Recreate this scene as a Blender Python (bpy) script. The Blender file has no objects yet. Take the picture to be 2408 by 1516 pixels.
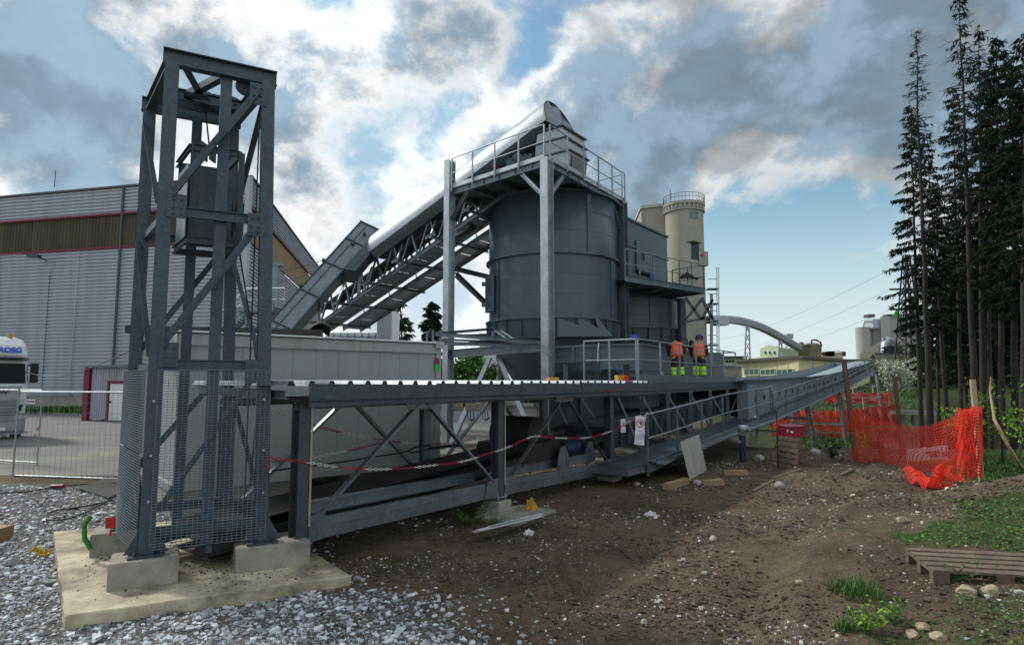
import bpy, bmesh, math, random
import numpy as np
from mathutils import Vector, Matrix, noise as mnoise
R = math.radians
SC = bpy.context.scene
COL = SC.collection
EYE = 2.2
FPX = 1450.0
TILT = math.atan(137.0/FPX)
CP, SP = math.cos(TILT), math.sin(TILT)
UP = Vector((0, 0, 1))
rnd = random.Random(7)

# ---- from a sighting to a real point: bearing of the sighting plus a known distance / level / wall line
def _ray(px, py):
    cx = (px-1204.0)/FPX; cy = (758.0-py)/FPX
    return Vector((cx, CP-cy*SP, SP+cy*CP))
def P(px, py, Y):
    d = _ray(px, py); s = Y/d.y
    return Vector((d.x*s, Y, EYE+d.z*s))
def G(px, py, z=0.0):
    d = _ray(px, py); s = (z-EYE)/d.z
    return Vector((d.x*s, d.y*s, z))
def V(px, py, A, dr):
    d = _ray(px, py)
    # d.x s = A.x + dr.x t ; d.y s = A.y + dr.y t
    det = -d.x*dr[1] + d.y*dr[0]
    s = (-A[0]*dr[1] + A[1]*dr[0])/det
    return Vector((d.x*s, d.y*s, EYE+d.z*s))
def PX(px, Y):
    return (px-1204.0)/FPX*Y*1.0 / (CP)  # near enough at eye level
def lerp(a, b, t): return a+(b-a)*t
def sstep(a, b, x):
    t = max(0.0, min(1.0, (x-a)/(b-a))) if b != a else float(x >= a)
    return t*t*(3-2*t)

# ---- mesh builder
class MB:
    def __init__(s): s.v = []; s.f = []; s.m = []; s.smooth = []
    def add(s, verts, faces, m=0, sm=False):
        o = len(s.v); s.v.extend([tuple(v) for v in verts])
        for f in faces:
            s.f.append(tuple(i+o for i in f)); s.m.append(m); s.smooth.append(sm)
        return s
    def box(s, c, size, rot=None, m=0):
        x, y, z = [k/2 for k in size]; c = Vector(c)
        vs = [Vector((a*x, b*y, d*z)) for a in (-1, 1) for b in (-1, 1) for d in (-1, 1)]
        if rot is not None: vs = [rot @ v for v in vs]
        return s.add([v+c for v in vs], [(0, 1, 3, 2), (4, 6, 7, 5), (0, 4, 5, 1), (2, 3, 7, 6), (0, 2, 6, 4), (1, 5, 7, 3)], m)
    def hexa(s, b, t, m=0):
        n = len(b)
        fs = [tuple(range(n-1, -1, -1)), tuple(range(n, 2*n))]+[(i, (i+1) % n, n+(i+1) % n, n+i) for i in range(n)]
        return s.add(list(b)+list(t), fs, m)
    def sweep(s, p0, p1, sec, up=UP, m=0, sm=False, cap=True):
        p0 = Vector(p0); p1 = Vector(p1); a = (p1-p0)
        if a.length < 1e-6: return s
        a.normalize(); up = Vector(up)
        if abs(a.dot(up.normalized())) > .98: up = Vector((0, 1, 0)) if abs(a.y) < .9 else Vector((1, 0, 0))
        sd = a.cross(up).normalized(); u = sd.cross(a)
        n = len(sec)
        vs = [p0+sd*x+u*y for x, y in sec]+[p1+sd*x+u*y for x, y in sec]
        fs = [(i, (i+1) % n, n+(i+1) % n, n+i) for i in range(n)]
        if cap: fs += [tuple(range(n-1, -1, -1)), tuple(range(n, 2*n))]
        return s.add(vs, fs, m, sm)
    def bar(s, p0, p1, w, h=None, up=UP, m=0):
        h = w if h is None else h
        return s.sweep(p0, p1, [(-w/2, -h/2), (w/2, -h/2), (w/2, h/2), (-w/2, h/2)], up, m)
    def ibeam(s, p0, p1, w, h, t=.012, up=UP, m=0):
        a, b = w/2, h/2
        sec = [(-a, -b), (a, -b), (a, -b+t), (t/2, -b+t), (t/2, b-t), (a, b-t), (a, b), (-a, b), (-a, b-t), (-t/2, b-t), (-t/2, -b+t), (-a, -b+t)]
        return s.sweep(p0, p1, sec, up, m)
    def chan(s, p0, p1, w, h, t=.01, up=UP, m=0):   # open to +side
        b = h/2
        sec = [(0, -b), (w, -b), (w, -b+t), (t, -b+t), (t, b-t), (w, b-t), (w, b), (0, b)]
        return s.sweep(p0, p1, sec, up, m)
    def angle(s, p0, p1, w, t=.009, up=UP, m=0):
        return s.sweep(p0, p1, [(0, 0), (w, 0), (w, t), (t, t), (t, w), (0, w)], up, m)
    def rod(s, p0, p1, r, n=8, m=0, r1=None):
        r1 = r if r1 is None else r1
        p0 = Vector(p0); p1 = Vector(p1); a = (p1-p0).normalized()
        up = UP if abs(a.z) < .95 else Vector((1, 0, 0))
        sd = a.cross(up).normalized(); u = sd.cross(a)
        vs = []
        for p, q in ((p0, r), (p1, r1)):
            for i in range(n):
                g = 2*math.pi*i/n; vs.append(p+sd*(q*math.cos(g))+u*(q*math.sin(g)))
        fs = [(i, (i+1) % n, n+(i+1) % n, n+i) for i in range(n)]
        s.add(vs, fs, m, True)
        s.add(vs[:n], [tuple(range(n-1, -1, -1))], m); s.add(vs[n:], [tuple(range(n))], m)
        return s
    def tube(s, pts, r, n=8, m=0, rs=None, closed=False):
        pts = [Vector(p) for p in pts]; k = len(pts); vs = []
        last = None
        for i, p in enumerate(pts):
            if closed: a = pts[(i+1) % k]-pts[i-1]
            else: a = pts[min(i+1, k-1)]-pts[max(i-1, 0)]
            a.normalize()
            if last is None:
                up = UP if abs(a.z) < .9 else Vector((1, 0, 0))
                sd = a.cross(up).normalized()
            else:
                sd = (last-a*last.dot(a)).normalized()
            last = sd; u = sd.cross(a)
            q = rs[i] if rs else r
            for j in range(n):
                g = 2*math.pi*j/n; vs.append(p+sd*(q*math.cos(g))+u*(q*math.sin(g)))
        fs = []
        for i in range(k if closed else k-1):
            i2 = (i+1) % k
            for j in range(n): fs.append((i*n+j, i*n+(j+1) % n, i2*n+(j+1) % n, i2*n+j))
        s.add(vs, fs, m, True)
        if not closed:
            s.add(vs[:n], [tuple(range(n-1, -1, -1))], m); s.add(vs[-n:], [tuple(range(n))], m)
        return s
    def lathe(s, c, prof, n=32, m=0, sm=True, a0=0, a1=2*math.pi):
        c = Vector(c); full = abs(a1-a0-2*math.pi) < 1e-6; k = n if full else n+1; vs = []
        for r, z in prof:
            for i in range(k):
                g = a0+(a1-a0)*i/n; vs.append(c+Vector((r*math.cos(g), r*math.sin(g), z)))
        fs = []
        for q in range(len(prof)-1):
            for i in range(n):
                i2 = (i+1) % k
                fs.append((q*k+i, q*k+i2, (q+1)*k+i2, (q+1)*k+i))
        return s.add(vs, fs, m, sm)
    def quad(s, a, b, c, d, m=0): return s.add([a, b, c, d], [(0, 1, 2, 3)], m)
    def plate(s, pts, th, m=0):
        pts = [Vector(p) for p in pts]
        n = (pts[1]-pts[0]).cross(pts[2]-pts[0]).normalized()*(th/2)
        return s.hexa([p-n for p in pts], [p+n for p in pts], m)
    def grid(s, fn, nu, nv, m=0, sm=True):
        vs = [fn(i/nu, j/nv) for j in range(nv+1) for i in range(nu+1)]
        k = nu+1
        return s.add(vs, [(j*k+i, j*k+i+1, (j+1)*k+i+1, (j+1)*k+i) for j in range(nv) for i in range(nu)], m, sm)
    def build(s, name, mat, parent=None, org=None):
        me = bpy.data.meshes.new(name)
        v = np.array(s.v, dtype=float) if s.v else np.zeros((0, 3))
        if parent is not None: o = Vector(parent['_o']); loc = (0, 0, 0)
        else:
            if org is None and len(v):
                lo, hi = v.min(0), v.max(0); org = ((lo[0]+hi[0])/2, (lo[1]+hi[1])/2, lo[2])
            o = Vector(org or (0, 0, 0)); loc = o
        v = v-np.array(o)
        me.from_pydata(v.tolist(), [], s.f); me.validate()
        for mt in (mat if isinstance(mat, (list, tuple)) else [mat]): me.materials.append(mt)
        if len(me.polygons) == len(s.m):
            me.polygons.foreach_set('material_index', s.m); me.polygons.foreach_set('use_smooth', s.smooth)
        me.update()
        ob = bpy.data.objects.new(name, me); COL.objects.link(ob); ob.location = loc
        if parent is not None: ob.parent = parent
        ob['_o'] = tuple(o)
        return ob
def empty(name, loc):
    o = bpy.data.objects.new(name, None); COL.objects.link(o); o.location = loc; o['_o'] = tuple(loc); o.empty_display_size = .2
    return o
def tag(o, label=None, cat=None, group=None, kind=None):
    if label: o['label'] = label
    if cat: o['category'] = cat
    if group: o['group'] = group
    if kind: o['kind'] = kind
    return o
def thing(name, loc, label, cat, group=None): return tag(empty(name, loc), label, cat, group)
def copy_tree(o, loc, label=None, rz=None):
    c = o.copy(); COL.objects.link(c); c.location = loc
    if rz is not None: c.rotation_euler.z = rz
    if label: c['label'] = label
    for ch in [q for q in bpy.data.objects if q.parent == o]:
        d = ch.copy(); COL.objects.link(d); d.parent = c
        for g in [q for q in bpy.data.objects if q.parent == ch]:
            e = g.copy(); COL.objects.link(e); e.parent = d
    return c

# ---- materials
M = {}
def mat(name, col, rough=.6, metal=0.0, var=.12, scale=3.0, bump=0.0, bscale=40.0, spec=.5, dirt=None, dirtamt=.4, streak=False, coord='Object', alpha=1):
    m = bpy.data.materials.new(name); m.use_nodes = True; nt = m.node_tree; N = nt.nodes; L = nt.links
    b = N['Principled BSDF']; b.inputs['Roughness'].default_value = rough; b.inputs['Metallic'].default_value = metal
    b.inputs['Specular IOR Level'].default_value = spec
    tc = N.new('ShaderNodeTexCoord'); mp = N.new('ShaderNodeMapping'); L.new(tc.outputs[coord], mp.inputs[0])
    n1 = N.new('ShaderNodeTexNoise'); n1.inputs['Scale'].default_value = scale; n1.inputs['Detail'].default_value = 6; n1.inputs['Roughness'].default_value = .65
    L.new(mp.outputs[0], n1.inputs[0])
    cr = N.new('ShaderNodeValToRGB'); L.new(n1.outputs[0], cr.inputs[0])
    c = Vector(col[:3])
    cr.color_ramp.elements[0].position = .3; cr.color_ramp.elements[1].position = .7
    cr.color_ramp.elements[0].color = (*(c*(1-var)), 1); cr.color_ramp.elements[1].color = (*(c*(1+var)), 1)
    out = cr.outputs[0]
    if dirt is not None:
        n2 = N.new('ShaderNodeTexNoise'); n2.inputs['Scale'].default_value = scale*.6; n2.inputs['Detail'].default_value = 8; n2.inputs['Roughness'].default_value = .7
        mp2 = N.new('ShaderNodeMapping'); L.new(tc.outputs[coord], mp2.inputs[0])
        if streak: mp2.inputs['Scale'].default_value = (4, 4, .25)
        mp2.inputs['Location'].default_value = (3.1, 7.7, 1.3)
        L.new(mp2.outputs[0], n2.inputs[0])
        r2 = N.new('ShaderNodeValToRGB'); L.new(n2.outputs[0], r2.inputs[0])
        r2.color_ramp.elements[0].position = .48; r2.color_ramp.elements[1].position = .72
        r2.color_ramp.elements[0].color = (0, 0, 0, 1); r2.color_ramp.elements[1].color = (dirtamt,)*3+(1,)
        mx = N.new('ShaderNodeMix'); mx.data_type = 'RGBA'; L.new(r2.outputs[0], mx.inputs[0]); L.new(out, mx.inputs[6]); mx.inputs[7].default_value = (*dirt, 1)
        out = mx.outputs[2]
    L.new(out, b.inputs['Base Color'])
    # roughness variation
    mr = N.new('ShaderNodeMapRange'); L.new(n1.outputs[0], mr.inputs[0]); mr.inputs[3].default_value = max(.05, rough-.1); mr.inputs[4].default_value = min(1, rough+.12)
    L.new(mr.outputs[0], b.inputs['Roughness'])
    if bump:
        n3 = N.new('ShaderNodeTexNoise'); n3.inputs['Scale'].default_value = bscale; n3.inputs['Detail'].default_value = 5
        L.new(mp.outputs[0], n3.inputs[0])
        bp = N.new('ShaderNodeBump'); bp.inputs['Strength'].default_value = bump; bp.inputs['Distance'].default_value = .02; L.new(n3.outputs[0], bp.inputs['Height']); L.new(bp.outputs[0], b.inputs['Normal'])
    M[name] = m
    return m
def galv(name, col, rough=.42, metal=.75):
    m = mat(name, col, rough, metal, .16, 2.2, dirt=tuple(k*.55 for k in col), dirtamt=.45)
    nt = m.node_tree; N = nt.nodes; L = nt.links; b = N['Principled BSDF']
    vo = N.new('ShaderNodeTexVoronoi'); vo.inputs['Scale'].default_value = 28; tc = [n for n in N if n.type == 'TEX_COORD'][0]
    L.new(tc.outputs['Object'], vo.inputs['Vector'])
    src = b.inputs['Base Color'].links[0].from_socket
    hs = N.new('ShaderNodeHueSaturation'); L.new(src, hs.inputs['Color'])
    mr = N.new('ShaderNodeMapRange'); L.new(vo.outputs['Color'], mr.inputs[0]); mr.inputs[3].default_value = .82; mr.inputs[4].default_value = 1.18
    L.new(mr.outputs[0], hs.inputs['Value']); L.new(hs.outputs[0], b.inputs['Base Color'])
    return m
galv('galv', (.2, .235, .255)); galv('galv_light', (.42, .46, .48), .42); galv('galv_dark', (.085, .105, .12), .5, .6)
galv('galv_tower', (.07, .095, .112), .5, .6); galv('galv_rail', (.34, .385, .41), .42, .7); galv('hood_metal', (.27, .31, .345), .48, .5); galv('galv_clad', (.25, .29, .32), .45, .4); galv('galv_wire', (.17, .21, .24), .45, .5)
galv('alu_cover', (.45, .5, .54), .36, .8)
mat('anthracite', (.066, .095, .116), .34, 0, .16, 1.1, dirt=(.1, .11, .115), dirtamt=.5, spec=.5, streak=True, bump=.06, bscale=2.2)
mat('anthracite_box', (.085, .122, .142), .4, 0, .1, 1.8, dirt=(.14, .15, .15), dirtamt=.4)
mat('container', (.31, .33, .33), .45, 0, .05, .9, dirt=(.23, .235, .22), dirtamt=.45, streak=True)
mat('container_trim', (.34, .355, .34), .5, 0, .06, 2, dirt=(.2, .19, .15), dirtamt=.5, streak=True)
mat('roof_felt', (.05, .05, .05), .9, 0, .3, 3)
mat('cladding', (.42, .45, .49), .5, .15, .08, .35, dirt=(.22, .21, .19), dirtamt=.6, streak=True)
mat('band_brown', (.06, .05, .028), .7, 0, .25, .6, dirt=(.16, .14, .08), dirtamt=.6, streak=True)
mat('band_ochre', (.3, .23, .11), .7, 0, .2, .6, dirt=(.16, .07, .03), dirtamt=.8, streak=True)
mat('trim_red', (.17, .01, .035), .5, 0, .15, 2)
mat('concrete', (.33, .31, .27), .85, 0, .2, 4, bump=.5, bscale=60, dirt=(.12, .11, .095), dirtamt=.7)
mat('concrete_slab', (.6, .545, .385), .85, 0, .1, 1.6, bump=.35, bscale=45, dirt=(.13, .1, .07), dirtamt=.85)
for e_ in [n for n in M['concrete_slab'].node_tree.nodes if n.type == 'VALTORGB'][1:]: e_.color_ramp.elements[0].position = .4; e_.color_ramp.elements[1].position = .6
mat('concrete_far', (.34, .33, .27), .85, 0, .1, .25, dirt=(.22, .21, .17), dirtamt=.6, streak=True)
mat('concrete_grey', (.42, .42, .39), .85, 0, .08, .15, dirt=(.22, .21, .19), dirtamt=.6, streak=True)
mat('white_paint', (.7, .73, .72), .3, 0, .05, 1.5, dirt=(.45, .45, .42), dirtamt=.3)
mat('truck_grey', (.3, .32, .34), .35, .2, .08, 2)
mat('glass_dark', (.006, .009, .011), .12, 0, .1, 1, spec=.12)
mat('glass_green', (.05, .13, .12), .12, 0, .35, .8, spec=.8)
mat('black', (.012, .013, .014), .6, 0, .2, 4)
mat('rubber', (.02, .021, .022), .8, 0, .3, 3, dirt=(.06, .055, .05), dirtamt=.4)
mat('amber', (.55, .2, .02), .3)
mat('blue_text', (.02, .05, .5), .5); mat('red_paint', (.5, .012, .02), .45, 0, .1, 4); mat('crimson', (.24, .008, .03), .45, 0, .12, 4, dirt=(.1, .01, .02), dirtamt=.4)
mat('blue_paint', (.02, .08, .4), .4); mat('navy', (.012, .025, .075), .4, 0, .1, 5)
mat('yellow', (.5, .3, .03), .6, 0, .2, 9); mat('green_paint', (.03, .2, .02), .5); mat('sticker_green', (.03, .4, .03), .5)
mat('chain_red', (.35, .012, .035), .45); mat('chain_white', (.7, .68, .66), .45)
mat('paper', (.72, .73, .78), .7, 0, .03, 3); mat('ink', (.03, .03, .035), .7); mat('ink_grey', (.35, .35, .38), .8)
mat('yellow_wall', (.74, .68, .42), .75, 0, .06, .3, dirt=(.35, .31, .19), dirtamt=.5, streak=True)
mat('green_wall', (.52, .62, .42), .7, 0, .06, .3, dirt=(.3, .33, .24), dirtamt=.4, streak=True)
mat('beige_wall', (.62, .57, .45), .75, 0, .07, .2, dirt=(.33, .29, .22), dirtamt=.5, streak=True)
mat('roof_dark', (.11, .105, .1), .8, 0, .2, .8)
mat('roof_pale', (.5, .47, .41), .7, 0, .08, .3)
mat('rust_tank', (.25, .23, .15), .8, 0, .35, 1.2, dirt=(.1, .055, .025), dirtamt=.9, streak=True)
mat('rust', (.16, .08, .05), .8, 0, .3, 3); mat('steel_pale', (.42, .46, .49), .5, .4, .08, 2)
mat('pylon', (.035, .04, .036), .8, 0, .15, 2)
mat('orange_net', (.88, .075, .05), .5, 0, .1, 3, spec=.3)
mat('red_net', (.6, .05, .07), .55, 0, .2, 1.5, spec=.3)
for nm, c in (('orange_net', (.92, .07, .04)), ('red_net', (.7, .05, .06))):   # thin plastic lets light through
    nt = M[nm].node_tree; N = nt.nodes; L = nt.links; tb = N.new('ShaderNodeBsdfTranslucent'); tb.inputs[0].default_value = (*c, 1); mx = N.new('ShaderNodeMixShader'); mx.inputs[0].default_value = .45
    L.new(N['Principled BSDF'].outputs[0], mx.inputs[1]); L.new(tb.outputs[0], mx.inputs[2]); L.new(mx.outputs[0], N['Material Output'].inputs[0])
mat('wood_post', (.13, .075, .04), .8, 0, .3, 6, dirt=(.05, .03, .02), dirtamt=.5, streak=True)
mat('wood_grey', (.16, .125, .085), .85, 0, .25, 7, bump=.4, bscale=30, dirt=(.06, .05, .04), dirtamt=.7)
mat('wood_new', (.34, .22, .12), .8, 0, .2, 7, bump=.2, bscale=30)
mat('wood_pale', (.42, .33, .2), .8, 0, .15, 5)
mat('bark', (.028, .024, .02), .95, 0, .4, 6, bump=.9, bscale=25, dirt=(.065, .056, .046), dirtamt=.6)
mat('needle', (.013, .025, .012), .85, 0, .4, .7, spec=.1); mat('needle_mid', (.024, .05, .022), .85, 0, .4, .8, spec=.1)
mat('needle_far', (.035, .06, .03), .9, 0, .35, .3, spec=.1)
mat('leaf_spring', (.16, .3, .03), .6, 0, .3, 3, spec=.3); mat('leaf', (.055, .15, .025), .6, 0, .4, 2.5, spec=.3)
mat('grass_blade', (.065, .14, .028), .65, 0, .45, 1.5, spec=.3); mat('blossom', (.5, .54, .42), .7, 0, .2, 2)
mat('stone', (.35, .35, .34), .8, 0, .25, 10, bump=.4, bscale=25, dirt=(.16, .13, .1), dirtamt=.6)
mat('stone_ochre', (.38, .31, .2), .85, 0, .2, 8, bump=.4, bscale=25)
mat('vest', (1.0, .11, .012), .55, 0, .05, 8); mat('vest_stripe', (.3, .3, .3), .35, 0, .05, 8)
mat('hivis', (.36, .9, .015), .55, 0, .06, 8); mat('maroon', (.07, .006, .02), .8, 0, .2, 8); mat('black_cloth', (.01, .01, .013), .85, 0, .2, 8)
mat('skin', (.45, .25, .17), .5, 0, .05, 9); mat('hair', (.02, .015, .012), .6)
mat('helmet', (.01, .07, .55), .25, 0, .04, 5); mat('timber_pale', (.5, .46, .38), .8, 0, .1, 5)
mat('fibre_sheet', (.34, .35, .3), .6, 0, .07, 3, dirt=(.22, .22, .18), dirtamt=.4)
def per_island(mname, lo, hi):
    nt = M[mname].node_tree; N = nt.nodes; L = nt.links; b = N['Principled BSDF']
    g = N.new('ShaderNodeNewGeometry'); mr = N.new('ShaderNodeMapRange'); L.new(g.outputs['Random Per Island'], mr.inputs[0]); mr.inputs[3].default_value = lo; mr.inputs[4].default_value = hi
    hs = N.new('ShaderNodeHueSaturation'); L.new(b.inputs['Base Color'].links[0].from_socket, hs.inputs['Color']); L.new(mr.outputs[0], hs.inputs['Value']); L.new(hs.outputs[0], b.inputs['Base Color'])
for nm, lo, hi in (('needle', .5, 1.7), ('needle_mid', .5, 1.7), ('needle_far', .6, 1.5), ('leaf', .5, 1.7), ('grass_blade', .5, 1.7), ('leaf_spring', .6, 1.4), ('blossom', .6, 1.2)): per_island(nm, lo, hi)
mat('gravel', (.43, .455, .48), .75, 0, .2, 12, dirt=(.2, .18, .15), dirtamt=.3); per_island('gravel', .25, 1.75)
mat('pebble', (.44, .43, .39), .8, 0, .2, 12, dirt=(.14, .11, .08), dirtamt=.6); per_island('pebble', .3, 1.7)
mat('clod', (.075, .058, .04), .95, 0, .3, 12); per_island('clod', .5, 1.7)
# ================= camera, light, sky =================
cam = bpy.data.cameras.new('Camera'); co = bpy.data.objects.new('Camera', cam); COL.objects.link(co)
co.location = (0, 0, EYE); co.rotation_euler = (math.pi/2+TILT, 0, 0)
cam.sensor_width = 36; cam.lens = 36*FPX/2408.0; cam.clip_start = .05; cam.clip_end = 3000
SC.camera = co
SUN_AZ, SUN_EL = R(-60), R(38)          # azimuth measured from +Y towards +X
sd = Vector((math.sin(SUN_AZ)*math.cos(SUN_EL), math.cos(SUN_AZ)*math.cos(SUN_EL), math.sin(SUN_EL)))
sl = bpy.data.lights.new('sun', 'SUN'); sl.energy = 2.2; sl.angle = R(8); sl.color = (1, .95, .86)
so = bpy.data.objects.new('sun', sl); COL.objects.link(so); so.rotation_euler = sd.to_track_quat('Z', 'Y').to_euler(); so.location = sd*50
W = bpy.data.worlds.new('World'); SC.world = W; W.use_nodes = True
nt = W.node_tree; N = nt.nodes; L = nt.links; bg = N['Background']; bg.inputs[1].default_value = .1
sky = N.new('ShaderNodeTexSky'); sky.sky_type = 'NISHITA'; sky.sun_disc = False; sky.sun_elevation = SUN_EL; sky.sun_rotation = SUN_AZ % (2*math.pi)
sky.air_density = 1.2; sky.dust_density = 1.6; sky.ozone_density = 2.0
tc = N.new('ShaderNodeTexCoord')
def math_(op, a, b=None, c=None, clamp=False):
    n = N.new('ShaderNodeMath'); n.operation = op; n.use_clamp = clamp
    for i, k in enumerate((a, b, c)):
        if k is None: continue
        if isinstance(k, (int, float)): n.inputs[i].default_value = k
        else: L.new(k, n.inputs[i])
    return n.outputs[0]
def vmath(op, a, b=None):
    n = N.new('ShaderNodeVectorMath'); n.operation = op
    for i, k in enumerate((a, b)):
        if k is None: continue
        if isinstance(k, (tuple, Vector)): n.inputs[i].default_value = k
        else: L.new(k, n.inputs[i])
    return n.outputs['Value'] if op == 'DOT_PRODUCT' else n.outputs[0]
def mrange(x, a, b, c=0, d=1, smooth=True):
    n = N.new('ShaderNodeMapRange'); n.interpolation_type = 'SMOOTHSTEP' if smooth else 'LINEAR'
    L.new(x, n.inputs[0])
    for i, k in enumerate((a, b, c, d)): n.inputs[i+1].default_value = k
    return n.outputs[0]
def noise(vec, scale, detail, rough, dist=0.0, off=(0, 0, 0)):
    v = vmath('ADD', vec, off); n = N.new('ShaderNodeTexNoise'); L.new(v, n.inputs[0])
    n.inputs['Scale'].default_value = scale; n.inputs['Detail'].default_value = detail; n.inputs['Roughness'].default_value = rough; n.inputs['Distortion'].default_value = dist
    return n
d0 = vmath('NORMALIZE', tc.outputs['Generated'])
wn = noise(d0, 2.6, 3, .5)
wv = vmath('SCALE', vmath('SUBTRACT', wn.outputs['Color'], (.5, .5, .5))); wv.node.inputs['Scale'].default_value = .1
dw = vmath('MULTIPLY', vmath('ADD', d0, wv), (1, 1, 1.35))
fb = noise(dw, 4.6, 14, .57, .0, (4.2, 1.7, .6)).outputs[0]
fb2 = noise(dw, 11.0, 10, .62, .0, (1.3, 5.2, 2.0)).outputs[0]
fb3 = noise(dw, 4.6, 5, .5, .0, (4.2-.035, 1.7+.02, .6+.05)).outputs[0]   # same cloud, looked at a step towards the sun: gives its lit rim
def sdir(px, py): return _ray(px, py).normalized()
def blob(px, py, rad, wt):
    dt = vmath('DOT_PRODUCT', d0, sdir(px, py) if not isinstance(px, Vector) else px.normalized())
    return mrange(dt, math.cos(R(rad)), 1.0, 0, wt)
# thick cloud banks (+) and clearings (-)
blobs = [(40, 60, 15, .2), (450, 50, 12, .2), (600, 60, 8, .12), (190, 300, 8, .2), (20, 260, 9, .1), (720, 480, 5, .22), (1020, 10, 8, .12), (1290, 190, 9, .13), (1540, 260, 12, .26), (1760, 180, 10, .14), (2000, 100, 12, .2), (2280, 90, 14, .22), (2420, 240, 14, .18), (1480, 400, 8, .16), (1720, 350, 9, .2), (1950, 300, 9, .16), (1180, 300, 6, .08),
         (1900, 520, 13, -.22), (2080, 600, 13, -.12), (690, 250, 5, -.16), (850, 330, 4, -.14), (1780, 640, 13, -.22), (870, 160, 8, .12), (640, 200, 8, .1), (300, 200, 10, .08), (900, 420, 8, .08), (1100, 180, 6, .12), (280, 120, 4, -.12), (480, 290, 6, -.1), (1870, 30, 5, -.12), (1080, 640, 10, -.06)]
dens = math_('ADD', math_('MULTIPLY', math_('SUBTRACT', fb, .5), 2.1), .5)
dens = math_('ADD', dens, math_('MULTIPLY', math_('SUBTRACT', fb2, .5), .55))
for bdef in blobs: dens = math_('ADD', dens, blob(*bdef))
alpha = mrange(dens, .24, .62)
thick = mrange(math_('ADD', dens, math_('MULTIPLY', math_('SUBTRACT', fb2, .5), .5)), .40, .88)
sunp = blob(520, 230, 40, 1.0)
rear = blob(Vector((.3, -1, .55)), 0, 100, 1.0)
rim = mrange(math_('SUBTRACT', fb, fb3), -.05, .07)
bright = math_('ADD', math_('ADD', .36, math_('MULTIPLY', rim, .3)), math_('ADD', math_('MULTIPLY', sunp, .46), math_('MULTIPLY', rear, .4)))
shade = math_('ADD', math_('ADD', .55, math_('MULTIPLY', rim, .4)), math_('ADD', math_('MULTIPLY', fb2, .6), math_('MULTIPLY', sunp, .25)))
def rgb(r, g, b):
    n = N.new('ShaderNodeRGB'); n.outputs[0].default_value = (r, g, b, 1); return n.outputs[0]
def mixc(f, a, b):
    n = N.new('ShaderNodeMix'); n.data_type = 'RGBA'; L.new(f, n.inputs[0]); L.new(a, n.inputs[6]); L.new(b, n.inputs[7]); return n.outputs[2]
def scol(c, f):
    n = N.new('ShaderNodeVectorMath'); n.operation = 'SCALE'; L.new(c, n.inputs[0])
    if isinstance(f, (int, float)): n.inputs['Scale'].default_value = f
    else: L.new(f, n.inputs['Scale'])
    return n.outputs[0]
white = scol(scol(rgb(1.0, .98, .95), bright), 10.0)
dark = scol(scol(rgb(.175, .245, .31), shade), 10.0)
cloud = mixc(thick, white, dark)
skyc = vmath('MINIMUM', vmath('MULTIPLY', sky.outputs[0], (.86, 1.08, 1.02)), (3.0, 4.5, 5.7))
# low band of pale air near the horizon
sep = N.new('ShaderNodeSeparateXYZ'); L.new(d0, sep.inputs[0])
low = mrange(sep.outputs[2], .0, .3, .8, 0)
skyc = mixc(low, skyc, scol(rgb(.60, .67, .72), 10.0))
L.new(mixc(alpha, skyc, cloud), bg.inputs[0])
vs_ = SC.view_settings; vs_.view_transform = 'Standard'; vs_.look = 'None'; vs_.exposure = .45; vs_.gamma = 1; vs_.use_curve_mapping = False
SC.render.engine = 'CYCLES'; SC.cycles.max_bounces = 6; SC.cycles.diffuse_bounces = 3; SC.cycles.use_denoising = True

# ================= ground =================
def gz(x, y):
    z = -.13+.13*sstep(9, 15, y)*(1 if x < 12 else 1)
    r2 = x*x+y*y
    z += .5*math.exp(-r2/12.0)
    z += .42*sstep(1.6, 5.0, x)*(1-sstep(7.0, 12.0, y))
    z += .62*math.exp(-((x-8.2)/2.3)**2-((y-9.2)/2.2)**2)
    z += .15*sstep(6, 9, x)*(1-sstep(14, 20, y))
    # hollow under the conveyor
    # pond to the right, far bank
    s = x-.655*y
    w = sstep(0.5, 4.0, s)*sstep(19.5, 23.5, y)*(1-sstep(78, 86, y))
    z = z*(1-w)+w*(-1.9)
    z += 5.2*sstep(84, 110, y)*sstep(-.2, .3, (x/max(y, 1))-.28)
    z += (.9*sstep(52, 78, y)*sstep(10, 16, x)-1.15*sstep(20, 29, y)*sstep(.30, .42, x/max(y, 1))*(1-sstep(42, 56, y)))*(1-w)
    # small natural relief
    if -12 < x < 16 and -3 < y < 30 and not (x < -5 and y > 13.5):
        k = mnoise.noise(Vector((x*.9, y*.9, 0)))*.035+mnoise.noise(Vector((x*2.6, y*2.6, 3)))*.022+mnoise.noise(Vector((x*7, y*7, 9)))*.008
        z += k
        # tyre ruts running away across the soil
        u = x*.83-y*.56
        z += -.07*math.exp(-((u+3.3)/.2)**2)-.07*math.exp(-((u+1.6)/.2)**2)+.045*math.exp(-((u+2.85)/.16)**2)+.04*math.exp(-((u+1.2)/.16)**2)-.05*math.exp(-((u+.3)/.2)**2)
    return z
def axis(pts):
    out = []
    for (a, b, st) in pts:
        n = max(1, int(round((b-a)/st))); out += [a+(b-a)*i/n for i in range(n)]
    out.append(pts[-1][1]); return out
gx = axis([(-700, -120, 60), (-120, -40, 8), (-40, -12, 2), (-12, -7, .3), (-7, 10, .085), (10, 16, .25), (16, 40, 1.2), (40, 120, 5), (120, 700, 60)])
gy = axis([(-20, 2, 1.5), (2, 4, .2), (4, 12, .085), (12, 18, .2), (18, 30, .6), (30, 60, 1.5), (60, 120, 2.5), (120, 300, 15), (300, 1500, 120)])
g = MB(); nx, ny = len(gx), len(gy)
g.v = [(x, y, gz(x, y)) for y in gy for x in gx]
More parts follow.
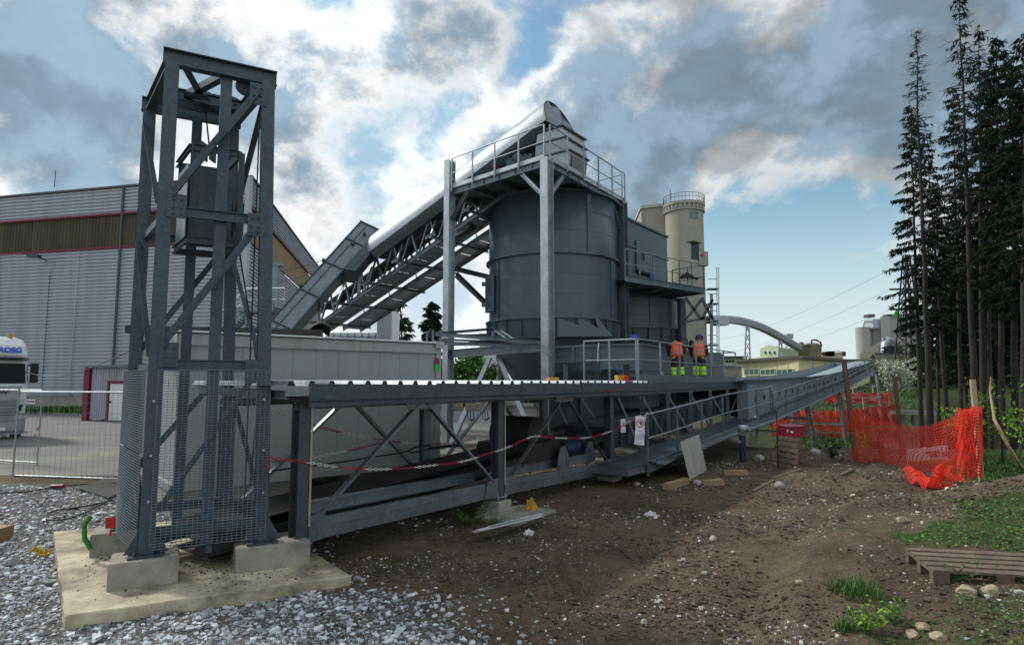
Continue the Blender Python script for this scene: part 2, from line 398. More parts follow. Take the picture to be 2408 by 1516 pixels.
g.f = [(j*nx+i, j*nx+i+1, (j+1)*nx+i+1, (j+1)*nx+i) for j in range(ny-1) for i in range(nx-1)]
g.m = [0]*len(g.f); g.smooth = [True]*len(g.f)
def gravel_amt(x, y):
    # crushed stone all round the slab on the left and along the bottom
    e = mnoise.noise(Vector((x*.5, y*.5, 5)))*1.1+mnoise.noise(Vector((x*1.7, y*1.7, 8)))*.5
    a = sstep(-1.1, .9, (-2.9-x)+e*1.2)*(1-sstep(13.0, 14.2, y+.25*e))
    b = sstep(-.8, 1.5, (-.1-x)*.55+(6.3-y)*.9+e*.9)*(1-sstep(6.7, 7.4, y))*(1-sstep(-.6, .6, x+e*.4))
    return max(a, b)
def grass_amt(x, y):
    e = mnoise.noise(Vector((x*.6, y*.6, 15)))+.6*mnoise.noise(Vector((x*2, y*2, 18)))
    a = .85*sstep(-.1, .8, (x-4.6)+e*1.5-abs(y-7.4)*.3)*(1-sstep(8.6, 9.6, y+e*.5))*sstep(5.6, 6.4, y)     # patch by the pallet
    b = .55*sstep(.1, .9, (x-2.2)*.55+e*.9-abs(y-5.2)*.5)*(1-sstep(5.6, 6.4, y))
    c = sstep(-.2, .9, (x-.70*y)*.9+e*.8)*sstep(10.5, 12.5, y)*(1-sstep(22, 26, y))+.5*sstep(.25, .9, e)*sstep(12, 14, y)*(1-sstep(18, 22, y))*sstep(.45, .55, x/max(y, .1))
    d = sstep(26, 32, y)*sstep(8, 13, x)
    f = sstep(43, 45, y)*(x < -10)*0
    return max(a, b, c*.95, d)
ground = g
mg = bpy.data.materials.new('ground_soil'); mg.use_nodes = True; M['ground'] = mg
nt = mg.node_tree; N = nt.nodes; L = nt.links; b = N['Principled BSDF']; b.inputs['Roughness'].default_value = .95; b.inputs['Specular IOR Level'].default_value = .2
tc = N.new('ShaderNodeTexCoord'); ov = tc.outputs['Object']
nA = noise(ov, .55, 8, .65).outputs[0]; nB = noise(ov, 4.5, 8, .7, 0, (3, 3, 3)).outputs[0]; nC = noise(ov, 32, 5, .7).outputs[0]
soil = mixc(mrange(nA, .35, .65), rgb(.092, .068, .042), rgb(.18, .14, .092))
soil = mixc(mrange(nB, .45, .72), soil, rgb(.05, .04, .03))
soil = mixc(mrange(nC, .58, .75), soil, rgb(.2, .175, .135))
nD = noise(ov, 110, 3, .6).outputs[0]
soil = mixc(mrange(nD, .63, .69), soil, rgb(.3, .275, .23)); soil = mixc(mrange(noise(ov, 70, 4, .7, 0, (7, 1, 4)).outputs[0], .52, .62), soil, rgb(.04, .03, .02)); soil = mixc(mrange(noise(ov, 17, 6, .75, 0, (2, 9, 4)).outputs[0], .54, .64), soil, rgb(.19, .15, .1))
at1 = N.new('ShaderNodeAttribute'); at1.attribute_name = 'gravelmask'; at2 = N.new('ShaderNodeAttribute'); at2.attribute_name = 'grassmask'
vo = N.new('ShaderNodeTexVoronoi'); vo.inputs['Scale'].default_value = 26; L.new(ov, vo.inputs['Vector'])
gcol = mixc(mrange(vo.outputs['Distance'], .1, .55), rgb(.3, .31, .32), rgb(.1, .09, .075))
gcol = mixc(mrange(nA, .45, .65), gcol, rgb(.14, .125, .1))
gm = mrange(math_('ADD', at1.outputs['Fac'], math_('MULTIPLY', math_('SUBTRACT', nB, .5), .9)), .3, .75)
c1 = mixc(gm, soil, gcol)
grc = mixc(mrange(nB, .35, .65), rgb(.055, .062, .026), rgb(.07, .1, .03))
gs = mrange(math_('ADD', at2.outputs['Fac'], math_('MULTIPLY', math_('SUBTRACT', nB, .5), 1.2)), .35, .8)
c2 = mixc(gs, c1, grc)
L.new(c2, b.inputs['Base Color'])
bp = N.new('ShaderNodeBump'); bp.inputs['Strength'].default_value = .9; bp.inputs['Distance'].default_value = .055
L.new(math_('ADD', math_('MULTIPLY', nB, 1.0), math_('MULTIPLY', nC, .5)), bp.inputs['Height']); L.new(bp.outputs[0], b.inputs['Normal'])
go = ground.build('ground', mg, org=(0, 0, 0)); tag(go, 'bare brown soil and grass running off to the horizon', 'ground', kind='structure')
for nm, fn in (('gravelmask', gravel_amt), ('grassmask', grass_amt)):
    at = go.data.attributes.new(nm, 'FLOAT', 'POINT'); at.data.foreach_set('value', [fn(v[0], v[1]) for v in ground.v])

# asphalt yard on the left, in front of the hall
def flat(name, pts, z, m, label, cat):
    q = MB(); q.add([(x, y, z) for x, y in pts], [tuple(range(len(pts)))]); return tag(q.build(name, m), label, cat, kind='structure')
ma = mat('asphalt', (.155, .155, .15), .9, 0, .12, .5, bump=.3, bscale=30, dirt=(.3, .27, .21), dirtamt=.75)
flat('asphalt_yard', [(-80, 15.2), (-7.5, 14.6), (-1, 16.6), (5, 18), (7.5, 44.2), (-80, 54)], .006, ma, 'grey asphalt yard between the gravel and the big hall', 'road')
# pond
mw = mat('pond_water', (.02, .03, .018), .06, 0, .1, .5, bump=.05, bscale=3, spec=.6)
flat('pond_water', [(13, 19), (180, 19), (180, 92), (45, 92)], -.95, mw, 'dark still pond behind the spruce trunks', 'water')
# ================= concrete slab and plinths =================
ZB = .28
sA, sB, sC = G(126, 1249, 0), G(154, 1447, 0), G(826, 1352, 0); sD = sA+sC-sB
def slab(name, pts, z0, z1, m, ch=.02, sub=None):
    q = MB(); pts = [Vector((p[0], p[1], 0)) for p in pts]; c = sum(pts, Vector())/len(pts)
    ins = [p+(c-p).normalized()*ch for p in pts]
    lo = [(p.x, p.y, z0) for p in pts]; mid = [(p.x, p.y, z1-ch) for p in pts]; top = [(p.x, p.y, z1) for p in ins]
    n = len(pts); q.add(lo+mid+top, [(i, (i+1) % n, n+(i+1) % n, n+i) for i in range(n)]+[(n+i, n+(i+1) % n, 2*n+(i+1) % n, 2*n+i) for i in range(n)]+[tuple(range(2*n, 3*n))])
    return q.build(name, m)
def rough_edge(a, b, n, amp, seed):
    r = random.Random(seed); a = Vector((a[0], a[1])); b = Vector((b[0], b[1])); d = (b-a); pr = Vector((-d.y, d.x)).normalized()
    return [a+d*(i/n)+pr*r.uniform(-amp, amp)*(0 if i == 0 else 1) for i in range(n)]
ring = rough_edge(sA, sB, 14, .012, 1)+rough_edge(sB, sC, 12, .012, 2)+rough_edge(sC, sD, 8, .015, 3)+rough_edge(sD, sA, 8, .01, 4)
tag(slab('foundation_slab', ring, -.35, 0, M['concrete_slab'], .012), 'broad pale concrete slab carrying the steel lifting tower', 'concrete slab')
FL, FR, BL = G(343, 1304, ZB), G(614, 1273, ZB), G(296, 1240, ZB)
f = (FR-FL); fW = f.length; f.normalize(); l = (BL-FL); lW = l.length; l.normalize()
BR = FL+f*fW+l*lW
nf = Vector((f.y, -f.x, 0))            # out of the front face, towards the viewer
nl = Vector((-l.y, l.x, 0))            # out of the left face
def plinth(c, w, d, h, label, z0=-.02, m='concrete', ax=None):
    a = ax or f; b = Vector((-a.y, a.x, 0)); c = Vector((c.x, c.y, 0))
    o = slab('concrete_plinth', [c-a*w/2-b*d/2, c+a*w/2-b*d/2, c+a*w/2+b*d/2, c-a*w/2+b*d/2], z0, h, M[m], .014)
    return tag(o, label, 'plinth', 'concrete plinths under the steelwork')
plinth(FL+f*.0+l*.03, .66, .5, ZB-.005, 'small concrete plinth under the front left foot of the lifting tower')
plinth(FR+f*.14+l*.1, .82, .62, ZB-.005, 'wide damp concrete plinth shared by tower foot and first canopy post')
plinth(BL-f*.06+l*.02, .6, .5, ZB-.005, 'concrete plinth behind the mesh guard with an orange tag on it')
plinth(BR+l*.05, .6, .5, ZB-.005, 'concrete plinth under the rear tower foot deep inside the mesh')
# ================= lifting tower =================
ZT = V(388, 152, FL, f).z
tw = thing('lifting_tower', ((FL+BR)/2).to_tuple(), 'tall galvanized steel lifting tower with cable pulleys and mesh guard', 'steel tower')
TSH = -f*.12
def ptop(p):
    return p+TSH if (p is FR or p is BR) else p
FRt, BRt = FR+TSH, BR+TSH
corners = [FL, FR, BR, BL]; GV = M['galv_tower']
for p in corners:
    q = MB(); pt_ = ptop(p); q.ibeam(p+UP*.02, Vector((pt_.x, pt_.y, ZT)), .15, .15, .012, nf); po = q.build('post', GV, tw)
    q = MB(); q.box(p+UP*.01, (.34, .3, .02), Matrix(((f.x, -f.y, 0), (f.y, f.x, 0), (0, 0, 1))))
    for sg in (-1, 1):
        a0 = p+f*(sg*.078)+UP*.02; q.plate([a0, a0+f*(sg*.14), a0+UP*.26], .012)
    for u in (-.13, .13):
        for w in (-.11, .11): q.rod(p+f*u+l*w+UP*.02, p+f*u+l*w+UP*.06, .013, 6)
    q.build('base_plate', GV, po)
zt2 = ZT+.1
def tp(a, b, name='top_beam', h=.2, z=zt2, ext=.09, w=.12):
    d = (b-a).normalized(); q = MB(); q.ibeam(Vector((a.x, a.y, z))-d*ext, Vector((b.x, b.y, z))+d*ext, w, h, .014); return q.build(name, GV, tw)
tp(FL, FRt, ext=.1, h=.19); tp(BL, BRt, ext=.1, h=.19)
tp(FL+l*.09, BL-l*.09, z=zt2-.012, ext=0, h=.18); tp(FRt+l*.09, BRt-l*.09, z=zt2-.012, ext=0, h=.18)
for k in (.62, .78): tp(FL+l*lW*k+f*.07, FRt+l*lW*k-f*.07, 'pulley_beam', .15, zt2-.02, 0, .09)
q = MB(); m0 = FL+f*.12+l*.12; m1 = FL+f*.42+l*lW*.5; m2 = FRt-f*.5+l*.1; m3 = FL+f*.3+l*lW*.62
for a, b in ((m0, m1), (m2, m3)): q.angle(Vector((a.x, a.y, zt2-.05)), Vector((b.x, b.y, zt2-.05)), .09)
q.plate([(m1.x-.1, m1.y-.1, zt2-.06), (m1.x+.14, m1.y, zt2-.06), (m1.x+.1, m1.y+.16, zt2-.06), (m1.x-.12, m1.y+.1, zt2-.06)], .012)
q.build('top_brace', GV, tw)
for u in (.5, .78):
    for k in (.7,):
        c = FL+l*lW*k+f*fW*u; c = Vector((c.x, c.y, zt2-.0)); q = MB()
        q.rod(c-l*.03, c+l*.03, .13, 24); q.rod(c-l*.045, c-l*.03, .14, 24); q.rod(c+l*.03, c+l*.045, .14, 24)
        pl = q.build('pulley', M['galv_dark'], tw); q = MB(); q.rod(c-l*.16, c+l*.16, .02, 10); q.build('axle', GV, pl)
c = FRt-f*.22+l*.14; c = Vector((c.x, c.y, zt2-.09)); q = MB(); q.rod(c-f*.0-l*.03, c+l*.03, .13, 24); q.build('pulley', M['galv_dark'], tw)
# guide channels in the middle of the front and back faces
for base in (FL+f*fW*.5-nf*.05, BL+f*fW*.5+nf*.05):
    q = MB(); q.chan(Vector((base.x, base.y, .22))-f*.065, Vector((base.x, base.y, ZT+.0))-f*.065, .13, .07, .01, nf); g_ = q.build('guide_rail', GV, tw)
# front face members, read off the photo on the plane of that face
fo = FL+nf*.035
def VF(px, py, off=.0): return V(px, py, FL+nf*off, f)
def brace(name, p0, p1, w=.075, up=None):
    q = MB(); q.angle(p0, p1, w, .009, up or nf); return q.build(name, GV, tw)
def onpost(p, z):
    w = p.lerp(ptop(p), max(0, (z-ZB)/(ZT-ZB))); return Vector((w.x, w.y, z))
zF = [ZB+.2, VF(480, 858).z, VF(500, 508).z, ZT-.12]
zH1, zH2 = zF[1], zF[2]
for z in (zH1, zH2): 
    q = MB(); q.chan(onpost(FL, z)+f*.08+nf*.02, onpost(FR, z)-f*.08+nf*.02, .05, .12, .01); q.build('cross_beam', GV, tw)
    q = MB(); q.chan(onpost(BL, z)+f*.08, onpost(BR, z)-f*.08, .05, .1, .01); q.build('cross_beam', GV, tw)
    q = MB(); q.chan(onpost(FR, z-.02)+l*.08, onpost(BR, z-.02)-l*.08, .05, .09, .01); q.build('cross_beam', GV, tw)
    q = MB(); q.chan(onpost(FL, z-.02)+l*.08, onpost(BL, z-.02)-l*.08, .05, .09, .01); q.build('cross_beam', GV, tw)
q = MB(); q.chan(onpost(FL, ZB+.24)+f*.08, onpost(FR, ZB+.24)-f*.08, .05, .12, .01); q.build('cross_beam', GV, tw)
q = MB(); q.chan(onpost(BL, ZB+.24)+f*.08, onpost(BR, ZB+.24)-f*.08, .05, .12, .01); q.build('cross_beam', GV, tw)
brace('diagonal_brace', onpost(FR, ZT-.14)-f*.09+nf*.05, onpost(FL, zH2+.14)+f*.08+nf*.05, .085)
brace('diagonal_brace', onpost(FR, zH2-.14)-f*.09+nf*.05, onpost(FL, zH1+.2)+f*.08+nf*.05, .085)
brace('diagonal_brace', onpost(FR, zH1-.14)-f*.09+nf*.05, onpost(FL, ZB+.5)+f*.14+nf*.05, .06)
brace('diagonal_brace', onpost(BR, zH2-.14)-f*.09, onpost(BL, zH1+.2)+f*.08, .075)
brace('diagonal_brace', onpost(BR, zH1-.14)-f*.09, onpost(BL, ZB+.7)+f*.08, .075)
for z0, z1 in ((zH2+.1, ZT-.2), (zH1+.1, zH2-.1), (ZB+.4, zH1-.1)):
    brace('diagonal_brace', onpost(BL, z1)-l*.08+nl*.03, onpost(FL, z0)+l*.08+nl*.03, .06, nl)
brace('diagonal_brace', onpost(FR, ZT-.25)+l*.08, onpost(BR, zH2+.1)-l*.08, .075, nl)
brace('diagonal_brace', onpost(BR, zH2-.1)-l*.08, onpost(FR, zH1+.12)+l*.08, .06, nl)
brace('diagonal_brace', onpost(BR, zH1-.1)-l*.08, onpost(FR, ZB+.6)+l*.08, .06, nl)
for p, z, sx in ((FL, zH2+.06, 1), (FR, zH2-.06, -1), (FL, zH1+.12, 1), (FR, ZT-.16, -1), (FR, zH1-.06, -1)):
    a = onpost(p, z)+f*(sx*.02)+nf*.085; q = MB()
    q.plate([a-UP*.15, a+f*(sx*.2)-UP*.15, a+f*(sx*.2)+UP*.13, a+UP*.13], .012)
    for u in (.07, .15):
        for w in (-.1, -.03, .07): q.rod(a+f*(sx*u)+UP*w, a+f*(sx*u)+UP*w+nf*.028, .015, 6)
    q.build('gusset_plate', GV, tw)
# mesh guard
def wire_panel(p0, p1, z0, z1, out, bow=0.0):
    q = MB(); d = (p1-p0); Lg = d.length; d.normalize(); nv = int(Lg/.05); nh = int((z1-z0)/.03)
    def pt(u, z): return Vector((p0.x, p0.y, z))+d*(u*Lg)+out*(bow*math.sin(math.pi*u)*(1-(z-z0)/(z1-z0)))
    for i in range(nv+1):
        u = i/nv
        for k in range(4): q.bar(pt(u, z0+(z1-z0)*k/4), pt(u, z0+(z1-z0)*(k+1)/4), .0055, .0055, out)
    for j in range(nh+1):
        z = z0+(z1-z0)*j/nh
        for k in range(6): q.bar(pt(k/6, z)+out*.004, pt((k+1)/6, z)+out*.005, .006)
    return q
zm = VF(480, 1062).z
for z0, z1 in ((ZB+.07, zm-.015), (zm+.015, VF(480, 870).z)):
    wire_panel(FL+f*.03+nf*.1, FR+f*.03+nf*.1, z0, z1, nf).build('guard_panel', M['galv_wire'], tw)
    wire_panel(BL+nl*.12, FL+nl*.1, z0, z1, nl, .06 if z0 < 1 else .0).build('guard_panel', M['galv_wire'], tw)
for z in (zm, zm+.6, zm-.5):
    for p in (FL, FR): q = MB(); q.rod(onpost(p, z)+nf*.07, onpost(p, z)+nf*.125, .014, 8); q.build('guard_clamp', M['galv_light'], tw)
# counterweight box hanging between the guides
cw = (FL+FR+BL+BR)/4; zc0, zc1 = V(470, 610, cw, f).z+.12, V(470, 370, cw, f).z
ct = thing('counterweight', (cw.x, cw.y, zc0), 'dark steel counterweight box hanging between the tower guides', 'counterweight')
hw, hd = .27, .42
def cp(u, w, z): return Vector((cw.x, cw.y, z))+f*u+l*w
q = MB()
for u, w in ((-hw, -hd), (hw, -hd), (hw, hd), (-hw, hd)): q.angle(cp(u, w, zc0), cp(u, w, zc1), .07, .012, nf)
for z in (zc0, zc1-.06):
    for a, b in (((-hw, -hd), (hw, -hd)), ((hw, -hd), (hw, hd)), ((hw, hd), (-hw, hd)), ((-hw, hd), (-hw, -hd))): q.chan(cp(*a, z+.04), cp(*b, z+.04), .04, .085, .01)
q.build('frame', M['galv_dark'], ct)
for w in (-hd+.12, -.1, .12, hd-.12):
    q = MB(); q.box(cp(0, w, (zc0+zc1)/2-.06), (hw*1.75, .11, (zc1-zc0)*.72), Matrix(((f.x, -f.y, 0), (f.y, f.x, 0), (0, 0, 1)))); q.build('weight_plate', M['galv_dark'], ct)
q = MB(); q.plate([cp(-hw-.015, -hd+.1, zc0+.1), cp(-hw-.015, hd-.15, zc0+.1), cp(-hw-.015, hd-.15, zc1-.2), cp(-hw-.015, -hd+.1, zc1-.2)], .008); q.build('side_panel', M['galv_light'], ct)
q = MB()
for u in (-.05, .05): q.bar(cp(u, 0, zc1-.03), cp(u, 0, zc1+.2), .02, .16)
q.build('lifting_lug', M['galv_dark'], ct)
ca = FL+l*lW*.7+f*fW*.5; cb = FL+l*lW*.7+f*fW*.78
q = MB(); q.tube([cp(0, 0, zc1+.2), Vector((ca.x+.0, ca.y, zt2-.1)), Vector((ca.x, ca.y, zt2+.13)), Vector((cb.x, cb.y, zt2+.13)), Vector((cb.x, cb.y, zt2-.3)), cb*1+UP*(zt2-1.1-cb.z), FR+l*.3+f*.0+UP*(2.2-FR.z), FR+l*.35-f*.05+UP*(.9-FR.z)], .011, 6)
tag(q.build('steel_cable', M['black']), 'thin dark steel cable running over the tower pulleys', 'cable')
q = MB(); c = FR-f*.16+l*.16; q.tube([Vector((c.x, c.y, zt2-.2)), Vector((c.x, c.y, 2.5)), Vector((c.x, c.y, .7))], .009, 6)
tag(q.build('steel_cable', M['black']), 'straight hanging cable beside the right front tower post', 'cable')
# ================= covered belt conveyor along the line A + c t =================
A = Vector((-2.68, 7.8, 0)); c_ = Vector((.607, .795, 0)).normalized(); n_ = Vector((c_.y, -c_.x, 0))
def K(t, o, z): return Vector((A.x, A.y, z))+c_*t+n_*o
def tat(px, o=0.0):
    w = V(px, 895, A+n_*o, c_); return (Vector((w.x, w.y, 0))-A-n_*o).dot(c_)
def VK(px, py, o=0.0): return V(px, py, A+n_*o, c_)
def zbot(t): return .17 if t < 4 else (.17-.07*(t-4)/4 if t < 8 else .1+.066*(t-8))
GV = M['galv']
cy = thing('conveyor_canopy', K(0, 0, .2).to_tuple(), 'open galvanized conveyor canopy with ribbed white-edged roof, nearest bays', 'conveyor canopy')
BW = -1.8
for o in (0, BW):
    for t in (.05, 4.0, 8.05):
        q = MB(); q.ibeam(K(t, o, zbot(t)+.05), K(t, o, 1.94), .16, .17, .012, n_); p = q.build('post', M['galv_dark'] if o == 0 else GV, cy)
        q = MB(); b0 = K(t, o, zbot(t)+.0); q.box(b0+UP*.03, (.26, .24, .02), Matrix(((c_.x, -c_.y, 0), (c_.y, c_.x, 0), (0, 0, 1))))
        for s1 in (-.1, .1): q.rod(b0+c_*s1-n_*.09+UP*-.02, b0+c_*s1-n_*.09+UP*.09, .012, 6); q.rod(b0+c_*s1+n_*.09-UP*.02, b0+c_*s1+n_*.09+UP*.09, .012, 6)
        q.build('foot_plate', M['galv_light'], p)
    q = MB(); q.ibeam(K(-.05, o, 1.9), K(9.5, o, 1.9), .14, .12, .01); q.build('top_chord', GV, cy)
    for a, b in ((.14, 3.9), (4.1, 7.95)):
        q = MB(); q.chan(K(a, o+.06, zbot(a)+.17), K(b, o+.06, zbot(b)+.17), -.06, .26, .012); q.bar(K(a, o+.075, zbot(a)+.2), K(b, o+.075, zbot(b)+.2), .03, .012); q.bar(K(a, o+.068, zbot(a)+.1), K(b, o+.068, zbot(b)+.1), .012, .016); q.build('bottom_chord', GV, cy)
    for a, b in ((.2, 2.0), (3.8, 2.15), (4.2, 6.0), (7.85, 6.15)):
        if o != 0: a, b = (a if a > 3 else a, b)
        q = MB(); q.angle(K(a, o+.02, zbot(a)+.28), K(b, o+.02, 1.86), .085, .01, n_); q.build('diagonal_brace', GV, cy)
    for a in (2.07, 6.07):
        q = MB(); q.plate([K(a-.28, o+.09, 1.78), K(a+.28, o+.09, 1.78), K(a+.36, o+.09, 1.9), K(a-.36, o+.09, 1.9)], .01); q.build('gusset_plate', GV, cy)
    for a, s in ((.14, 1), (3.9, -1), (4.1, 1), (7.95, -1)):
        q = MB(); z = zbot(a); q.plate([K(a, o+.09, z+.03), K(a+s*.34, o+.09, z+.06), K(a+s*.3, o+.09, z+.3), K(a+s*.2, o+.09, z+.36), K(a, o+.09, z+.36)], .012); q.build('gusset_plate', GV, cy)
for t in (-.3, 2.0, 4.0, 6.0, 8.05, 9.4):
    q = MB(); q.ibeam(K(t, .18, 2.03), K(t, BW-.15, 2.08), .09, .1, .01); q.build('rafter', GV, cy)
for t in (.2, 4.2):
    q = MB(); q.ibeam(K(t, -.36, zbot(t)+.36), K(t+3.6, -.36, zbot(t+3.6)+.36), .14, .16, .012); q.build('floor_beam', GV, cy)
for t in (.12, 4.07):
    q = MB(); q.bar(K(t+.02, .1, .4), K(t+.02, .1, 1.88), .02, .02); q.build('conduit', M['wood_pale'], cy)
# ribbed roof sheet
RT0, RT1 = -.5, 9.55
def roof_prof(t0, t1, pitch=.29, hgt=.06):
    pts = []; t = t0
    while t < t1-.01:
        for dt, h in ((0, 0), (.15, 0), (.18, hgt), (.235, hgt), (.265, 0)):
            if t+dt <= t1+1e-6: pts.append((t+dt, h))
        t += pitch
    return pts
pr = roof_prof(RT0, RT1); q = MB(); npn = len(pr)
def roof_pt(t, o, h): return K(t, o, 2.143+(.26-o)*.003+h)
vs = [roof_pt(t, .28, h) for t, h in pr]+[roof_pt(t, BW-.25, h) for t, h in pr]
vs += [v-UP*.006 for v in vs]
fs = [(i, i+1, npn+i+1, npn+i) for i in range(npn-1)]+[(2*npn+i+1, 2*npn+i, 3*npn+i, 3*npn+i+1) for i in range(npn-1)]+[(i+1, i, 2*npn+i, 2*npn+i+1) for i in range(npn-1)]
q.add(vs, fs)
for t, h in pr[2::5]: q.plate([roof_pt(t-.02, .275, 0), roof_pt(t+.075, .275, 0), roof_pt(t+.05, .275, .058), roof_pt(t, .275, .058)], .004, 1)
q.build('roof_sheet', [M['alu_cover'], M['black']], cy)
seams = [-.05, 2.15, 4.3, 6.4, 8.3, 9.5]
for a, b in zip(seams, seams[1:]):
    q = MB(); q.plate([K(a+.006, .29, 1.96), K(b-.006, .29, 1.96), K(b-.006, .29, 2.142), K(a+.006, .29, 2.165)], .006)
    q.sweep(K(a+.006, .28, 1.92), K(b-.006, .28, 1.92), [(0, -.04), (.02, -.04), (.02, .02), (.05, .03), (.05, .036), (0, .036)])
    k = a+.2
    while k < b: q.box(K(k, .297, 1.985), (.02, .02, .02)); k += .5
    q.build('fascia', M['galv_dark'], cy)
# plinths under the canopy posts
plinth(K(4.0, 0, 0), .36, .34, .14, 'stepped concrete plinth under the middle canopy post', .02, ax=c_)
plinth(K(4.0, 0, 0), .5, .46, .02, 'lower concrete step below the middle canopy post', -.3, ax=c_)
plinth(K(8.05, 0, 0), .42, .4, .07, 'stepped concrete plinth where the canopy meets the walkway', -.06, ax=c_)
plinth(K(8.05, .0, 0), .8, .7, -.06, 'lower concrete step beside the walkway end', -.4, ax=c_)
plinth(K(8.3, .25, 0), 2.0, 1.5, -.09, 'thin flat concrete footing slab under the walkway end', -.5, ax=c_)
plinth(K(4.1, .34, 0), 1.25, .8, -.05, 'low broken concrete footing slab with metal strips lying on it', -.5, ax=c_)
# ================= open lattice section with walkway =================
lt = thing('conveyor_gallery', K(14, 0, 1).to_tuple(), 'long galvanized conveyor gallery with side walkway rising to the right', 'conveyor gallery')
T1, T2, T3 = 8.2, 19.0, tat(2040)
posts = [9.6, 11.2, 12.8, 14.4, 16.0, 17.4, 18.8]
for o in (0, BW):
    q = MB(); q.ibeam(K(T1, o, zbot(T1)+.16), K(T2, o, zbot(T2)+.16), .12, .22, .012); q.build('bottom_chord', GV, lt)
    q = MB(); q.ibeam(K(T1, o, 1.92), K(T2, o, 2.02), .12, .16, .012); q.build('top_chord', GV, lt)
    for i, t in enumerate(posts):
        q = MB(); q.angle(K(t, o+.03, zbot(t)+.28), K(t, o+.03, 1.85), .1, .012, n_); q.build('post', GV, lt)
        if i < len(posts)-1 or True:
            a, b = (t, posts[i-1] if i else 8.35)
            if i < 5: s0, s1 = K(b+.08, o+.05, 1.82), K(a-.06, o+.05, zbot(a)+.3)
            else: s0, s1 = K(b+.08, o+.05, zbot(b)+.3), K(a-.06, o+.05, 1.82)
            q = MB(); q.bar(s0, s1, .075, .012, n_); q.build('diagonal_brace', GV, lt)
    for t in posts:
        q = MB(); q.plate([K(t-.16, o+.08, zbot(t)+.22), K(t+.1, o+.08, zbot(t)+.22), K(t+.1, o+.08, zbot(t)+.46), K(t-.06, o+.08, zbot(t)+.46)], .01)
        q.plate([K(t-.1, o+.08, 1.74), K(t+.16, o+.08, 1.74), K(t+.16, o+.08, 1.93), K(t-.1, o+.08, 1.93)], .01); q.build('gusset_plate', GV, lt)
q = MB(); q.plate([K(9.55, .2, 1.94), K(T2-.2, .2, 2.06), K(T2-.2, .2, 2.19), K(9.55, .2, 2.14)], .008)
q.sweep(K(9.55, .2, 1.9), K(T2-.2, .2, 2.02), [(0, -.04), (.02, -.04), (.02, .02), (.05, .03), (.05, .036), (0, .036)])
q.build('fascia', M['galv_dark'], lt)
# inner duct with stiffeners that fills the lattice
q = MB()
def ip(t, o, z): return K(t, o, z)
q.hexa([K(8.6, -.35, .55), K(18.9, -.35, 1.25), K(18.9, -1.5, 1.25), K(8.6, -1.5, .55)], [K(8.6, -.3, 1.1), K(18.9, -.3, 1.75), K(18.9, -1.5, 1.75), K(8.6, -1.5, 1.1)])
for k in range(26):
    t = 8.8+k*.39; z = .55+(t-8.6)*.068; q.bar(K(t, -.31, z), K(t, -.27, z+.52), .05, .02, n_)
q.build('belt_casing', M['galv_dark'], lt)
q = MB(); q.plate([K(8.3, -1.75, .4), K(19, -1.75, 1.0), K(19, -1.75, 2.0), K(8.3, -1.75, 1.9)], .01); q.build('rear_cladding', M['galv_dark'], lt)
def ip1(tab, t):
    if t <= tab[0][0]: return tab[0][1]
    for (a, x), (b, y) in zip(tab, tab[1:]):
        if t <= b: return x+(y-x)*(t-a)/(b-a)
    return tab[-1][1]
wk = [(1522, 1088, .9), (1600, 1058, .9), (1700, 1017, .9), (1812, 981, .9), (1822, 976, .9), (1900, 943, .9), (1990, 905, .9), (2053, 870, .9)]
wz = [((V(a, b, A+n_*o, c_)-A).dot(c_), V(a, b, A+n_*o, c_).z) for a, b, o in wk]
zw = lambda t: ip1(wz, t)
W0, W1 = wz[0][0], wz[-1][0]; WB = wz[3][0]
WO = .42; Tc0 = tat(1757, WO); Tc1 = tat(2046, WO)
# clad section: profile read along its near wall
tops = [(1757, 892), (1800, 891), (1850, 888), (1900, 885), (1940, 880), (1968, 873), (1990, 867), (2020, 858), (2046, 849)]
bots = [(1757, 978), (1825, 966), (1900, 938), (1960, 914), (2000, 893), (2046, 868)]
tz = [((VK(a, b, WO)-A).dot(c_), VK(a, b, WO).z) for a, b in tops]
ztop = lambda t: ip1(tz, t); zbt = lambda t: zw(t)-.03
q = MB(); t = Tc0; pts = []
while t < Tc1:
    for dt, h in ((0, 0), (.12, 0), (.14, .03), (.2, .03)): pts.append((t+dt, h))
    t += .22
vs = [K(t, WO+h, zbt(t)) for t, h in pts]+[K(t, WO+h, ztop(t)-.05) for t, h in pts]; k = len(pts)
q.add(vs, [(i, i+1, k+i+1, k+i) for i in range(k-1)])
vs2 = [K(t, -1.8, zbt(t)) for t, h in pts]+[K(t, -1.8, ztop(t)) for t, h in pts]
q.add(vs2, [(i+1, i, k+i, k+i+1) for i in range(k-1)])
q.quad(K(Tc0, WO, zbt(Tc0)), K(Tc0, .06, zbt(Tc0)), K(Tc0, .06, ztop(Tc0)), K(Tc0, WO, ztop(Tc0))); q.quad(K(Tc1, WO, zbt(Tc1)), K(Tc1, -1.8, zbt(Tc1)), K(Tc1, -1.8, ztop(Tc1)), K(Tc1, WO, ztop(Tc1)))
q.build('wall_cladding', M['galv_clad'], lt)
q = MB(); N_ = 60
ts = [Tc0-.9+(Tc1+.3-Tc0+.9)*i/N_ for i in range(N_+1)]
rp = lambda t, u: K(t, WO+.14-(2.1+WO)*u, ztop(t)-.03+(.03+.22*sstep(28, 44, t))*math.sin(math.pi*min(1, u*1.0))-.5*u)
q.grid(lambda u, v: rp(ts[int(round(u*N_))], v), N_, 8)
q.build('roof_cover', M['alu_cover'], lt)
q = MB(); q.grid(lambda u, v: K(ts[int(round(u*N_))], WO+.15, ztop(ts[int(round(u*N_))])-.1+.1*v), N_, 1)
q.build('eaves_trim', M['galv_dark'], lt)
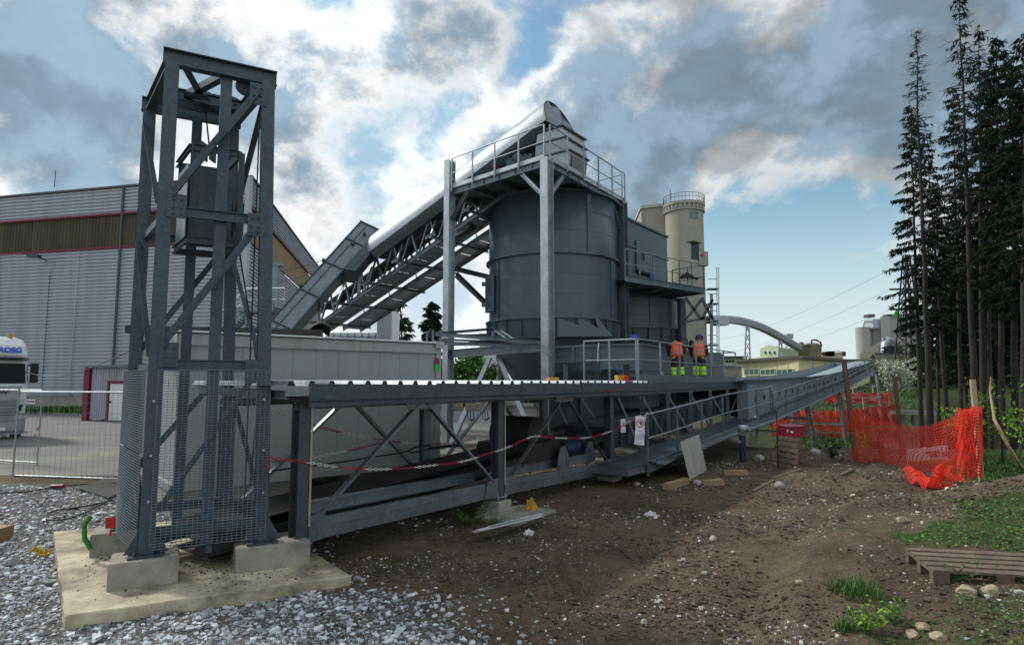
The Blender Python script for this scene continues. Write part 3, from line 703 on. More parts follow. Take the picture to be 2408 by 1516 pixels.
# inspection holes along the clad wall
for i in range(22):
    t = Tc0+.8+i*1.05
    if t > 40: break
    z = lerp(zbt(t), ztop(t), .5); q = MB()
    q.lathe((0, 0, 0), [(.055, 0), (.085, .012), (.055, .02)], 12); q.v = [tuple(K(t, WO+.04, z)+c_*v[0]+UP*v[1]+n_*v[2]) for v in q.v]
    q.add([K(t, WO+.043, z)+c_*(.055*math.cos(a*math.pi/6))+UP*(.055*math.sin(a*math.pi/6)) for a in range(12)], [tuple(range(12))], 1)
    q.build('inspection_hole', [M['galv_dark'], M['black']], lt)
q = MB(); q.grid(lambda u, v: K(T2+(T3-T2)*u, WO-(1.8+WO)*v, zbt(T2+(T3-T2)*u)-.04), 40, 1); q.build('floor_plate', M['galv_dark'], lt)
# side walkway
t = T2
while t < T3-.4:
    z = max(zbt(t), zw(t)-.12); q = MB(); q.ibeam(K(t, .86, z-.06), K(t, -1.9, z-.06), .1, .1, .01); q.build('floor_beam', M['galv_dark'], lt); t += 1.3
def strip(a, b, o0, o1, dz, n=24): 
    q = MB(); q.grid(lambda u, v: K(lerp(a, b, u), lerp(o0, o1, v), zw(lerp(a, b, u))+dz), n, 1); q.grid(lambda u, v: K(lerp(a, b, u), lerp(o1, o0, v), zw(lerp(a, b, u))+dz-.03), n, 1); return q
strip(W0-.9, W1, .1, .9, .0, 40).build('walkway_deck', M['galv_dark'], lt)
q = MB()
for k in range(40):
    a, b = lerp(W0, W1, k/40), lerp(W0, W1, (k+1)/40)
    q.sweep(K(a, .92, zw(a)-.02), K(b, .92, zw(b)-.02), [(-.02, -.2), (0, -.2), (.0, .02), (.1, .02), (.1, .06), (-.02, .06)], cap=False)
    if a > WB: q.sweep(K(a, .905, zw(a)+.08), K(b, .905, zw(b)+.08), [(-.006, -.08), (.006, -.08), (.006, .1), (-.006, .1)], cap=False)
q.build('toe_beam', M['galv'], lt)
q = MB()
for k in range(30):
    a, b = lerp(W0+.3, W1, k/30), lerp(W0+.3, W1, (k+1)/30)
    q.sweep(K(a, 1.05, zw(a)-.02), K(b, 1.05, zw(b)-.02), [(-.09, -.06), (.09, -.06), (.09, .01), (.075, .01), (.075, -.045), (-.075, -.045), (-.075, .01), (-.09, .01)], cap=False)
q.build('cable_duct', M['alu_cover'], lt)
q = MB(); q.chan(K(W0-.9, .06, zw(W0)-.09), K(W0-.9, .9, zw(W0)-.09), .06, .17, .01); q.chan(K(W0-.9, .86, zw(W0)-.09), K(W0, .86, zw(W0)-.09), .06, .17, .01); q.build('end_frame', GV, lt)
def rail(a, b, h0, name_post, n, e=.92, r=.021, mid=True):
    pts = [K(lerp(a, b, i/24), e, zw(lerp(a, b, i/24))+h0) for i in range(25)]
    q = MB(); q.tube(pts, r, 8)
    if mid: q.tube([p-UP*(h0*.5) for p in pts], r*.75, 8)
    q.build('handrail', M['galv_rail'], lt)
    for i in range(n+1):
        t = lerp(a, b, i/n); q = MB(); q.bar(K(t, e, zw(t)-.28), K(t, e, zw(t)+h0-.02), .045, .04, n_); q.build(name_post, GV, lt)
rail(W0, WB, 1.05, 'rail_post', 6)
rail(WB+.3, W1, .8, 'rail_post', 14)
q = MB(); q.tube([K(W0, .92, zw(W0)+1.08), K(W0-.08, .92, zw(W0)+1.04), K(W0-.1, .92, zw(W0)+.9)], .021, 8)
zz = zw(WB); q.tube([K(WB, .92, zz+1.05), K(WB+.5, .92, zz+1.08), K(WB+.12, .92, zz+.92), K(WB+.3, .92, zw(WB+.3)+.8)], .02, 8)
q.build('handrail_end', M['galv_rail'], lt)
# trestles carrying the gallery
def trestle(px, pyb, label, wid=.9, top_o=(.25, -2.0), legs=True, z0=None):
    t = tat(px, -.8); z1 = zbt(t)-.22; b = V(px, pyb, A-n_*.8, c_); z0 = b.z if z0 is None else z0
    r = thing('trestle', K(t, -.8, z0).to_tuple(), label, 'trestle', 'steel trestles under the gallery')
    f4 = {}
    for sx in (-1, 1):
        for k, o in enumerate(top_o):
            q = MB(); a = K(t+sx*wid*.5, o+(.25 if k == 0 else -.25), z0); bb = K(t+sx*wid*.22, o, z1); f4[(sx, k)] = (a, bb)
            q.angle(a, bb, .11, .014, n_); q.build('leg', M['galv_light'], r)
    q = MB(); 
    prs = [((-1, 0), (1, 0)), ((1, 0), (1, 1)), ((1, 1), (-1, 1)), ((-1, 1), (-1, 0))]
    nb = 3
    for p1, p2 in prs:
        for s in range(nb):
            u0, u1 = s/nb, (s+1)/nb
            q.bar(f4[p1][0].lerp(f4[p1][1], u0), f4[p2][0].lerp(f4[p2][1], u1), .055, .012, n_)
            q.bar(f4[p2][0].lerp(f4[p2][1], u0), f4[p1][0].lerp(f4[p1][1], u1), .055, .012, n_)
            q.bar(f4[p1][0].lerp(f4[p1][1], u1), f4[p2][0].lerp(f4[p2][1], u1), .06, .012, n_)
    q.build('lattice', M['galv_light'], r)
    return r, t, z0
r_, t_, z_ = trestle(1818, 1048, 'short cross braced steel trestle closest to the lattice bays', 1.0, (.5, -1.6))
r_, t_, z_ = trestle(1920, 1040, 'tall steel lattice trestle standing on a concrete block behind the pallet', 1.3)
plinth(K(t_, -.8, 0), 1.5, 2.6, z_, 'big pale concrete block under the tall lattice trestle', z_-1.0, 'concrete', c_)
trestle(2022, 962, 'farthest steel lattice trestle among the red netting', 1.6)
# ================= belt inside the canopy =================
bl = thing('belt_conveyor', K(4, -.9, .6).to_tuple(), 'black rubber belt conveyor under the canopy with tail drum', 'belt conveyor')
zb_ = lambda t: .33+.064*t
q = MB(); q.grid(lambda u, v: K(-.8+19*u, -.45-1.0*v, zb_(-.8+19*u)+.17*(abs(v-.5)*2)**2), 30, 8)
q.grid(lambda u, v: K(-.8+19*u, -1.45+1.0*v, zb_(-.8+19*u)-.16), 30, 2); q.build('belt', M['rubber'], bl)
for o in (-.42, -1.48):
    q = MB(); q.chan(K(-1.0, o, zb_(-1)-.02), K(14, o, zb_(14)-.02), .05, .15, .012); q.build('side_frame', M['rubber'], bl)
tcar = tat(1290, -.7)
q = MB(); d0_ = K(tcar-.7, -.5, zb_(tcar)+.35); q.rod(d0_, d0_-n_*1.0, .36, 28); q.build('drum', M['rubber'], bl)
# tensioning carriage with motor
tc_ = thing('drive_carriage', K(tcar, -.5, .3).to_tuple(), 'dark steel tensioning carriage with blue motor beneath the belt', 'drive unit')
q = MB(); q.hexa([K(tcar-1.5, -.32, .55), K(tcar+1.0, -.32, .65), K(tcar+1.0, -1.6, .65), K(tcar-1.5, -1.6, .55)], [K(tcar-1.3, -.32, .95), K(tcar+.9, -.32, 1.02), K(tcar+.9, -1.6, 1.02), K(tcar-1.3, -1.6, .95)]); q.build('frame', M['black'], tc_)
q = MB(); m0 = K(tcar+.2, -.3, .78); q.rod(m0-c_*.3, m0+c_*.25, .14, 20); 
for a in range(10): 
    g_ = a*math.pi/5; v = UP*math.cos(g_)*.15+n_*math.sin(g_)*.15; q.bar(m0-c_*.27+v, m0+c_*.1+v, .012, .02, v)
q.build('motor', M['navy'], tc_)
q = MB(); q.rod(m0+c_*.25, m0+c_*.27, .1, 20); q.build('nameplate', M['wood_pale'], tc_)
for t in (tcar-.25, tcar+.85):
    q = MB(); q.plate([K(t-.2, -.18, .38), K(t+.2, -.18, .42), K(t+.2, -.18, .62), K(t+.08, -.18, .86), K(t-.1, -.18, .84), K(t-.2, -.18, .6)], .03); q.build('bracket', M['galv'], tc_)
q = MB(); q.box(K(tcar+.3, -.3, .52), (.9, .3, .18), Matrix(((c_.x, -c_.y, 0), (c_.y, c_.x, 0), (0, 0, 1)))); q.build('base_frame', M['galv'], tc_)
q = MB(); q.tube([V(640, 1106, A-n_*.9, c_), V(800, 1086, A-n_*.9, c_), V(930, 1066, A-n_*.9, c_), V(960, 1060, A-n_*.9, c_)], .014, 6)
e0 = V(960, 1060, A-n_*.9, c_); e1 = V(1060, 1048, A-n_*.9, c_)
q.tube([e0+UP*.0, e0+c_*.15+UP*.05, e0+c_*.5+UP*.06, e0+c_*.55, e0+c_*.3-UP*.03, e0+c_*.05-UP*.03], .016, 6, closed=True)
q.rod(e0+c_*.5, e1+c_*.3, .028, 8)
tag(q.build('tension_rope', M['black']), 'dark tension rope with shackle and turnbuckle under the canopy', 'rope')
# ================= lettering helper =================
def text(name, s, loc, size, m, parent=None, xd=Vector((1, 0, 0)), ud=UP, ext=.004, align='CENTER', bold=0.0, shear=0.0):
    cu = bpy.data.curves.new(name, 'FONT'); cu.body = s; cu.size = size; cu.extrude = ext; cu.align_x = align; cu.align_y = 'CENTER'; cu.offset = bold; cu.shear = shear
    o = bpy.data.objects.new(name, cu); COL.objects.link(o); cu.materials.append(m)
    xd = Vector(xd).normalized(); ud = Vector(ud).normalized(); nn = xd.cross(ud)
    R3 = Matrix((xd, ud, nn)).transposed()
    org = Vector(parent['_o']) if parent else Vector((0, 0, 0))
    o.matrix_world = Matrix.Translation(Vector(loc)-org) @ R3.to_4x4()
    dg = bpy.context.evaluated_depsgraph_get(); me = bpy.data.meshes.new_from_object(o.evaluated_get(dg)); mw_ = o.matrix_world.copy(); bpy.data.objects.remove(o)
    o = bpy.data.objects.new(name, me); COL.objects.link(o); o.matrix_world = mw_
    if parent: o.parent = parent
    return o
# ================= site container =================
cL = P(418, 895, 10.5); cR = P(1036, 895, 13.9); cL.z = cR.z = 0
u_ = (cR-cL); CW = u_.length; u_.normalize(); b_ = Vector((-u_.y, u_.x, 0)); z0, z1 = .36, 3.04; CD = 2.45
def CC(t, o, z): return cL+u_*t+b_*o+UP*z
cn = thing('site_container', CC(CW/2, CD/2, z0).to_tuple(), 'long light grey site container behind the conveyor canopy', 'container')
q = MB(); npan = 11
prof = []
for i in range(npan):
    a, b = .12+(CW-.24)*i/npan, .12+(CW-.24)*(i+1)/npan; prof += [(a+.008, 0), (b-.008, 0), (b-.004, .007), (b+.004, .007)]
k = len(prof); q.add([CC(t, .03+h, z0+.1) for t, h in prof]+[CC(t, .03+h, z1-.22) for t, h in prof], [(i, i+1, k+i+1, k+i) for i in range(k-1)])
prof2 = []
for i in range(4):
    a, b = .12+(CD-.24)*i/4, .12+(CD-.24)*(i+1)/4; prof2 += [(a+.012, 0), (b-.012, 0), (b-.006, .012), (b+.006, .012)]
k = len(prof2)
for tt, sg in ((.03, 1), (CW-.03, -1)): q.add([CC(tt+sg*h, t, z0+.1) for t, h in prof2]+[CC(tt+sg*h, t, z1-.22) for t, h in prof2], [((i, i+1, k+i+1, k+i) if sg < 0 else (i+1, i, k+i, k+i+1)) for i in range(k-1)])
q.quad(CC(.05, CD-.03, z0), CC(CW-.05, CD-.03, z0), CC(CW-.05, CD-.03, z1-.2), CC(.05, CD-.03, z1-.2)); q.build('wall', M['container'], cn)
for t in (.06, CW-.06):
    for o in (.06, CD-.06): q = MB(); q.box(CC(t, o, (z0+z1)/2), (.13, .13, z1-z0-.2), Matrix(((u_.x, -u_.y, 0), (u_.y, u_.x, 0), (0, 0, 1)))); q.build('corner_post', M['container_trim'], cn)
for zz_, hh_ in ((z1-.13, .2), (z0+.05, .12)):
    q = MB()
    for o in (.02, CD-.02): q.bar(CC(.0, o, zz_), CC(CW, o, zz_), .1, hh_)
    for t in (.02, CW-.02): q.bar(CC(t, .07, zz_), CC(t, CD-.07, zz_), .1, hh_-.004)
    q.build('frame_rail', M['container_trim'], cn)
q = MB(); q.hexa([CC(-.03, -.06, z1-.02), CC(CW+.03, -.06, z1-.02), CC(CW+.03, CD+.05, z1-.02), CC(-.03, CD+.05, z1-.02)], [CC(-.03, -.06, z1+.015), CC(CW+.03, -.06, z1+.015), CC(CW+.03, CD+.05, z1+.03), CC(-.03, CD+.05, z1+.03)])
q.build('roof', M['roof_felt'], cn)
q = MB(); q.bar(CC(-.03, -.075, z1+.005), CC(CW+.03, -.075, z1+.005), .025, .03); q.build('roof_edge', M['white_paint'], cn)
q = MB(); q.box(CC(CW-.09, -.02, z1-.04), (.2, .14, .16), Matrix(((u_.x, -u_.y, 0), (u_.y, u_.x, 0), (0, 0, 1)))); q.rod(CC(CW-.08, -.1, z1-.04), CC(CW-.08, -.085, z1-.04), .045, 14); q.build('corner_casting', M['container_trim'], cn)
q = MB(); s0 = CC(CW-.1, -.012, 0)
q.plate([s0-u_*.06+UP*(z1-.47), s0+u_*.06+UP*(z1-.47), s0+u_*.06+UP*(z1-.38), s0+u_*.0+UP*(z1-.32), s0-u_*.06+UP*(z1-.32)], .004, 0); q.plate([s0-u_*.06+UP*(z1-.63), s0+u_*.06+UP*(z1-.63), s0+u_*.06+UP*(z1-.48), s0-u_*.06+UP*(z1-.48)], .004, 1)
q.build('sticker', [M['crimson'], M['sticker_green']], cn)
for t, lab in ((.5, 'concrete sleeper under the left half of the grey container'), (CW-1.6, 'concrete sleeper under the right half of the grey container')):
    q = MB(); q.hexa([CC(t-.5, .1, -.1), CC(t+1.8, .1, -.1), CC(t+1.8, CD-.1, -.1), CC(t-.5, CD-.1, -.1)], [CC(t-.5, .1, z0-.01), CC(t+1.8, .1, z0-.01), CC(t+1.8, CD-.1, z0-.01), CC(t-.5, CD-.1, z0-.01)])
    tag(q.build('concrete_sleeper', M['concrete']), lab, 'sleeper')
q = MB(); q.box(CC(-.35, .5, 2.75), (.5, .45, .4), Matrix(((u_.x, -u_.y, 0), (u_.y, u_.x, 0), (0, 0, 1)))); q.build('air_conditioner', M['container_trim'], cn)
# second, lower cabin behind
e0 = P(300, 895, 16.2); e1 = P(748, 895, 17.6); e0.z = e1.z = 0; eu = (e1-e0); EL = eu.length; eu.normalize(); eb = Vector((-eu.y, eu.x, 0))
def EE(t, o, z): return e0+eu*t+eb*o+UP*z
zt = P(700, 774, 17.4).z
cb2 = thing('site_cabin', EE(EL/2, 1.5, 0).to_tuple(), 'off-white site cabin with ragged black roof edge behind the container', 'cabin')
q = MB(); q.hexa([EE(0, 0, 0), EE(EL, 0, 0), EE(EL, 3, 0), EE(0, 3, 0)], [EE(0, 0, zt-.2), EE(EL, 0, zt-.2), EE(EL, 3, zt-.2), EE(0, 3, zt-.2)])
for i in range(9): q.bar(EE(EL+.004, .2+i*.33, .2), EE(EL+.004, .2+i*.33, zt-.25), .03, .02, eb)
q.build('wall', M['container'], cb2)
q = MB(); q.hexa([EE(-.1, -.12, zt-.2), EE(EL+.1, -.12, zt-.2), EE(EL+.1, 3.1, zt-.2), EE(-.1, 3.1, zt-.2)], [EE(-.1, -.12, zt), EE(EL+.1, -.12, zt), EE(EL+.1, 3.1, zt), EE(-.1, 3.1, zt)]); q.build('roof', M['roof_felt'], cb2)
q = MB(); r2 = random.Random(4)
q.grid(lambda a, b: EE(EL-.25+.55*a, -.2+3.2*b, zt+.03+.14*math.sin(a*3.1)*(1+.5*math.sin(b*17))+.05*math.sin(b*40)), 5, 30); q.build('roof_felt', M['roof_felt'], cb2)
# ================= big hall =================
hc = Vector((-18.4, 42, 0)); hl = Vector((-52, 50.0, 0)); hs = Vector((-25.3, 81.0, 0))
hall = thing('industrial_hall', (-35, 55, 0), 'huge corrugated metal hall with brown band and dark red trims', 'hall')
def ribbed(p0, p1, z0, z1, out, per=.26, dep=.12, horiz=True, base=0.0):
    q = MB(); pts = []
    if horiz:
        z = z0
        while z < z1-per*.5:
            for dz, h in ((0, 0), (per*.5, 0), (per*.58, dep), (per*.92, dep)): pts.append((z+dz, h))
            z += per
        pts.append((z1, 0)); k = len(pts)
        q.add([Vector((p0.x, p0.y, z))+out*(base+h) for z, h in pts]+[Vector((p1.x, p1.y, z))+out*(base+h) for z, h in pts], [(i, k+i, k+i+1, i+1) for i in range(k-1)])
    else:
        L_ = (p1-p0).length; d = (p1-p0).normalized(); t = 0
        while t < L_-per*.5:
            for dt, h in ((0, 0), (per*.5, 0), (per*.6, dep), (per*.9, dep)): pts.append((t+dt, h))
            t += per
        pts.append((L_, 0)); k = len(pts)
        q.add([Vector((p0.x, p0.y, z0))+d*t+out*(base+h) for t, h in pts]+[Vector((p0.x, p0.y, z1))+d*t+out*(base+h) for t, h in pts], [(i, i+1, k+i+1, k+i) for i in range(k-1)])
    return q
d1 = (hl-hc).normalized(); o1 = Vector((d1.y, -d1.x, 0));  o1 = o1 if o1.y < 0 else -o1
d2 = (hs-hc).normalized(); o2 = Vector((d2.y, -d2.x, 0)); o2 = o2 if o2.x > 0 else -o2
zA, zB1, zB2, zTop = 1.1, 11.85, 14.35, 16.4
for (p, qv, o, band, nm) in ((hl, hc, o1, 'band_brown', 1), (hc, hs, o2, 'band_ochre', 2)):
    ribbed(p, qv, zA, zB1, o).build('wall_cladding', M['cladding'], hall)
    ribbed(p, qv, zB2+.15, zTop, o, base=.03).build('upper_cladding', M['cladding'], hall)
    ribbed(p, qv, zB1+.12, zB2, o, .3 if nm == 1 else .9, .05, False, -.05).build('translucent_band', M[band], hall)
    for z in (zB1+.06, zB2+.07):
        q = MB(); q.bar(p+o*.12+UP*z, qv+o*.12+UP*z, .12, .14); q.build('trim', M['trim_red'], hall)
    q = MB(); q.bar(p+o*.1+UP*(zTop+.05), qv+o*.1+UP*(zTop+.05), .3, .14); q.build('roof_edge', M['roof_dark'], hall)
    q = MB(); q.quad(p+o*-.1+UP*-.2, qv+o*-.1-UP*.2, qv-o*.1+UP*zA, p-o*.1+UP*zA)
    k = 0; L_ = (qv-p).length
    while k < L_: q.box(p+(qv-p).normalized()*k+UP*(zA/2-.1), (.7, .5, zA+.1)); k += 5.3
    q.build('base_wall', M['concrete'], hall)
q = MB(); q.bar(hc+o1*.06+o2*.06+UP*zA, hc+o1*.06+o2*.06+UP*zTop, .35, .35, o1); q.build('corner_trim', M['cladding'], hall)
q = MB(); back = hl+(hs-hc); rz = zTop+.02
q.add([hl+UP*rz, hc+UP*rz, hs+UP*rz, back+UP*rz], [(0, 1, 2, 3)]); q.build('roof', M['roof_dark'], hall)
lp = V(110, 612, hc+o1*.1, d1); q = MB(); q.bar(lp, lp+o1*.9+UP*.1, .08, .08); q.box(lp+o1*1.0+UP*.12, (.8, .45, .22)); q.build('wall_lamp', M['galv_dark'], hall)
q = MB(); lr = V(128, 440, hc, d1); q.rod(lr, lr+UP*1.3, .03, 5); q.build('lightning_rod', M['galv_dark'], hall)
for k_ in (6.5, 14.2, 21.8, 29.0):
    q = MB(); p = hc+d1*k_+o1*.13; q.bar(p+UP*zA, p+UP*(zB1-.05), .07, .03, o1); q.build('sheet_joint', M['cladding'], hall)
q = MB(); p = hc+d1*10.4+o1*.2; q.rod(p+UP*.2, p+UP*zTop, .09, 8); q.build('downpipe', M['galv_dark'], hall)
# conduit and seams down the wall
q = MB(); a = V(118, 640, hc+o1*.1, d1); q.bar(Vector((a.x, a.y, 1.5)), a, .05, .05)
q.build('conduit', M['galv_dark'], hall)
# ================= red trimmed porch in front of the hall =================
a0 = P(204, 895, 34.5); a1 = P(345, 895, 33.5); a0.z = a1.z = 0; zp = P(210, 859, 34.5).z
pd = (a1-a0).normalized(); po_ = Vector((pd.y, -pd.x, 0)); PLn = (a1-a0).length
pc = thing('entrance_porch', ((a0+a1)/2-po_*1.2).to_tuple(), 'small corrugated porch with dark red corner and white door', 'porch')
ribbed(a0+pd*.35, a0+pd*1.5, .1, zp-.1, po_, .16, .04, False).build('wall_cladding', M['cladding'], pc)
ribbed(a0+pd*1.4, a1, zp-.85, zp-.1, po_, .16, .04, False, -.002).build('wall_cladding', M['cladding'], pc)
ribbed(a0-po_*6, a0, .1, zp-.1, -pd, .16, .04, False).build('wall_cladding', M['cladding'], pc)
q = MB(); q.bar(a0+pd*.16+UP*-.1, a0+pd*.16+UP*(zp-.12), .36, .34, po_); q.build('corner_trim', M['trim_red'], pc)
q = MB(); q.bar(a0+pd*1.57-UP*.1, a0+pd*1.57+UP*(zp-.85), .16, .14, po_); q.bar(a0+pd*1.65+UP*(zp-.93), a1+UP*(zp-.93), .14, .16); q.build('door_frame', M['trim_red'], pc)
q = MB(); q.plate([a0+pd*1.66+UP*.05, a0+pd*2.7+UP*.05, a0+pd*2.7+UP*(zp-1.0), a0+pd*1.66+UP*(zp-1.0)], .05); dr = q.build('door', M['white_paint'], pc)
q = MB(); q.box(a0+pd*1.76+po_*.05+UP*1.05, (.05, .1, .12)); q.build('handle', M['black'], dr)
q = MB(); t = -.25; pts = []
while t < PLn+.2: pts += [(t, 0), (t+.06, .04)]; t += .12
k = len(pts); q.add([a0+pd*t+po_*.35+UP*(zp-.08+h) for t, h in pts]+[a0+pd*t-po_*6+UP*(zp+.3+h) for t, h in pts], [(i, i+1, k+i+1, k+i) for i in range(k-1)])
q.add([a0+pd*t+po_*.35+UP*(zp-.11) for t, h in pts]+[a0+pd*t+po_*.35+UP*(zp-.08+h) for t, h in pts], [(i, i+1, k+i+1, k+i) for i in range(k-1)]); q.build('roof', M['galv'], pc)
# ================= lorry at the left edge =================
tx = P(-33, 895, 23); tx.z = 0
yaw = R(41); fx = Vector((math.cos(yaw), math.sin(yaw), 0)); fy = Vector((-math.sin(yaw), math.cos(yaw), 0))   # fx right, fy backwards
def TT(u, w, z): return tx+fx*u+fy*w+UP*z
tr = thing('truck', tx.to_tuple(), 'white lorry with grey slatted grille cut off by the left edge', 'truck')
def loft(secs, m, name, parent=tr, cap=True):
    q = MB(); k = len(secs[0])
    for s in secs: q.v += [tuple(p) for p in s]
    for i in range(len(secs)-1):
        for j in range(k): q.f.append((i*k+j, i*k+(j+1) % k, (i+1)*k+(j+1) % k, (i+1)*k+j)); q.m.append(0); q.smooth.append(False)
    q.f += [tuple(range(k-1, -1, -1)), tuple(range((len(secs)-1)*k, len(secs)*k))]; q.m += [0, 0]; q.smooth += [False, False]
    return q.build(name, m, parent)
def csec(hw, d0, d1, z, r=.25): # plan section, rounded front corners
    pts = [TT(-hw, d1, z)]
    for i in range(5): g = math.pi+i*math.pi/8; pts.append(TT(-hw+r+r*math.cos(g), d0+r+r*math.sin(g), z))
    for i in range(5): g = 1.5*math.pi+i*math.pi/8; pts.append(TT(hw-r+r*math.cos(g), d0+r+r*math.sin(g), z))
    pts.append(TT(hw, d1, z)); return pts
loft([csec(1.22, .12, 2.2, .95), csec(1.25, .02, 2.2, 1.5), csec(1.25, .0, 2.2, 2.05)], M['white_paint'], 'body')
loft([csec(1.24, .03, 2.2, 2.05), csec(1.18, .2, 2.2, 2.98)], M['white_paint'], 'cab_shell')
loft([csec(1.2, .18, 2.2, 2.98), csec(1.2, .14, 2.2, 3.2, .3), csec(1.16, .28, 2.2, 3.55, .4), csec(1.02, .62, 2.2, 3.82, .5), csec(.8, 1.1, 2.2, 3.92, .5)], M['white_paint'], 'roof_fairing')
q = MB(); q.add([TT(-1.16, .012, 2.1), TT(1.16, .012, 2.1), TT(1.12, .15, 2.86), TT(-1.12, .15, 2.86)], [(0, 1, 2, 3)]); q.build('windscreen', M['glass_dark'], tr)
for s in (-1, 1):
    q = MB(); q.add([TT(s*1.252, .3, 2.12), TT(s*1.252, 1.5, 2.12), TT(s*1.2, 1.5, 2.85), TT(s*1.2, .42, 2.85)], [(0, 1, 2, 3)]); q.build('side_window', M['glass_dark'], tr)
    q = MB(); q.box(TT(s*1.42, .25, 2.5), (.16, .22, .75)); q.bar(TT(s*1.2, .3, 2.8), TT(s*1.4, .25, 2.8), .05); q.build('mirror', M['black'], tr)
    q = MB(); q.plate([TT(s*.78, -.012, 1.02), TT(s*1.1, .05, 1.08), TT(s*1.14, .07, 1.32), TT(s*.82, -.012, 1.2)], .03); q.build('headlight', M['glass_dark'], tr)
    for w in (1.4, 4.6):
        q = MB(); q.rod(TT(s*.85, w, .5), TT(s*1.2, w, .5), .5, 24); wh = q.build('wheel', M['rubber'], tr)
        q = MB(); q.rod(TT(s*1.19, w, .5), TT(s*1.21, w, .5), .28, 20); q.build('rim', M['galv_light'], wh)
q = MB(); q.plate([TT(-1.2, -.14, 2.98), TT(1.2, -.14, 2.98), TT(1.2, .1, 3.08), TT(-1.2, .1, 3.08)], .03); q.build('sun_visor', M['glass_dark'], tr)
loft([csec(1.22, -.05, .5, .2), csec(1.25, -.12, .5, .35), csec(1.25, -.12, .5, .78), csec(1.2, -.06, .5, .92)], M['truck_grey'], 'bumper')
q = MB(); q.plate([TT(-.95, -.02, .95), TT(.95, -.02, .95), TT(1.05, -.02, 2.0), TT(-1.05, -.02, 2.0)], .05); q.build('grille_panel', M['truck_grey'], tr)
for k in range(7):
    z = .72+k*.125; q = MB(); w = .86+.03*k; q.sweep(TT(-w, -.1, z), TT(w, -.1, z), [(-.05, -.02), (.03, -.035), (.04, .02), (-.02, .03)]); q.build('grille_slat', M['galv_light'], tr)
q = MB(); q.box(TT(.45, -.155, .42), (.54, .02, .12)); pl = q.build('number_plate', M['paper'], tr); text('lettering', 'N·HBY', TT(.5, -.172, .42), .12, M['ink'], tr, fx)
text('lettering', 'ROSG', TT(.64, .1, 3.36), .27, M['blue_text'], tr, fx, UP+fy*.3, .01, bold=.012)
q = MB(); q.bar(TT(-.2, .1, 3.14), TT(1.0, .1, 3.14), .02, .02); q.build('pinstripe', M['chain_red'], tr)
text('lettering', 'DAF', TT(.5, -.06, 1.78), .2, M['ink'], tr, fx, bold=.008)
q = MB(); q.rod(TT(.62, .9, 3.86), TT(.62, .9, 4.02), .08, 14); q.build('beacon', M['amber'], tr)
q = MB(); q.bar(TT(-.4, 2.0, .75), TT(-.4, 6.5, .75), .12, .25); q.bar(TT(.4, 2.0, .75), TT(.4, 6.5, .75), .12, .25); q.box(TT(0, 2.25, 1.0), (1.6, .2, .7)); q.build('chassis', M['black'], tr)
q = MB(); q.bar(TT(-.3, .3, 2.15), TT(1.0, .35, 2.15), .3, .1); q.box(TT(.35, .7, 2.45), (.5, .3, .6)); q.build('dashboard', M['black'], tr)
# ================= site fence =================
def fence_panel(p0, p1, h, label):
    d = (p1-p0); Lg = d.length; d.normalize(); r = thing('fence_panel', ((p0+p1)/2).to_tuple(), label, 'fence panel', 'temporary mesh fence panels')
    for p in (p0, p1):
        q = MB(); q.rod(p, p+UP*h, .021, 10); q.build('post', M['galv_rail'], r)
    for z in (.12, h-.06):
        q = MB(); q.rod(p0+UP*z, p1+UP*z, .02, 10); q.build('rail', M['galv_rail'], r)
    q = MB(); k = int(Lg/.14)
    for i in range(1, k): q.bar(p0+d*(Lg*i/k)+UP*.12, p0+d*(Lg*i/k)+UP*(h-.06), .0036, .0036, d)
    for j in range(1, 8): z = .12+(h-.18)*j/8; q.bar(p0+UP*z, p1+UP*z, .0045, .0045)
    q.build('wire_mesh', M['galv_rail'], r); return r
fa0 = G(-140, 1098, -.05); fa1 = G(97, 1105, -.05); fb0 = G(29, 1130, -.1); fb1 = G(318, 1140, -.1)
fa0 = P(-140, 895, 17.6); fa1 = P(101, 895, 16.4)
for p in (fa0, fa1): p.z = -.05
fence_panel(fa0, fa1, 2.06, 'mesh fence panel running past the lorry with a tape knot on its post')
fence_panel(fb0, fb1, 2.1, 'nearer mesh fence panel between the lorry and the tower')
q = MB(); s = fa1+(fa0-fa1).normalized()*.36+UP*1.7-Vector((0, .03, 0)); xd = (fa1-fa0).normalized()
q.plate([s-xd*.16-UP*.06, s+xd*.16-UP*.06, s+xd*.16+UP*.06, s-xd*.16+UP*.06], .006); sg = q.build('sign', M['paper']); tag(sg, 'small white sign with red lettering on the fence by the lorry', 'sign')
text('lettering', 'VITZTHUM', s-Vector((0, .012, 0)), .058, M['crimson'], sg, xd, ext=.001, bold=.003)
q = MB(); tp_ = fa1+UP*1.05-Vector((0, .03, 0))
for k in range(3): q.plate([tp_-xd*(.02+.05*k)-UP*(.09*k), tp_-xd*(-.02+.05*k)-UP*(.09*k), tp_-xd*(.03+.05*k)-UP*(.09*k+.09), tp_-xd*(.07+.05*k)-UP*(.09*k+.09)], .003, k % 2)
tag(q.build('barrier_tape', [M['chain_red'], M['chain_white']]), 'short red and white tape end tied to the fence post', 'tape')
# overhead wire between hall and lorry
q = MB(); pa = P(60, 874, 24); pb = P(320, 818, 12); q.tube([pa.lerp(pb, i/12)-UP*(.35*math.sin(math.pi*i/12)) for i in range(13)], .011, 5); tag(q.build('overhead_cable', M['black']), 'black cable sagging from beside the lorry up to the tower', 'cable')
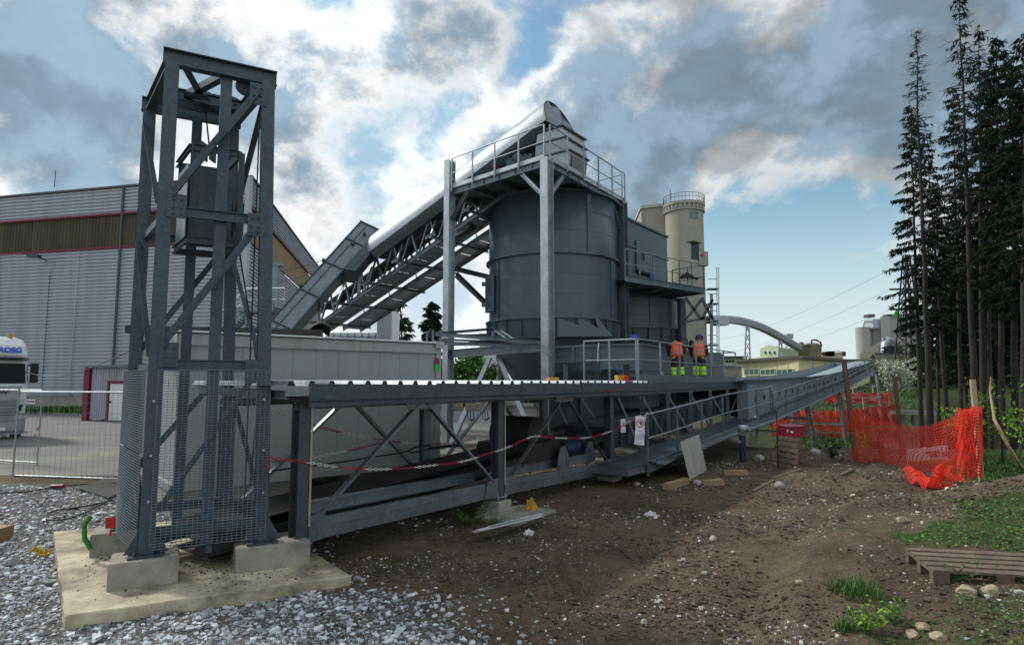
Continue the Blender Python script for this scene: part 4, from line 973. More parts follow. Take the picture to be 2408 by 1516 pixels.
# ================= steel stair and landing behind the tower =================
st = thing('steel_stair', P(560, 895, 30).to_tuple(), 'galvanized stair and landing with rails beside the hall gable', 'stair')
q = MB(); pA_, pB_ = P(575, 731, 30), P(668, 731, 29); q.bar(pA_, pB_, 1.4, .22); q.build('landing', M['galv'], st)
q = MB(); s0, s1 = P(520, 785, 29.5), P(577, 732, 29.5)
for k in (0, .8): q.bar(s0+Vector((0, k, 0)), s1+Vector((0, k, 0)), .06, .25)
for i in range(9): p = s0.lerp(s1, i/9); q.bar(p, p+Vector((0, .8, 0)), .26, .03)
q.build('flight', M['galv'], st)
q = MB()
for a, b in ((s0, s1), (pA_, pB_)):
    for h in (.55, 1.1): q.rod(a+UP*h, b+UP*h, .025, 6)
    for i in range(6): p = a.lerp(b, i/5); q.rod(p, p+UP*1.1, .022, 6)
q.build('railing', M['galv_light'], st)
q = MB()
for px in (580, 640): p = P(px, 740, 29.6); q.rod(p, Vector((p.x, p.y, 0)), .09, 8)
q.build('leg', M['galv'], st)
q = MB(); p = P(648, 640, 31); q.bar(Vector((p.x, p.y, 0)), p+UP*.3, .3, .3); q.box(p+UP*.4, (.7, .4, .2)); tag(q.build('steel_mast', M['galv']), 'slim galvanized mast rising beside the hall gable', 'mast')
q = MB()
for k in (0, 1):
    a = P(648, 640+k*25, 31); b = P(832, 581+k*22, 40); q.tube([a.lerp(b, i/10)-UP*(.2*math.sin(math.pi*i/10)) for i in range(11)], .02, 4)
tag(q.build('span_wire', M['galv_dark']), 'pair of thin wires strung from the mast towards the steel duct', 'wire')
# ================= silo platform frame =================
pF = Vector((1.1, 19.0, 0)); pL = Vector((-2.30, 22.2, 0)); pR = Vector((4.33, 23.7, 0)); pB = pL+pR-pF
zf = V(1283, 374, pF, (1, 0, 0)).z
eL = (pL-pF).normalized(); eR = (pR-pF).normalized(); oL = Vector((eL.y, -eL.x, 0)); oL = oL if oL.y < 0 else -oL; oR = Vector((eR.y, -eR.x, 0)); oR = oR if oR.x > 0 else -oR
pf = thing('silo_platform', pF.to_tuple(), 'high steel frame with railed platform straddling the front silo', 'steel platform')
for p, top in ((pF, zf+.02), (pL, zf+1.12), (pR, zf+.0), (pB, zf)):
    q = MB(); q.ibeam(Vector((p.x, p.y, -.05)), Vector((p.x, p.y, top)), .3, .3, .02, oL); po = q.build('column', M['galv_light'] if p in (pF, pL) else GV, pf)
    q = MB()
    for z in (zf-2.2, zf-.4, 3.2): 
        for s in (-1, 1): q.box(Vector((p.x, p.y, z))+eL*s*.0+Matrix.Rotation(0, 3, 'Z') @ (eR*0), (.01, .01, .01))
    q.plate([p-eL*.2-eR*.2, p+eL*.2-eR*.2, p+eL*.2+eR*.2, p-eL*.2+eR*.2], .04); q.build('base_plate', GV, po)
def edge(a, b, name='edge_beam', z=None, h=.22, w=.14, ext=-.15, m=None):
    z = zf-.12 if z is None else z; d = (b-a).normalized(); q = MB(); q.ibeam(Vector((a.x, a.y, z))-d*ext, Vector((b.x, b.y, z))+d*ext, w, h, .014)
    k = .6; Lg = (b-a).length; sd = d.cross(UP)
    while k < Lg-.3:
        q.box(Vector((a.x, a.y, z))+d*k, (.012, w*.9, h-.032), Matrix(((d.x, sd.x, 0), (d.y, sd.y, 0), (0, 0, 1)))); k += .75
    return q.build(name, m or GV, pf)
edge(pF, pL); edge(pF, pR); edge(pL, pB); edge(pR, pB)
for k in (.25, .5, .75): edge(pF.lerp(pL, k), pR.lerp(pB, k), 'floor_beam', zf-.16, .16, .1, -.1)
for k in (.3, .68): edge(pF.lerp(pR, k), pL.lerp(pB, k), 'floor_beam', zf-.2, .14, .1, -.1)
q = MB(); e = .1
q.hexa([pF+UP*(zf-.04)+eL*e+eR*e, pR+UP*(zf-.04)+eL*e-eR*e, pB+UP*(zf-.04)-eL*e-eR*e, pL+UP*(zf-.04)-eL*e+eR*e], [pF+UP*zf+eL*e+eR*e, pR+UP*zf+eL*e-eR*e, pB+UP*zf-eL*e-eR*e, pL+UP*zf-eL*e+eR*e]); q.build('deck', GV, pf)
for a, b in ((pF, pL), (pF, pR), (pR, pB)):
    q = MB(); q.plate([a+UP*(zf-.0), b+UP*(zf-.0), b+UP*(zf+.14), a+UP*(zf+.14)], .012); q.v = [tuple(Vector(v)+(oL*.09 if b is pL else oR*.09)) for v in q.v]; q.build('toe_board', M['galv_light'], pf)
def railing(a, b, z, n, parent, h=1.1, out=Vector(), m='galv_rail', r=.022, endpost=True):
    a = Vector((a.x, a.y, z))+out; b = Vector((b.x, b.y, z))+out; q = MB(); q.rod(a+UP*h, b+UP*h, r, 8); q.rod(a+UP*h*.5, b+UP*h*.5, r*.75, 8); q.build('handrail', M[m], parent)
    for i in range(n+1):
        p = a.lerp(b, i/n); q = MB(); q.bar(p-UP*.1, p+UP*(h-.015), .045, .04, (b-a)); q.build('rail_post', M[m], parent)
railing(pF, pL+eL*-.25, zf, 4, pf, out=oL*.12); railing(pF, pR, zf, 5, pf, out=oR*.12); railing(pR, pR.lerp(pB, .5), zf, 2, pf)
for p, d, s in ((pF, eL, 1), (pF, eR, 1), (pL, -eL, 1), (pR, -eR, 1)):
    q = MB(); q.ibeam(Vector((p.x, p.y, zf-1.15))+d*.15, Vector((p.x, p.y, zf-.24))+d*1.05, .12, .12, .012); q.build('knee_brace', M['galv_light'] if p is pF else GV, pf)
# bracing on the rear left side
for (x0, y0), (x1, y1) in (((1070, 632), (1165, 655)), ((1072, 645), (1165, 735)), ((1068, 560), (1160, 510))):
    q = MB(); q.ibeam(P(x0, y0, 22.4), P(x1, y1, 25.8), .16, .16, .012); q.build('brace', GV, pf)
q = MB(); q.ibeam(Vector((pL.x, pL.y, V(1053, 832, pL, (1, 0, 0)).z)), Vector((pF.x, pF.y, V(1270, 815, pF, (1, 0, 0)).z)), .16, .28, .014); q.build('cross_beam', GV, pf)
mid_ = pL.lerp(pF, .5); zb0 = V(1160, 838, mid_, (1, 0, 0)).z
for d, px, py in ((-1, 1035, 1100), (1, 1240, 1000)):
    e = P(px, py, 18.9 if d > 0 else 19.6); q = MB(); q.ibeam(Vector((mid_.x, mid_.y, zb0))+Vector((d*.12, 0, 0)), e, .14, .14, .012, UP+Vector((0, -1, 0))); q.build('brace', M['galv_light'], pf)
# ================= front silo =================
def welds(q, C, r_, z0, z1, ph):
    for i in range(7):
        g = ph+i*math.tau/7; d = Vector((math.cos(g), math.sin(g), 0)); q.rod(Vector((C.x, C.y, z0))+d*r_, Vector((C.x, C.y, z1))+d*r_, .008, 5)
    for u in (.36, .7): q.tube([Vector((C.x+r_*math.cos(math.tau*k/60), C.y+r_*math.sin(math.tau*k/60), lerp(z0, z1, u))) for k in range(60)], .008, 5, closed=True)
def silo(C, label, zs, seams, top_open=True, low=1.6):
    zt_, zm_, zr_, zk_ = zs; r_ = 2.5
    s = thing('storage_silo', (C.x, C.y, low), label, 'silo')
    q = MB(); q.lathe((C.x, C.y, 0), [(r_, zm_), (r_, zt_), (r_-.04, zt_), (r_-.04, zt_-1.0)], 72); welds(q, C, r_, zm_+.08, zt_-.12, .4); q.build('upper_shell', M['anthracite'], s)
    q = MB(); q.lathe((C.x, C.y, 0), [(r_-.003, zr_), (r_-.003, zm_-.01)], 72); welds(q, C, r_-.003, zr_+.06, zm_-.08, .95); q.build('lower_shell', M['anthracite'], s)
    for z, w, h in ((zt_-.04, .12, .07), (zm_, .12, .06), (zr_, .13, .05), (zk_, .1, .04)):
        q = MB(); q.lathe((C.x, C.y, z), [(r_-.02, -h/2), (r_+w, -h/2), (r_+w, h/2), (r_-.02, h/2)], 72, sm=False); q.build('stiffening_ring', M['anthracite'], s)
    q = MB(); q.lathe((C.x, C.y, 0), [(r_-.05, zk_), (r_+.03, zr_)], 72)
    q.build('skirt', M['anthracite'], s)
    for i in range(24):
        g = i*math.tau/24; d = Vector((math.cos(g), math.sin(g), 0)); q = MB(); q.plate([Vector((C.x, C.y, zk_+.02))+d*(r_-.02), Vector((C.x, C.y, zk_+.02))+d*(r_+.08), Vector((C.x, C.y, zr_-.03))+d*(r_+.11), Vector((C.x, C.y, zr_-.03))+d*(r_-.02)], .02)
        if d.y < .35: q.build('skirt_rib', M['anthracite'], s)
    q = MB(); q.lathe((C.x, C.y, 0), [(r_-.08, zk_-.02), (r_-.2, zk_-.35), (1.2, low), (.9, low-.3)], 48); q.build('hopper', M['anthracite'], s)
    for g, a, b in seams:
        d = Vector((math.cos(g), math.sin(g), 0)); t = Vector((-d.y, d.x, 0)); q = MB(); q.bar(Vector((C.x, C.y, a))+d*(r_+.02), Vector((C.x, C.y, b))+d*(r_+.02), .14, .03, d)
        z = a+.15
        while z < b-.1: q.rod(Vector((C.x, C.y, z))+d*(r_+.03)+t*.04, Vector((C.x, C.y, z))+d*(r_+.06)+t*.04, .022, 6); z += .42
        q.build('bolted_seam', M['anthracite'], s)
    return s
C1 = Vector((1.6, 24.0, 0)); fr = 21.5
zS = (V(1300, 443, Vector((1.6, 21.5)), (1, 0)).z, V(1290, 593, Vector((1.6, 21.5)), (1, 0)).z, V(1290, 746, Vector((1.6, 21.5)), (1, 0)).z, V(1270, 792, Vector((1.6, 21.5)), (1, 0)).z)
def ang(px, C=C1, r=2.5): # bearing on the near side of the silo seen at px
    x = (px-1204)/FPX; best = None
    for i in range(1800):
        g = -math.pi+i*math.pi/1800; p = C+Vector((math.cos(g), math.sin(g), 0))*r
        e = abs(p.x/p.y-x)
        if best is None or e < best[0]: best = (e, g)
    return best[1]
s1 = silo(C1, 'big dark grey steel silo under the railed platform', zS, [(ang(1388), zS[1]+.05, zS[0]-.1), (ang(1440), zS[2]+.05, zS[1]-.1), (ang(1171), zS[2]+.05, zS[1]-.1)])
for g in (ang(1166), ang(1162)): pass
g = ang(1158); d = Vector((math.cos(g), math.sin(g), 0)); t = Vector((-d.y, d.x, 0)); hz = (zS[1]+zS[2])/2
q = MB(); q.plate([C1+d*2.62+t*.35+UP*(hz-.8), C1+d*2.62-t*.35+UP*(hz-.8), C1+d*2.62-t*.35+UP*(hz+.6), C1+d*2.62+t*.35+UP*(hz+.6)], .12)
for z in (-.5, .3): q.box(C1+d*2.74-t*.3+UP*(hz+z), (.18, .18, .14))
q.build('access_hatch', M['anthracite'], s1)
# gusset cheeks of the discharge above the screw housing
for fp_, ya, yb in (([(1311, 746), (1311, 791), (1430, 791), (1404, 781)], 21.15, 22.3), ([(1358, 750), (1366, 790), (1436, 790), (1372, 750)], 21.5, 22.4), ([(1400, 750), (1412, 790), (1440, 790), (1408, 750)], 21.7, 22.6)):
    q = MB(); q.hexa([P(x, y, ya) for x, y in fp_], [P(x, y, ya)+Vector((.15, yb-ya, 0)) for x, y in fp_]); q.build('gusset', M['anthracite_box'], s1)
for px in (1230, 1246, 1330, 1392, 1178):
    p = P(px, 895, 23.4); q = MB(); q.rod(Vector((p.x, p.y, -.05)), Vector((p.x, p.y, zS[3]-.2)), .13, 12); q.build('leg', M['anthracite'], s1)
# ================= second silo with bin on top =================
C2 = C1+Vector((3.6, 4.8, 0)); f2 = Vector((C2.x, C2.y-2.3))
zz2 = (P(1510, 694, 26.6).z, P(1510, 694, 26.6).z-.05, P(1500, 770, 26.6).z, P(1500, 800, 26.6).z)
s2 = silo(C2, 'smaller dark silo behind the front one with rectangular bin on top', zz2, [(ang(1533, C2), zz2[2]+.05, zz2[0]-.1)], low=1.7)
zb0_, zb1_ = zz2[0]-.05, P(1478, 508, 25.5).z
def BB(a, b, z): return C2+Vector((.6, .8, 0))*a+Vector((.8, -.6, 0))*b+UP*z
q = MB()
zmid = lerp(zb0_, zb1_, .64)
q.hexa([BB(-3.2, 1.6, zb0_), BB(1.6, 1.6, zb0_), BB(1.6, -1.8, zb0_), BB(-3.2, -1.8, zb0_)], [BB(-3.2, 1.6, zb1_), BB(1.6, 1.6, zb1_), BB(1.6, -1.8, zb1_), BB(-3.2, -1.8, zb1_)]); q.build('bin', M['anthracite'], s2)
for z, e in ((zb1_-.04, .1), (zmid, .06)):
    q = MB()
    for a, b in (((-3.25, 1.6), (1.65, 1.6)), ((1.6, 1.6), (1.6, -1.8))): q.bar(BB(*a, z), BB(*b, z), e*1.6, .09)
    q.build('bin_flange', M['anthracite'], s2)
q = MB(); q.plate([BB(-1.9, 1.64, zb0_+1.1), BB(-.2, 1.64, zb0_+1.1), BB(-.2, 1.64, zb0_+2.4), BB(-1.9, 1.64, zb0_+2.4)], .05); dd = q.build('inspection_door', M['anthracite'], s2)
q = MB(); q.bar(BB(-1.3, 1.72, zb0_+1.6), BB(-1.3, 1.72, zb0_+2.0), .05, .05); q.bar(BB(-1.9, 1.7, zb0_+1.06), BB(-.2, 1.7, zb0_+1.06), .06, .1); q.build('handle', M['black'], dd)
q = MB(); p = BB(-.9, 1.85, zb0_+.8); q.rod(p, p+UP*.3, .1, 10); q.rod(p-UP*.25-c_*.2, p-UP*.25+c_*.05, .09, 10); q.build('level_sensor', M['blue_paint'], s2)
# ================= second platform =================
q0 = P(1474, 895, 22.8); q1 = P(1662, 895, 26.0); q0.z = q1.z = 0; z2 = P(1560, 668, 24.3).z
pl2 = thing('access_platform', q0.to_tuple(), 'railed access platform at the second silo with braced bracket below', 'steel platform')
dq = (q1-q0).normalized(); oq = Vector((-dq.y, dq.x, 0)); Lq = (q1-q0).length
q = MB(); q.hexa([q0+UP*(z2-.05), q1+UP*(z2-.05), q1+oq*2.2+UP*(z2-.05), q0+oq*2.2+UP*(z2-.05)], [q0+UP*z2, q1+UP*z2, q1+oq*2.2+UP*z2, q0+oq*2.2+UP*z2]); q.build('deck', GV, pl2)
q = MB(); q.chan(q0+UP*(z2-.02), q1+UP*(z2-.02), .07, .24, .012); q.chan(q1+UP*(z2-.02), q1+oq*2.2+UP*(z2-.02), .07, .24, .012); q.build('edge_beam', GV, pl2)
for k in (.2, .45, .7, .92): 
    q = MB(); p = q0.lerp(q1, k); q.ibeam(p+oq*.1+UP*(z2-.16), p+oq*2.2+UP*(z2-.16), .1, .14, .01); q.build('floor_beam', GV, pl2)
railing(q0, q1, z2, 6, pl2); railing(q1, q1+oq*1.6, z2, 2, pl2)
q = MB(); colx = P(1607, 895, 27.2); q.rod(Vector((colx.x, colx.y, -.1)), Vector((colx.x, colx.y, z2-.2)), .19, 16); q.build('column', M['anthracite'], pl2)
Bk = lambda px, py, Y=26.2: P(px, py, Y)
for a, b in (((1612, 700), (1650, 752)), ((1650, 704), (1612, 752)), ((1650, 700), (1676, 752)), ((1676, 704), (1650, 752)), ((1607, 758), (1676, 744))):
    q = MB(); q.ibeam(Bk(*a), Bk(*b), .1, .1, .01, Vector((0, -1, 0))); q.build('brace', M['galv_dark'], pl2)
q = MB(); q.bar(Bk(1673, 690), Bk(1673, 860), .1, .1); q.build('mast', GV, pl2)
q = MB()
for s in (0, 14): q.bar(Bk(1572+s, 700, 27.6), Bk(1572+s, 850, 27.6), .05, .05)
for i in range(14): q.bar(Bk(1572, 705+i*10.5, 27.6), Bk(1586, 705+i*10.5, 27.6), .03, .03)
q.build('ladder', M['galv_dark'], pl2)
q = MB(); a = q1+dq*-.3+UP*(z2+1.3); q.plate([a-dq*.55-UP*.05, a-UP*.05, a+UP*.65, a-dq*.55+UP*.65], .03); q.bar(a-dq*.65+UP*.68, a+UP*.68, .3, .03); q.build('weather_shield', M['galv_dark'], pl2)
q = MB(); a = q1+UP*(z2+1.35); q.box(a, (.34, .3, .6)); q.build('switch_box', M['container_trim'], pl2)
q = MB(); q.rod(a+Vector((-.1, -.16, .14)), a+Vector((-.1, -.21, .14)), .06, 10); q.build('switch', M['red_paint'], pl2)
q = MB()
q.grid(lambda u, v: P(1600, 655, 24.6)+Vector((u*.75, .25*math.sin(v*3), .02+.26*math.sin(math.pi*min(1, u*1.1))*math.sin(math.pi*v)+.04*math.sin(u*21+v*9))), 14, 8); tag(q.build('black_bag', M['black_cloth']), 'black tool bag slumped on the access platform floor', 'bag')
# ================= inclined conveyor =================
T_ = P(747, 765, 29.0); H_ = P(1040, 561, 24.2)
ax = (H_-T_).normalized(); pp = Vector((ax.y, -ax.x, 0)).normalized()*-1   # sideways, away from the viewer
if pp.y < 0: pp = -pp
nu = ax.cross(pp); nu = nu if nu.z > 0 else -nu
LL = (P(1300, 380, 21.6)-T_).dot(ax)
ic = thing('inclined_conveyor', Vector((T_.x, T_.y, 0)).to_tuple(), 'inclined truss conveyor with rounded silver hood rising to the silo head', 'inclined conveyor')
def I(s, w, h): return T_+ax*s+pp*w+nu*h
HT = 1.15; WD = .95
for w in (0, WD):
    for h, nm in ((0, 'bottom_chord'), (HT, 'top_chord')):
        q = MB(); q.ibeam(I(-.8, w, h), I(LL-1.2 if h == 0 else LL, w, h), .1, .16, .012, nu); q.build(nm, GV, ic)
    k = 0; s = .2
    while s < LL-1.6:
        q = MB(); q.angle(I(s, w, .08), I(s, w, HT-.08), .08, .01, pp); q.build('post', GV, ic)
        q = MB(); q.angle(I(s+.1, w, .08), I(s+1.05, w, HT-.1), .07, .01, pp); q.build('diagonal', GV, ic); s += 1.15
q = MB(); s = 0
while s < LL-1.6: q.plate([I(s, .05, -.03), I(s+1.12, .05, -.03), I(s+1.12, WD-.05, -.03), I(s, WD-.05, -.03)], .01); s += 1.15
q.build('underside_panel', GV, ic)
q = MB(); q.plate([I(.3, .15, HT-.35), I(LL-.3, .15, HT-.35), I(LL-.3, WD-.15, HT-.35), I(.3, WD-.15, HT-.35)], .12); q.build('belt_bed', M['rubber'], ic)
s = .3
while s < LL-2.5:
    q = MB(); q.chan(I(s, -.62, -.03), I(s, WD+2.0, -.03), .05, .12, .01, nu); q.build('outrigger', GV, ic)
    q = MB(); q.bar(I(s, -.6, .02), I(s, -.02, HT*.75), .05, .05, ax); q.build('outrigger_brace', M['galv_light'], ic)
    q = MB(); q.bar(I(s, -.6, .0), I(s+.0, -.6, -.06), .1, .12, ax); q.chan(I(s-.25, -.62, .03), I(s+.2, -.62, .03), .06, .09, .01, nu); q.build('bracket_end', M['galv_light'], ic)
    s += 2.05
# far side walkway
for w in (WD+.75, WD+1.8):
    q = MB(); q.chan(I(-.3, w, .05), I(LL-1.2, w, .05), .06, .2, .012, nu); q.build('walkway_beam', GV, ic)
q = MB(); s = -.2
while s < LL-1.6: q.plate([I(s, WD+.85, .08), I(s+1.1, WD+.85, .08), I(s+1.1, WD+1.75, .08), I(s, WD+1.75, .08)], .02); s += 1.15
q.build('walkway_tread', M['galv_light'], ic)
s = .3
q = MB(); q.rod(I(0, WD+1.82, 1.1), I(LL-1.2, WD+1.82, 1.1), .022, 6); q.build('handrail', M['galv_light'], ic)
while s < LL-1.4:
    q = MB(); q.bar(I(s, WD+1.82, .1), I(s, WD+1.82, 1.1), .05, .05); q.build('rail_post', M['galv_light'], ic); s += 2.0
# rounded hood
s0h = (P(868, 596, 26.6)-T_).dot(ax); rad = .95
q = MB(); ns = int((LL+.75-s0h)/.11)*2
def hood(u, v):
    i = int(round(u*ns)); s = s0h+(LL+.75-s0h)*u; g = math.pi*v; rr = rad*(1+(.012 if i % 2 else 0))
    endr = min(1, (s-s0h)/.28); rr *= math.sin(math.acos(max(0, 1-endr))) if endr < 1 else 1
    return I(s, WD/2-math.cos(g)*rr*1.0, HT+.1+math.sin(g)*rr*1.16)
q.grid(hood, ns, 20); q.build('hood', M['hood_metal'], ic)
q = MB(); fan = []
for i in range(9):
    g = math.pi*i/8; fan.append(I(LL+.75, WD/2-math.cos(g)*rad, HT+.1+math.sin(g)*rad*1.16))
cpt = I(LL+.75, WD/2, HT+.05)
for i in range(8): q.add([cpt, fan[i].lerp(I(LL+.75, WD/2, HT+.1), .0)+ax*(.05 if i % 2 else -.05), fan[i+1]+ax*(-.05 if i % 2 else .05)], [(0, 1, 2)])
q.build('hood_end', M['hood_metal'], ic)
q = MB(); q.tube([p+ax*.02 for p in [I(LL+.75, WD/2-math.cos(math.pi*i/16)*rad, HT+.1+math.sin(math.pi*i/16)*rad*1.16) for i in range(17)]], .03, 6); q.build('hood_rim', M['galv_dark'], ic)
q = MB(); q.plate([I(s0h+.3, -.45, HT+.1), I(LL+.5, -.45, HT+.1), I(LL+.5, -.07, HT-.12), I(s0h+.3, -.07, HT-.12)], .01); q.build('hood_apron', GV, ic)
q = MB(); q.bar(I(s0h, -.06, HT+.1), I(LL+.3, -.06, HT+.1), .06, .07, nu); q.build('hood_rail', M['galv_dark'], ic)
# head chute: stepped pale steel box with flanges
hx = I(LL+.35, WD/2, .2); hd_ = Vector((ax.x, ax.y, 0)).normalized(); hp = Vector((pp.x, pp.y, 0)).normalized(); zt_ = I(LL, 0, HT).z
def HH(a, b, z): return Vector((hx.x, hx.y, z))+hd_*a+hp*b
q = MB()
lv = [(zf+.02, .62, .55), (zf+.85, .72, .62), (zt_-.35, .6, .72), (zt_+.05, .5, .75)]
for (za, a0, b0), (zb, a1, b1) in zip(lv, lv[1:]): q.hexa([HH(-a0, -b0, za), HH(a0, -b0, za), HH(a0, b0, za), HH(-a0, b0, za)], [HH(-a1, -b1, zb), HH(a1, -b1, zb), HH(a1, b1, zb), HH(-a1, b1, zb)])
q.build('head_chute', M['galv_light'], ic)
for z, a, b in ((zf+.85, .78, .68), (zt_-.35, .66, .78), (zt_+.06, .58, .84)):
    q = MB(); q.hexa([HH(-a, -b, z-.025), HH(a, -b, z-.025), HH(a, b, z-.025), HH(-a, b, z-.025)], [HH(-a, -b, z+.025), HH(a, -b, z+.025), HH(a, b, z+.025), HH(-a, b, z+.025)]); q.build('chute_flange', M['galv_dark'], ic)
q = MB(); q.plate([HH(.72, -.45, zf+.15), HH(.72, .45, zf+.15), HH(.74, .45, zf+.72), HH(.74, -.45, zf+.72)], .05); q.build('chute_door', GV, ic)
# drive gear at the head
q = MB(); r3 = random.Random(3)
for i in range(26):
    s = LL-2.6+2.3*r3.random(); q.box(I(s, -.15-.12*r3.random(), .15+.8*r3.random()), (.1+.25*r3.random(), .1+.1*r3.random(), .08+.2*r3.random()), Matrix.Rotation(.45, 3, 'Y'))
for i in range(6): s = LL-2.5+i*.42; q.rod(I(s, -.1, .55), I(s, -.3, .55), .1, 10)
q.build('drive_unit', M['galv_dark'], ic)
q = MB(); a = I(LL-2.0, -.25, 1.05); q.rod(a, a+UP*.22, .09, 10); q.build('warning_light', M['red_paint'], ic)
q = MB(); a = pF+oR*-.8+eR*2.4+UP*(zf+.1); q.rod(a, a+UP*.75, .05, 10); q.rod(a+UP*.75, a+UP*.9, .09, 12); q.build('sensor', M['blue_paint'], ic)
# ================= steep drag conveyor duct =================
dA, dB = P(662, 780, 23.5), P(868, 545, 27.5); da = (dB-dA).normalized(); dp_ = Vector((0, -1, 0)); du = da.cross(dp_).normalized(); du = du if du.z > 0 else -du; dn = da.cross(du); dn = dn if dn.y < 0 else -dn
dc = thing('steel_duct', dA.to_tuple(), 'steep square galvanized steel duct leaning in front of the gable', 'duct')
Ld = (dB-dA).length
def D(s, u, n): return dA+da*s+du*u+dn*n
q = MB(); q.hexa([D(-.6, -.42, .4), D(-.6, .42, .4), D(-.6, .42, -.4), D(-.6, -.42, -.4)], [D(Ld, -.42, .4), D(Ld, .42, .4), D(Ld, .42, -.4), D(Ld, -.42, -.4)]); q.build('casing', GV, dc)
for s in (0, Ld*.28, Ld*.55, Ld*.8, Ld-.05):
    q = MB(); q.hexa([D(s, -.47, .45), D(s, .47, .45), D(s, .47, -.45), D(s, -.47, -.45)], [D(s+.05, -.47, .45), D(s+.05, .47, .45), D(s+.05, .47, -.45), D(s+.05, -.47, -.45)]); q.build('flange', M['galv_dark'], dc)
q = MB(); q.bar(D(-.5, .1, .405), D(Ld, .1, .405), .05, .03, dn); q.bar(D(-.5, -.43, .42), D(Ld, -.43, .42), .05, .08, dn); q.bar(D(-.5, .43, .42), D(Ld, .43, .42), .05, .06, dn); q.build('seam', M['galv_dark'], dc)
q = MB()
for s, u in ((Ld*.9, -.1), (Ld*.55, .48), (Ld*.3, .48), (Ld*.78, .0)): q.rod(D(s, u, .4), D(s, u, .52), .07, 10)
q.build('bearing', M['galv_dark'], dc)
q = MB(); q.bar(D(Ld*.74, -.5, .3), D(Ld*.74, -.5, .3)-UP*1.7, .12, .12); q.build('support', GV, dc)
q = MB(); q.hexa([D(Ld*.55, -.44, .5), D(Ld*.95, -.44, .5), D(Ld*.95, -.44, -.3), D(Ld*.55, -.44, -.3)], [D(Ld*.58, -.9, .5), D(Ld*.95, -.9, .5), D(Ld*.95, -.9, -.3), D(Ld*.58, -.9, -.3)]); q.build('discharge_box', M['galv_dark'], dc)
# ================= cable tray bridge =================
ctb = thing('cable_tray', P(1130, 800, 20).to_tuple(), 'perforated cable tray bridge between container roof and front column', 'cable tray')
def cbar(a, b, Y0, Y1, w=.06, m='galv', nm='tray_rail'):
    q = MB(); q.chan(P(*a, Y0), P(*b, Y1), .05, w, .008); q.build(nm, M[m], ctb)
cbar((1022, 784), (1160, 773), 15.5, 20.5, .08); cbar((1024, 785), (1268, 805), 15.5, 18.6, .1); cbar((1024, 806), (1262, 814), 15.5, 18.8, .09, 'galv'); cbar((1030, 798), (1240, 806), 17.5, 20, .06, 'galv'); cbar((1160, 773), (1200, 800), 20.2, 18.8, .07); cbar((1175, 773), (1215, 800), 21.0, 19.6, .07)
cbar((1070, 788), (1160, 787), 19, 21, .06, 'galv')
for x, y0, y1, Y in ((1018, 776, 812, 15.3), (1004, 780, 812, 15.6), (1036, 776, 812, 15.6), (1158, 778, 812, 20), (1176, 800, 815, 18.9)):
    q = MB(); q.bar(P(x, y0, Y), P(x, y1, Y), .05, .05); q.build('tray_post', M['galv'], ctb)
q = MB()
for i in range(5): q.tube([P(1008+i*1.5, 786+i*3, 15.5)+Vector((.1*k/6, 0, .14*math.sin(k*math.pi/6))) for k in range(7)], .02, 6)
for i in range(4): q.tube([P(1030, 800+i*2, 15.6).lerp(P(1262, 809+i*1.5, 19), k/8)-UP*(.05*math.sin(k*math.pi/8*3)) for k in range(9)], .018, 5)
q.build('cable_bundle', M['black'], ctb)
q = MB(); q.bar(P(1004, 808, 15.4), P(1036, 806, 15.4), .06, .08); q.build('tray_foot', M['galv_light'], ctb)
# small switch boxes hanging under the canopy edge
for i, (px, lab) in enumerate(((1106, 'left small switch box with yellow warning sign under the canopy'), (1140, 'right small switch box with yellow warning sign under the canopy'))):
    c = P(px, 952, 15.4); b = thing('switch_box', c.to_tuple(), lab, 'switch box', 'switch boxes on the column'); q = MB(); q.box(c, (.24, .16, .28)); q.build('case', M['container_trim'], b)
    q = MB(); q.plate([c+Vector((-.03, -.086, -.03)), c+Vector((.03, -.086, -.03)), c+Vector((0, -.086, .035))], .004); q.build('warning_sign', M['yellow'], b)
    q = MB(); 
    for k in range(3): q.tube([c+Vector((-.07+.07*k, 0, -.14)), c+Vector((-.06+.07*k, 0, -.3)), c+Vector((.0+.03*k, .02, -.38)), c+Vector((.12, .04, -.3))], .01, 5)
    q.build('lead', M['black'], b)
# ================= dosing screw housing and work platform =================
E0 = Vector((3.39, 16.6, 0)); E1 = P(1731, 895, 24.6); E1.z = 0; dE = (E1-E0).normalized(); oE = Vector((-dE.y, dE.x, 0)); LE = (E1-E0).length; zE = 2.22
wp = thing('work_platform', E0.to_tuple(), 'low railed work platform over the gallery where two workers stand', 'steel platform')
q = MB(); q.hexa([E0+UP*(zE-.1), E1+UP*(zE-.1), E1+oE*4.2+UP*(zE-.1), E0+oE*3.2+UP*(zE-.1)], [E0+UP*zE, E1+UP*zE, E1+oE*4.2+UP*zE, E0+oE*3.2+UP*zE]); q.build('deck', GV, wp)
q = MB(); q.plate([E0-oE*.02+UP*(zE-.16), E1-oE*.02+UP*(zE-.16), E1-oE*.02+UP*(zE+.14), E0-oE*.02+UP*(zE+.14)], .012); q.build('toe_board', GV, wp)
railing(E0, E1, zE, 6, wp, r=.021)
E2 = P(1374, 895, 17.6); E2.z = 0; railing(E0+oE*.05, E2, zE, 2, wp, r=.026); railing(E1, E1+oE*3.5, zE, 3, wp)
q = MB(); q.tube([P(1408, 806, 17.2), P(1406, 830, 17.2), P(1406, 850, 17.2)], .022, 8); q.build('gate_bar', M['galv_light'], wp)
for k in (.1, .4, .7, .95):
    p = E0.lerp(E1, k)+oE*3.0; q = MB(); q.bar(Vector((p.x, p.y, 0)), Vector((p.x, p.y, zE-.1)), .14, .14); q.build('leg', M['galv_dark'], wp)
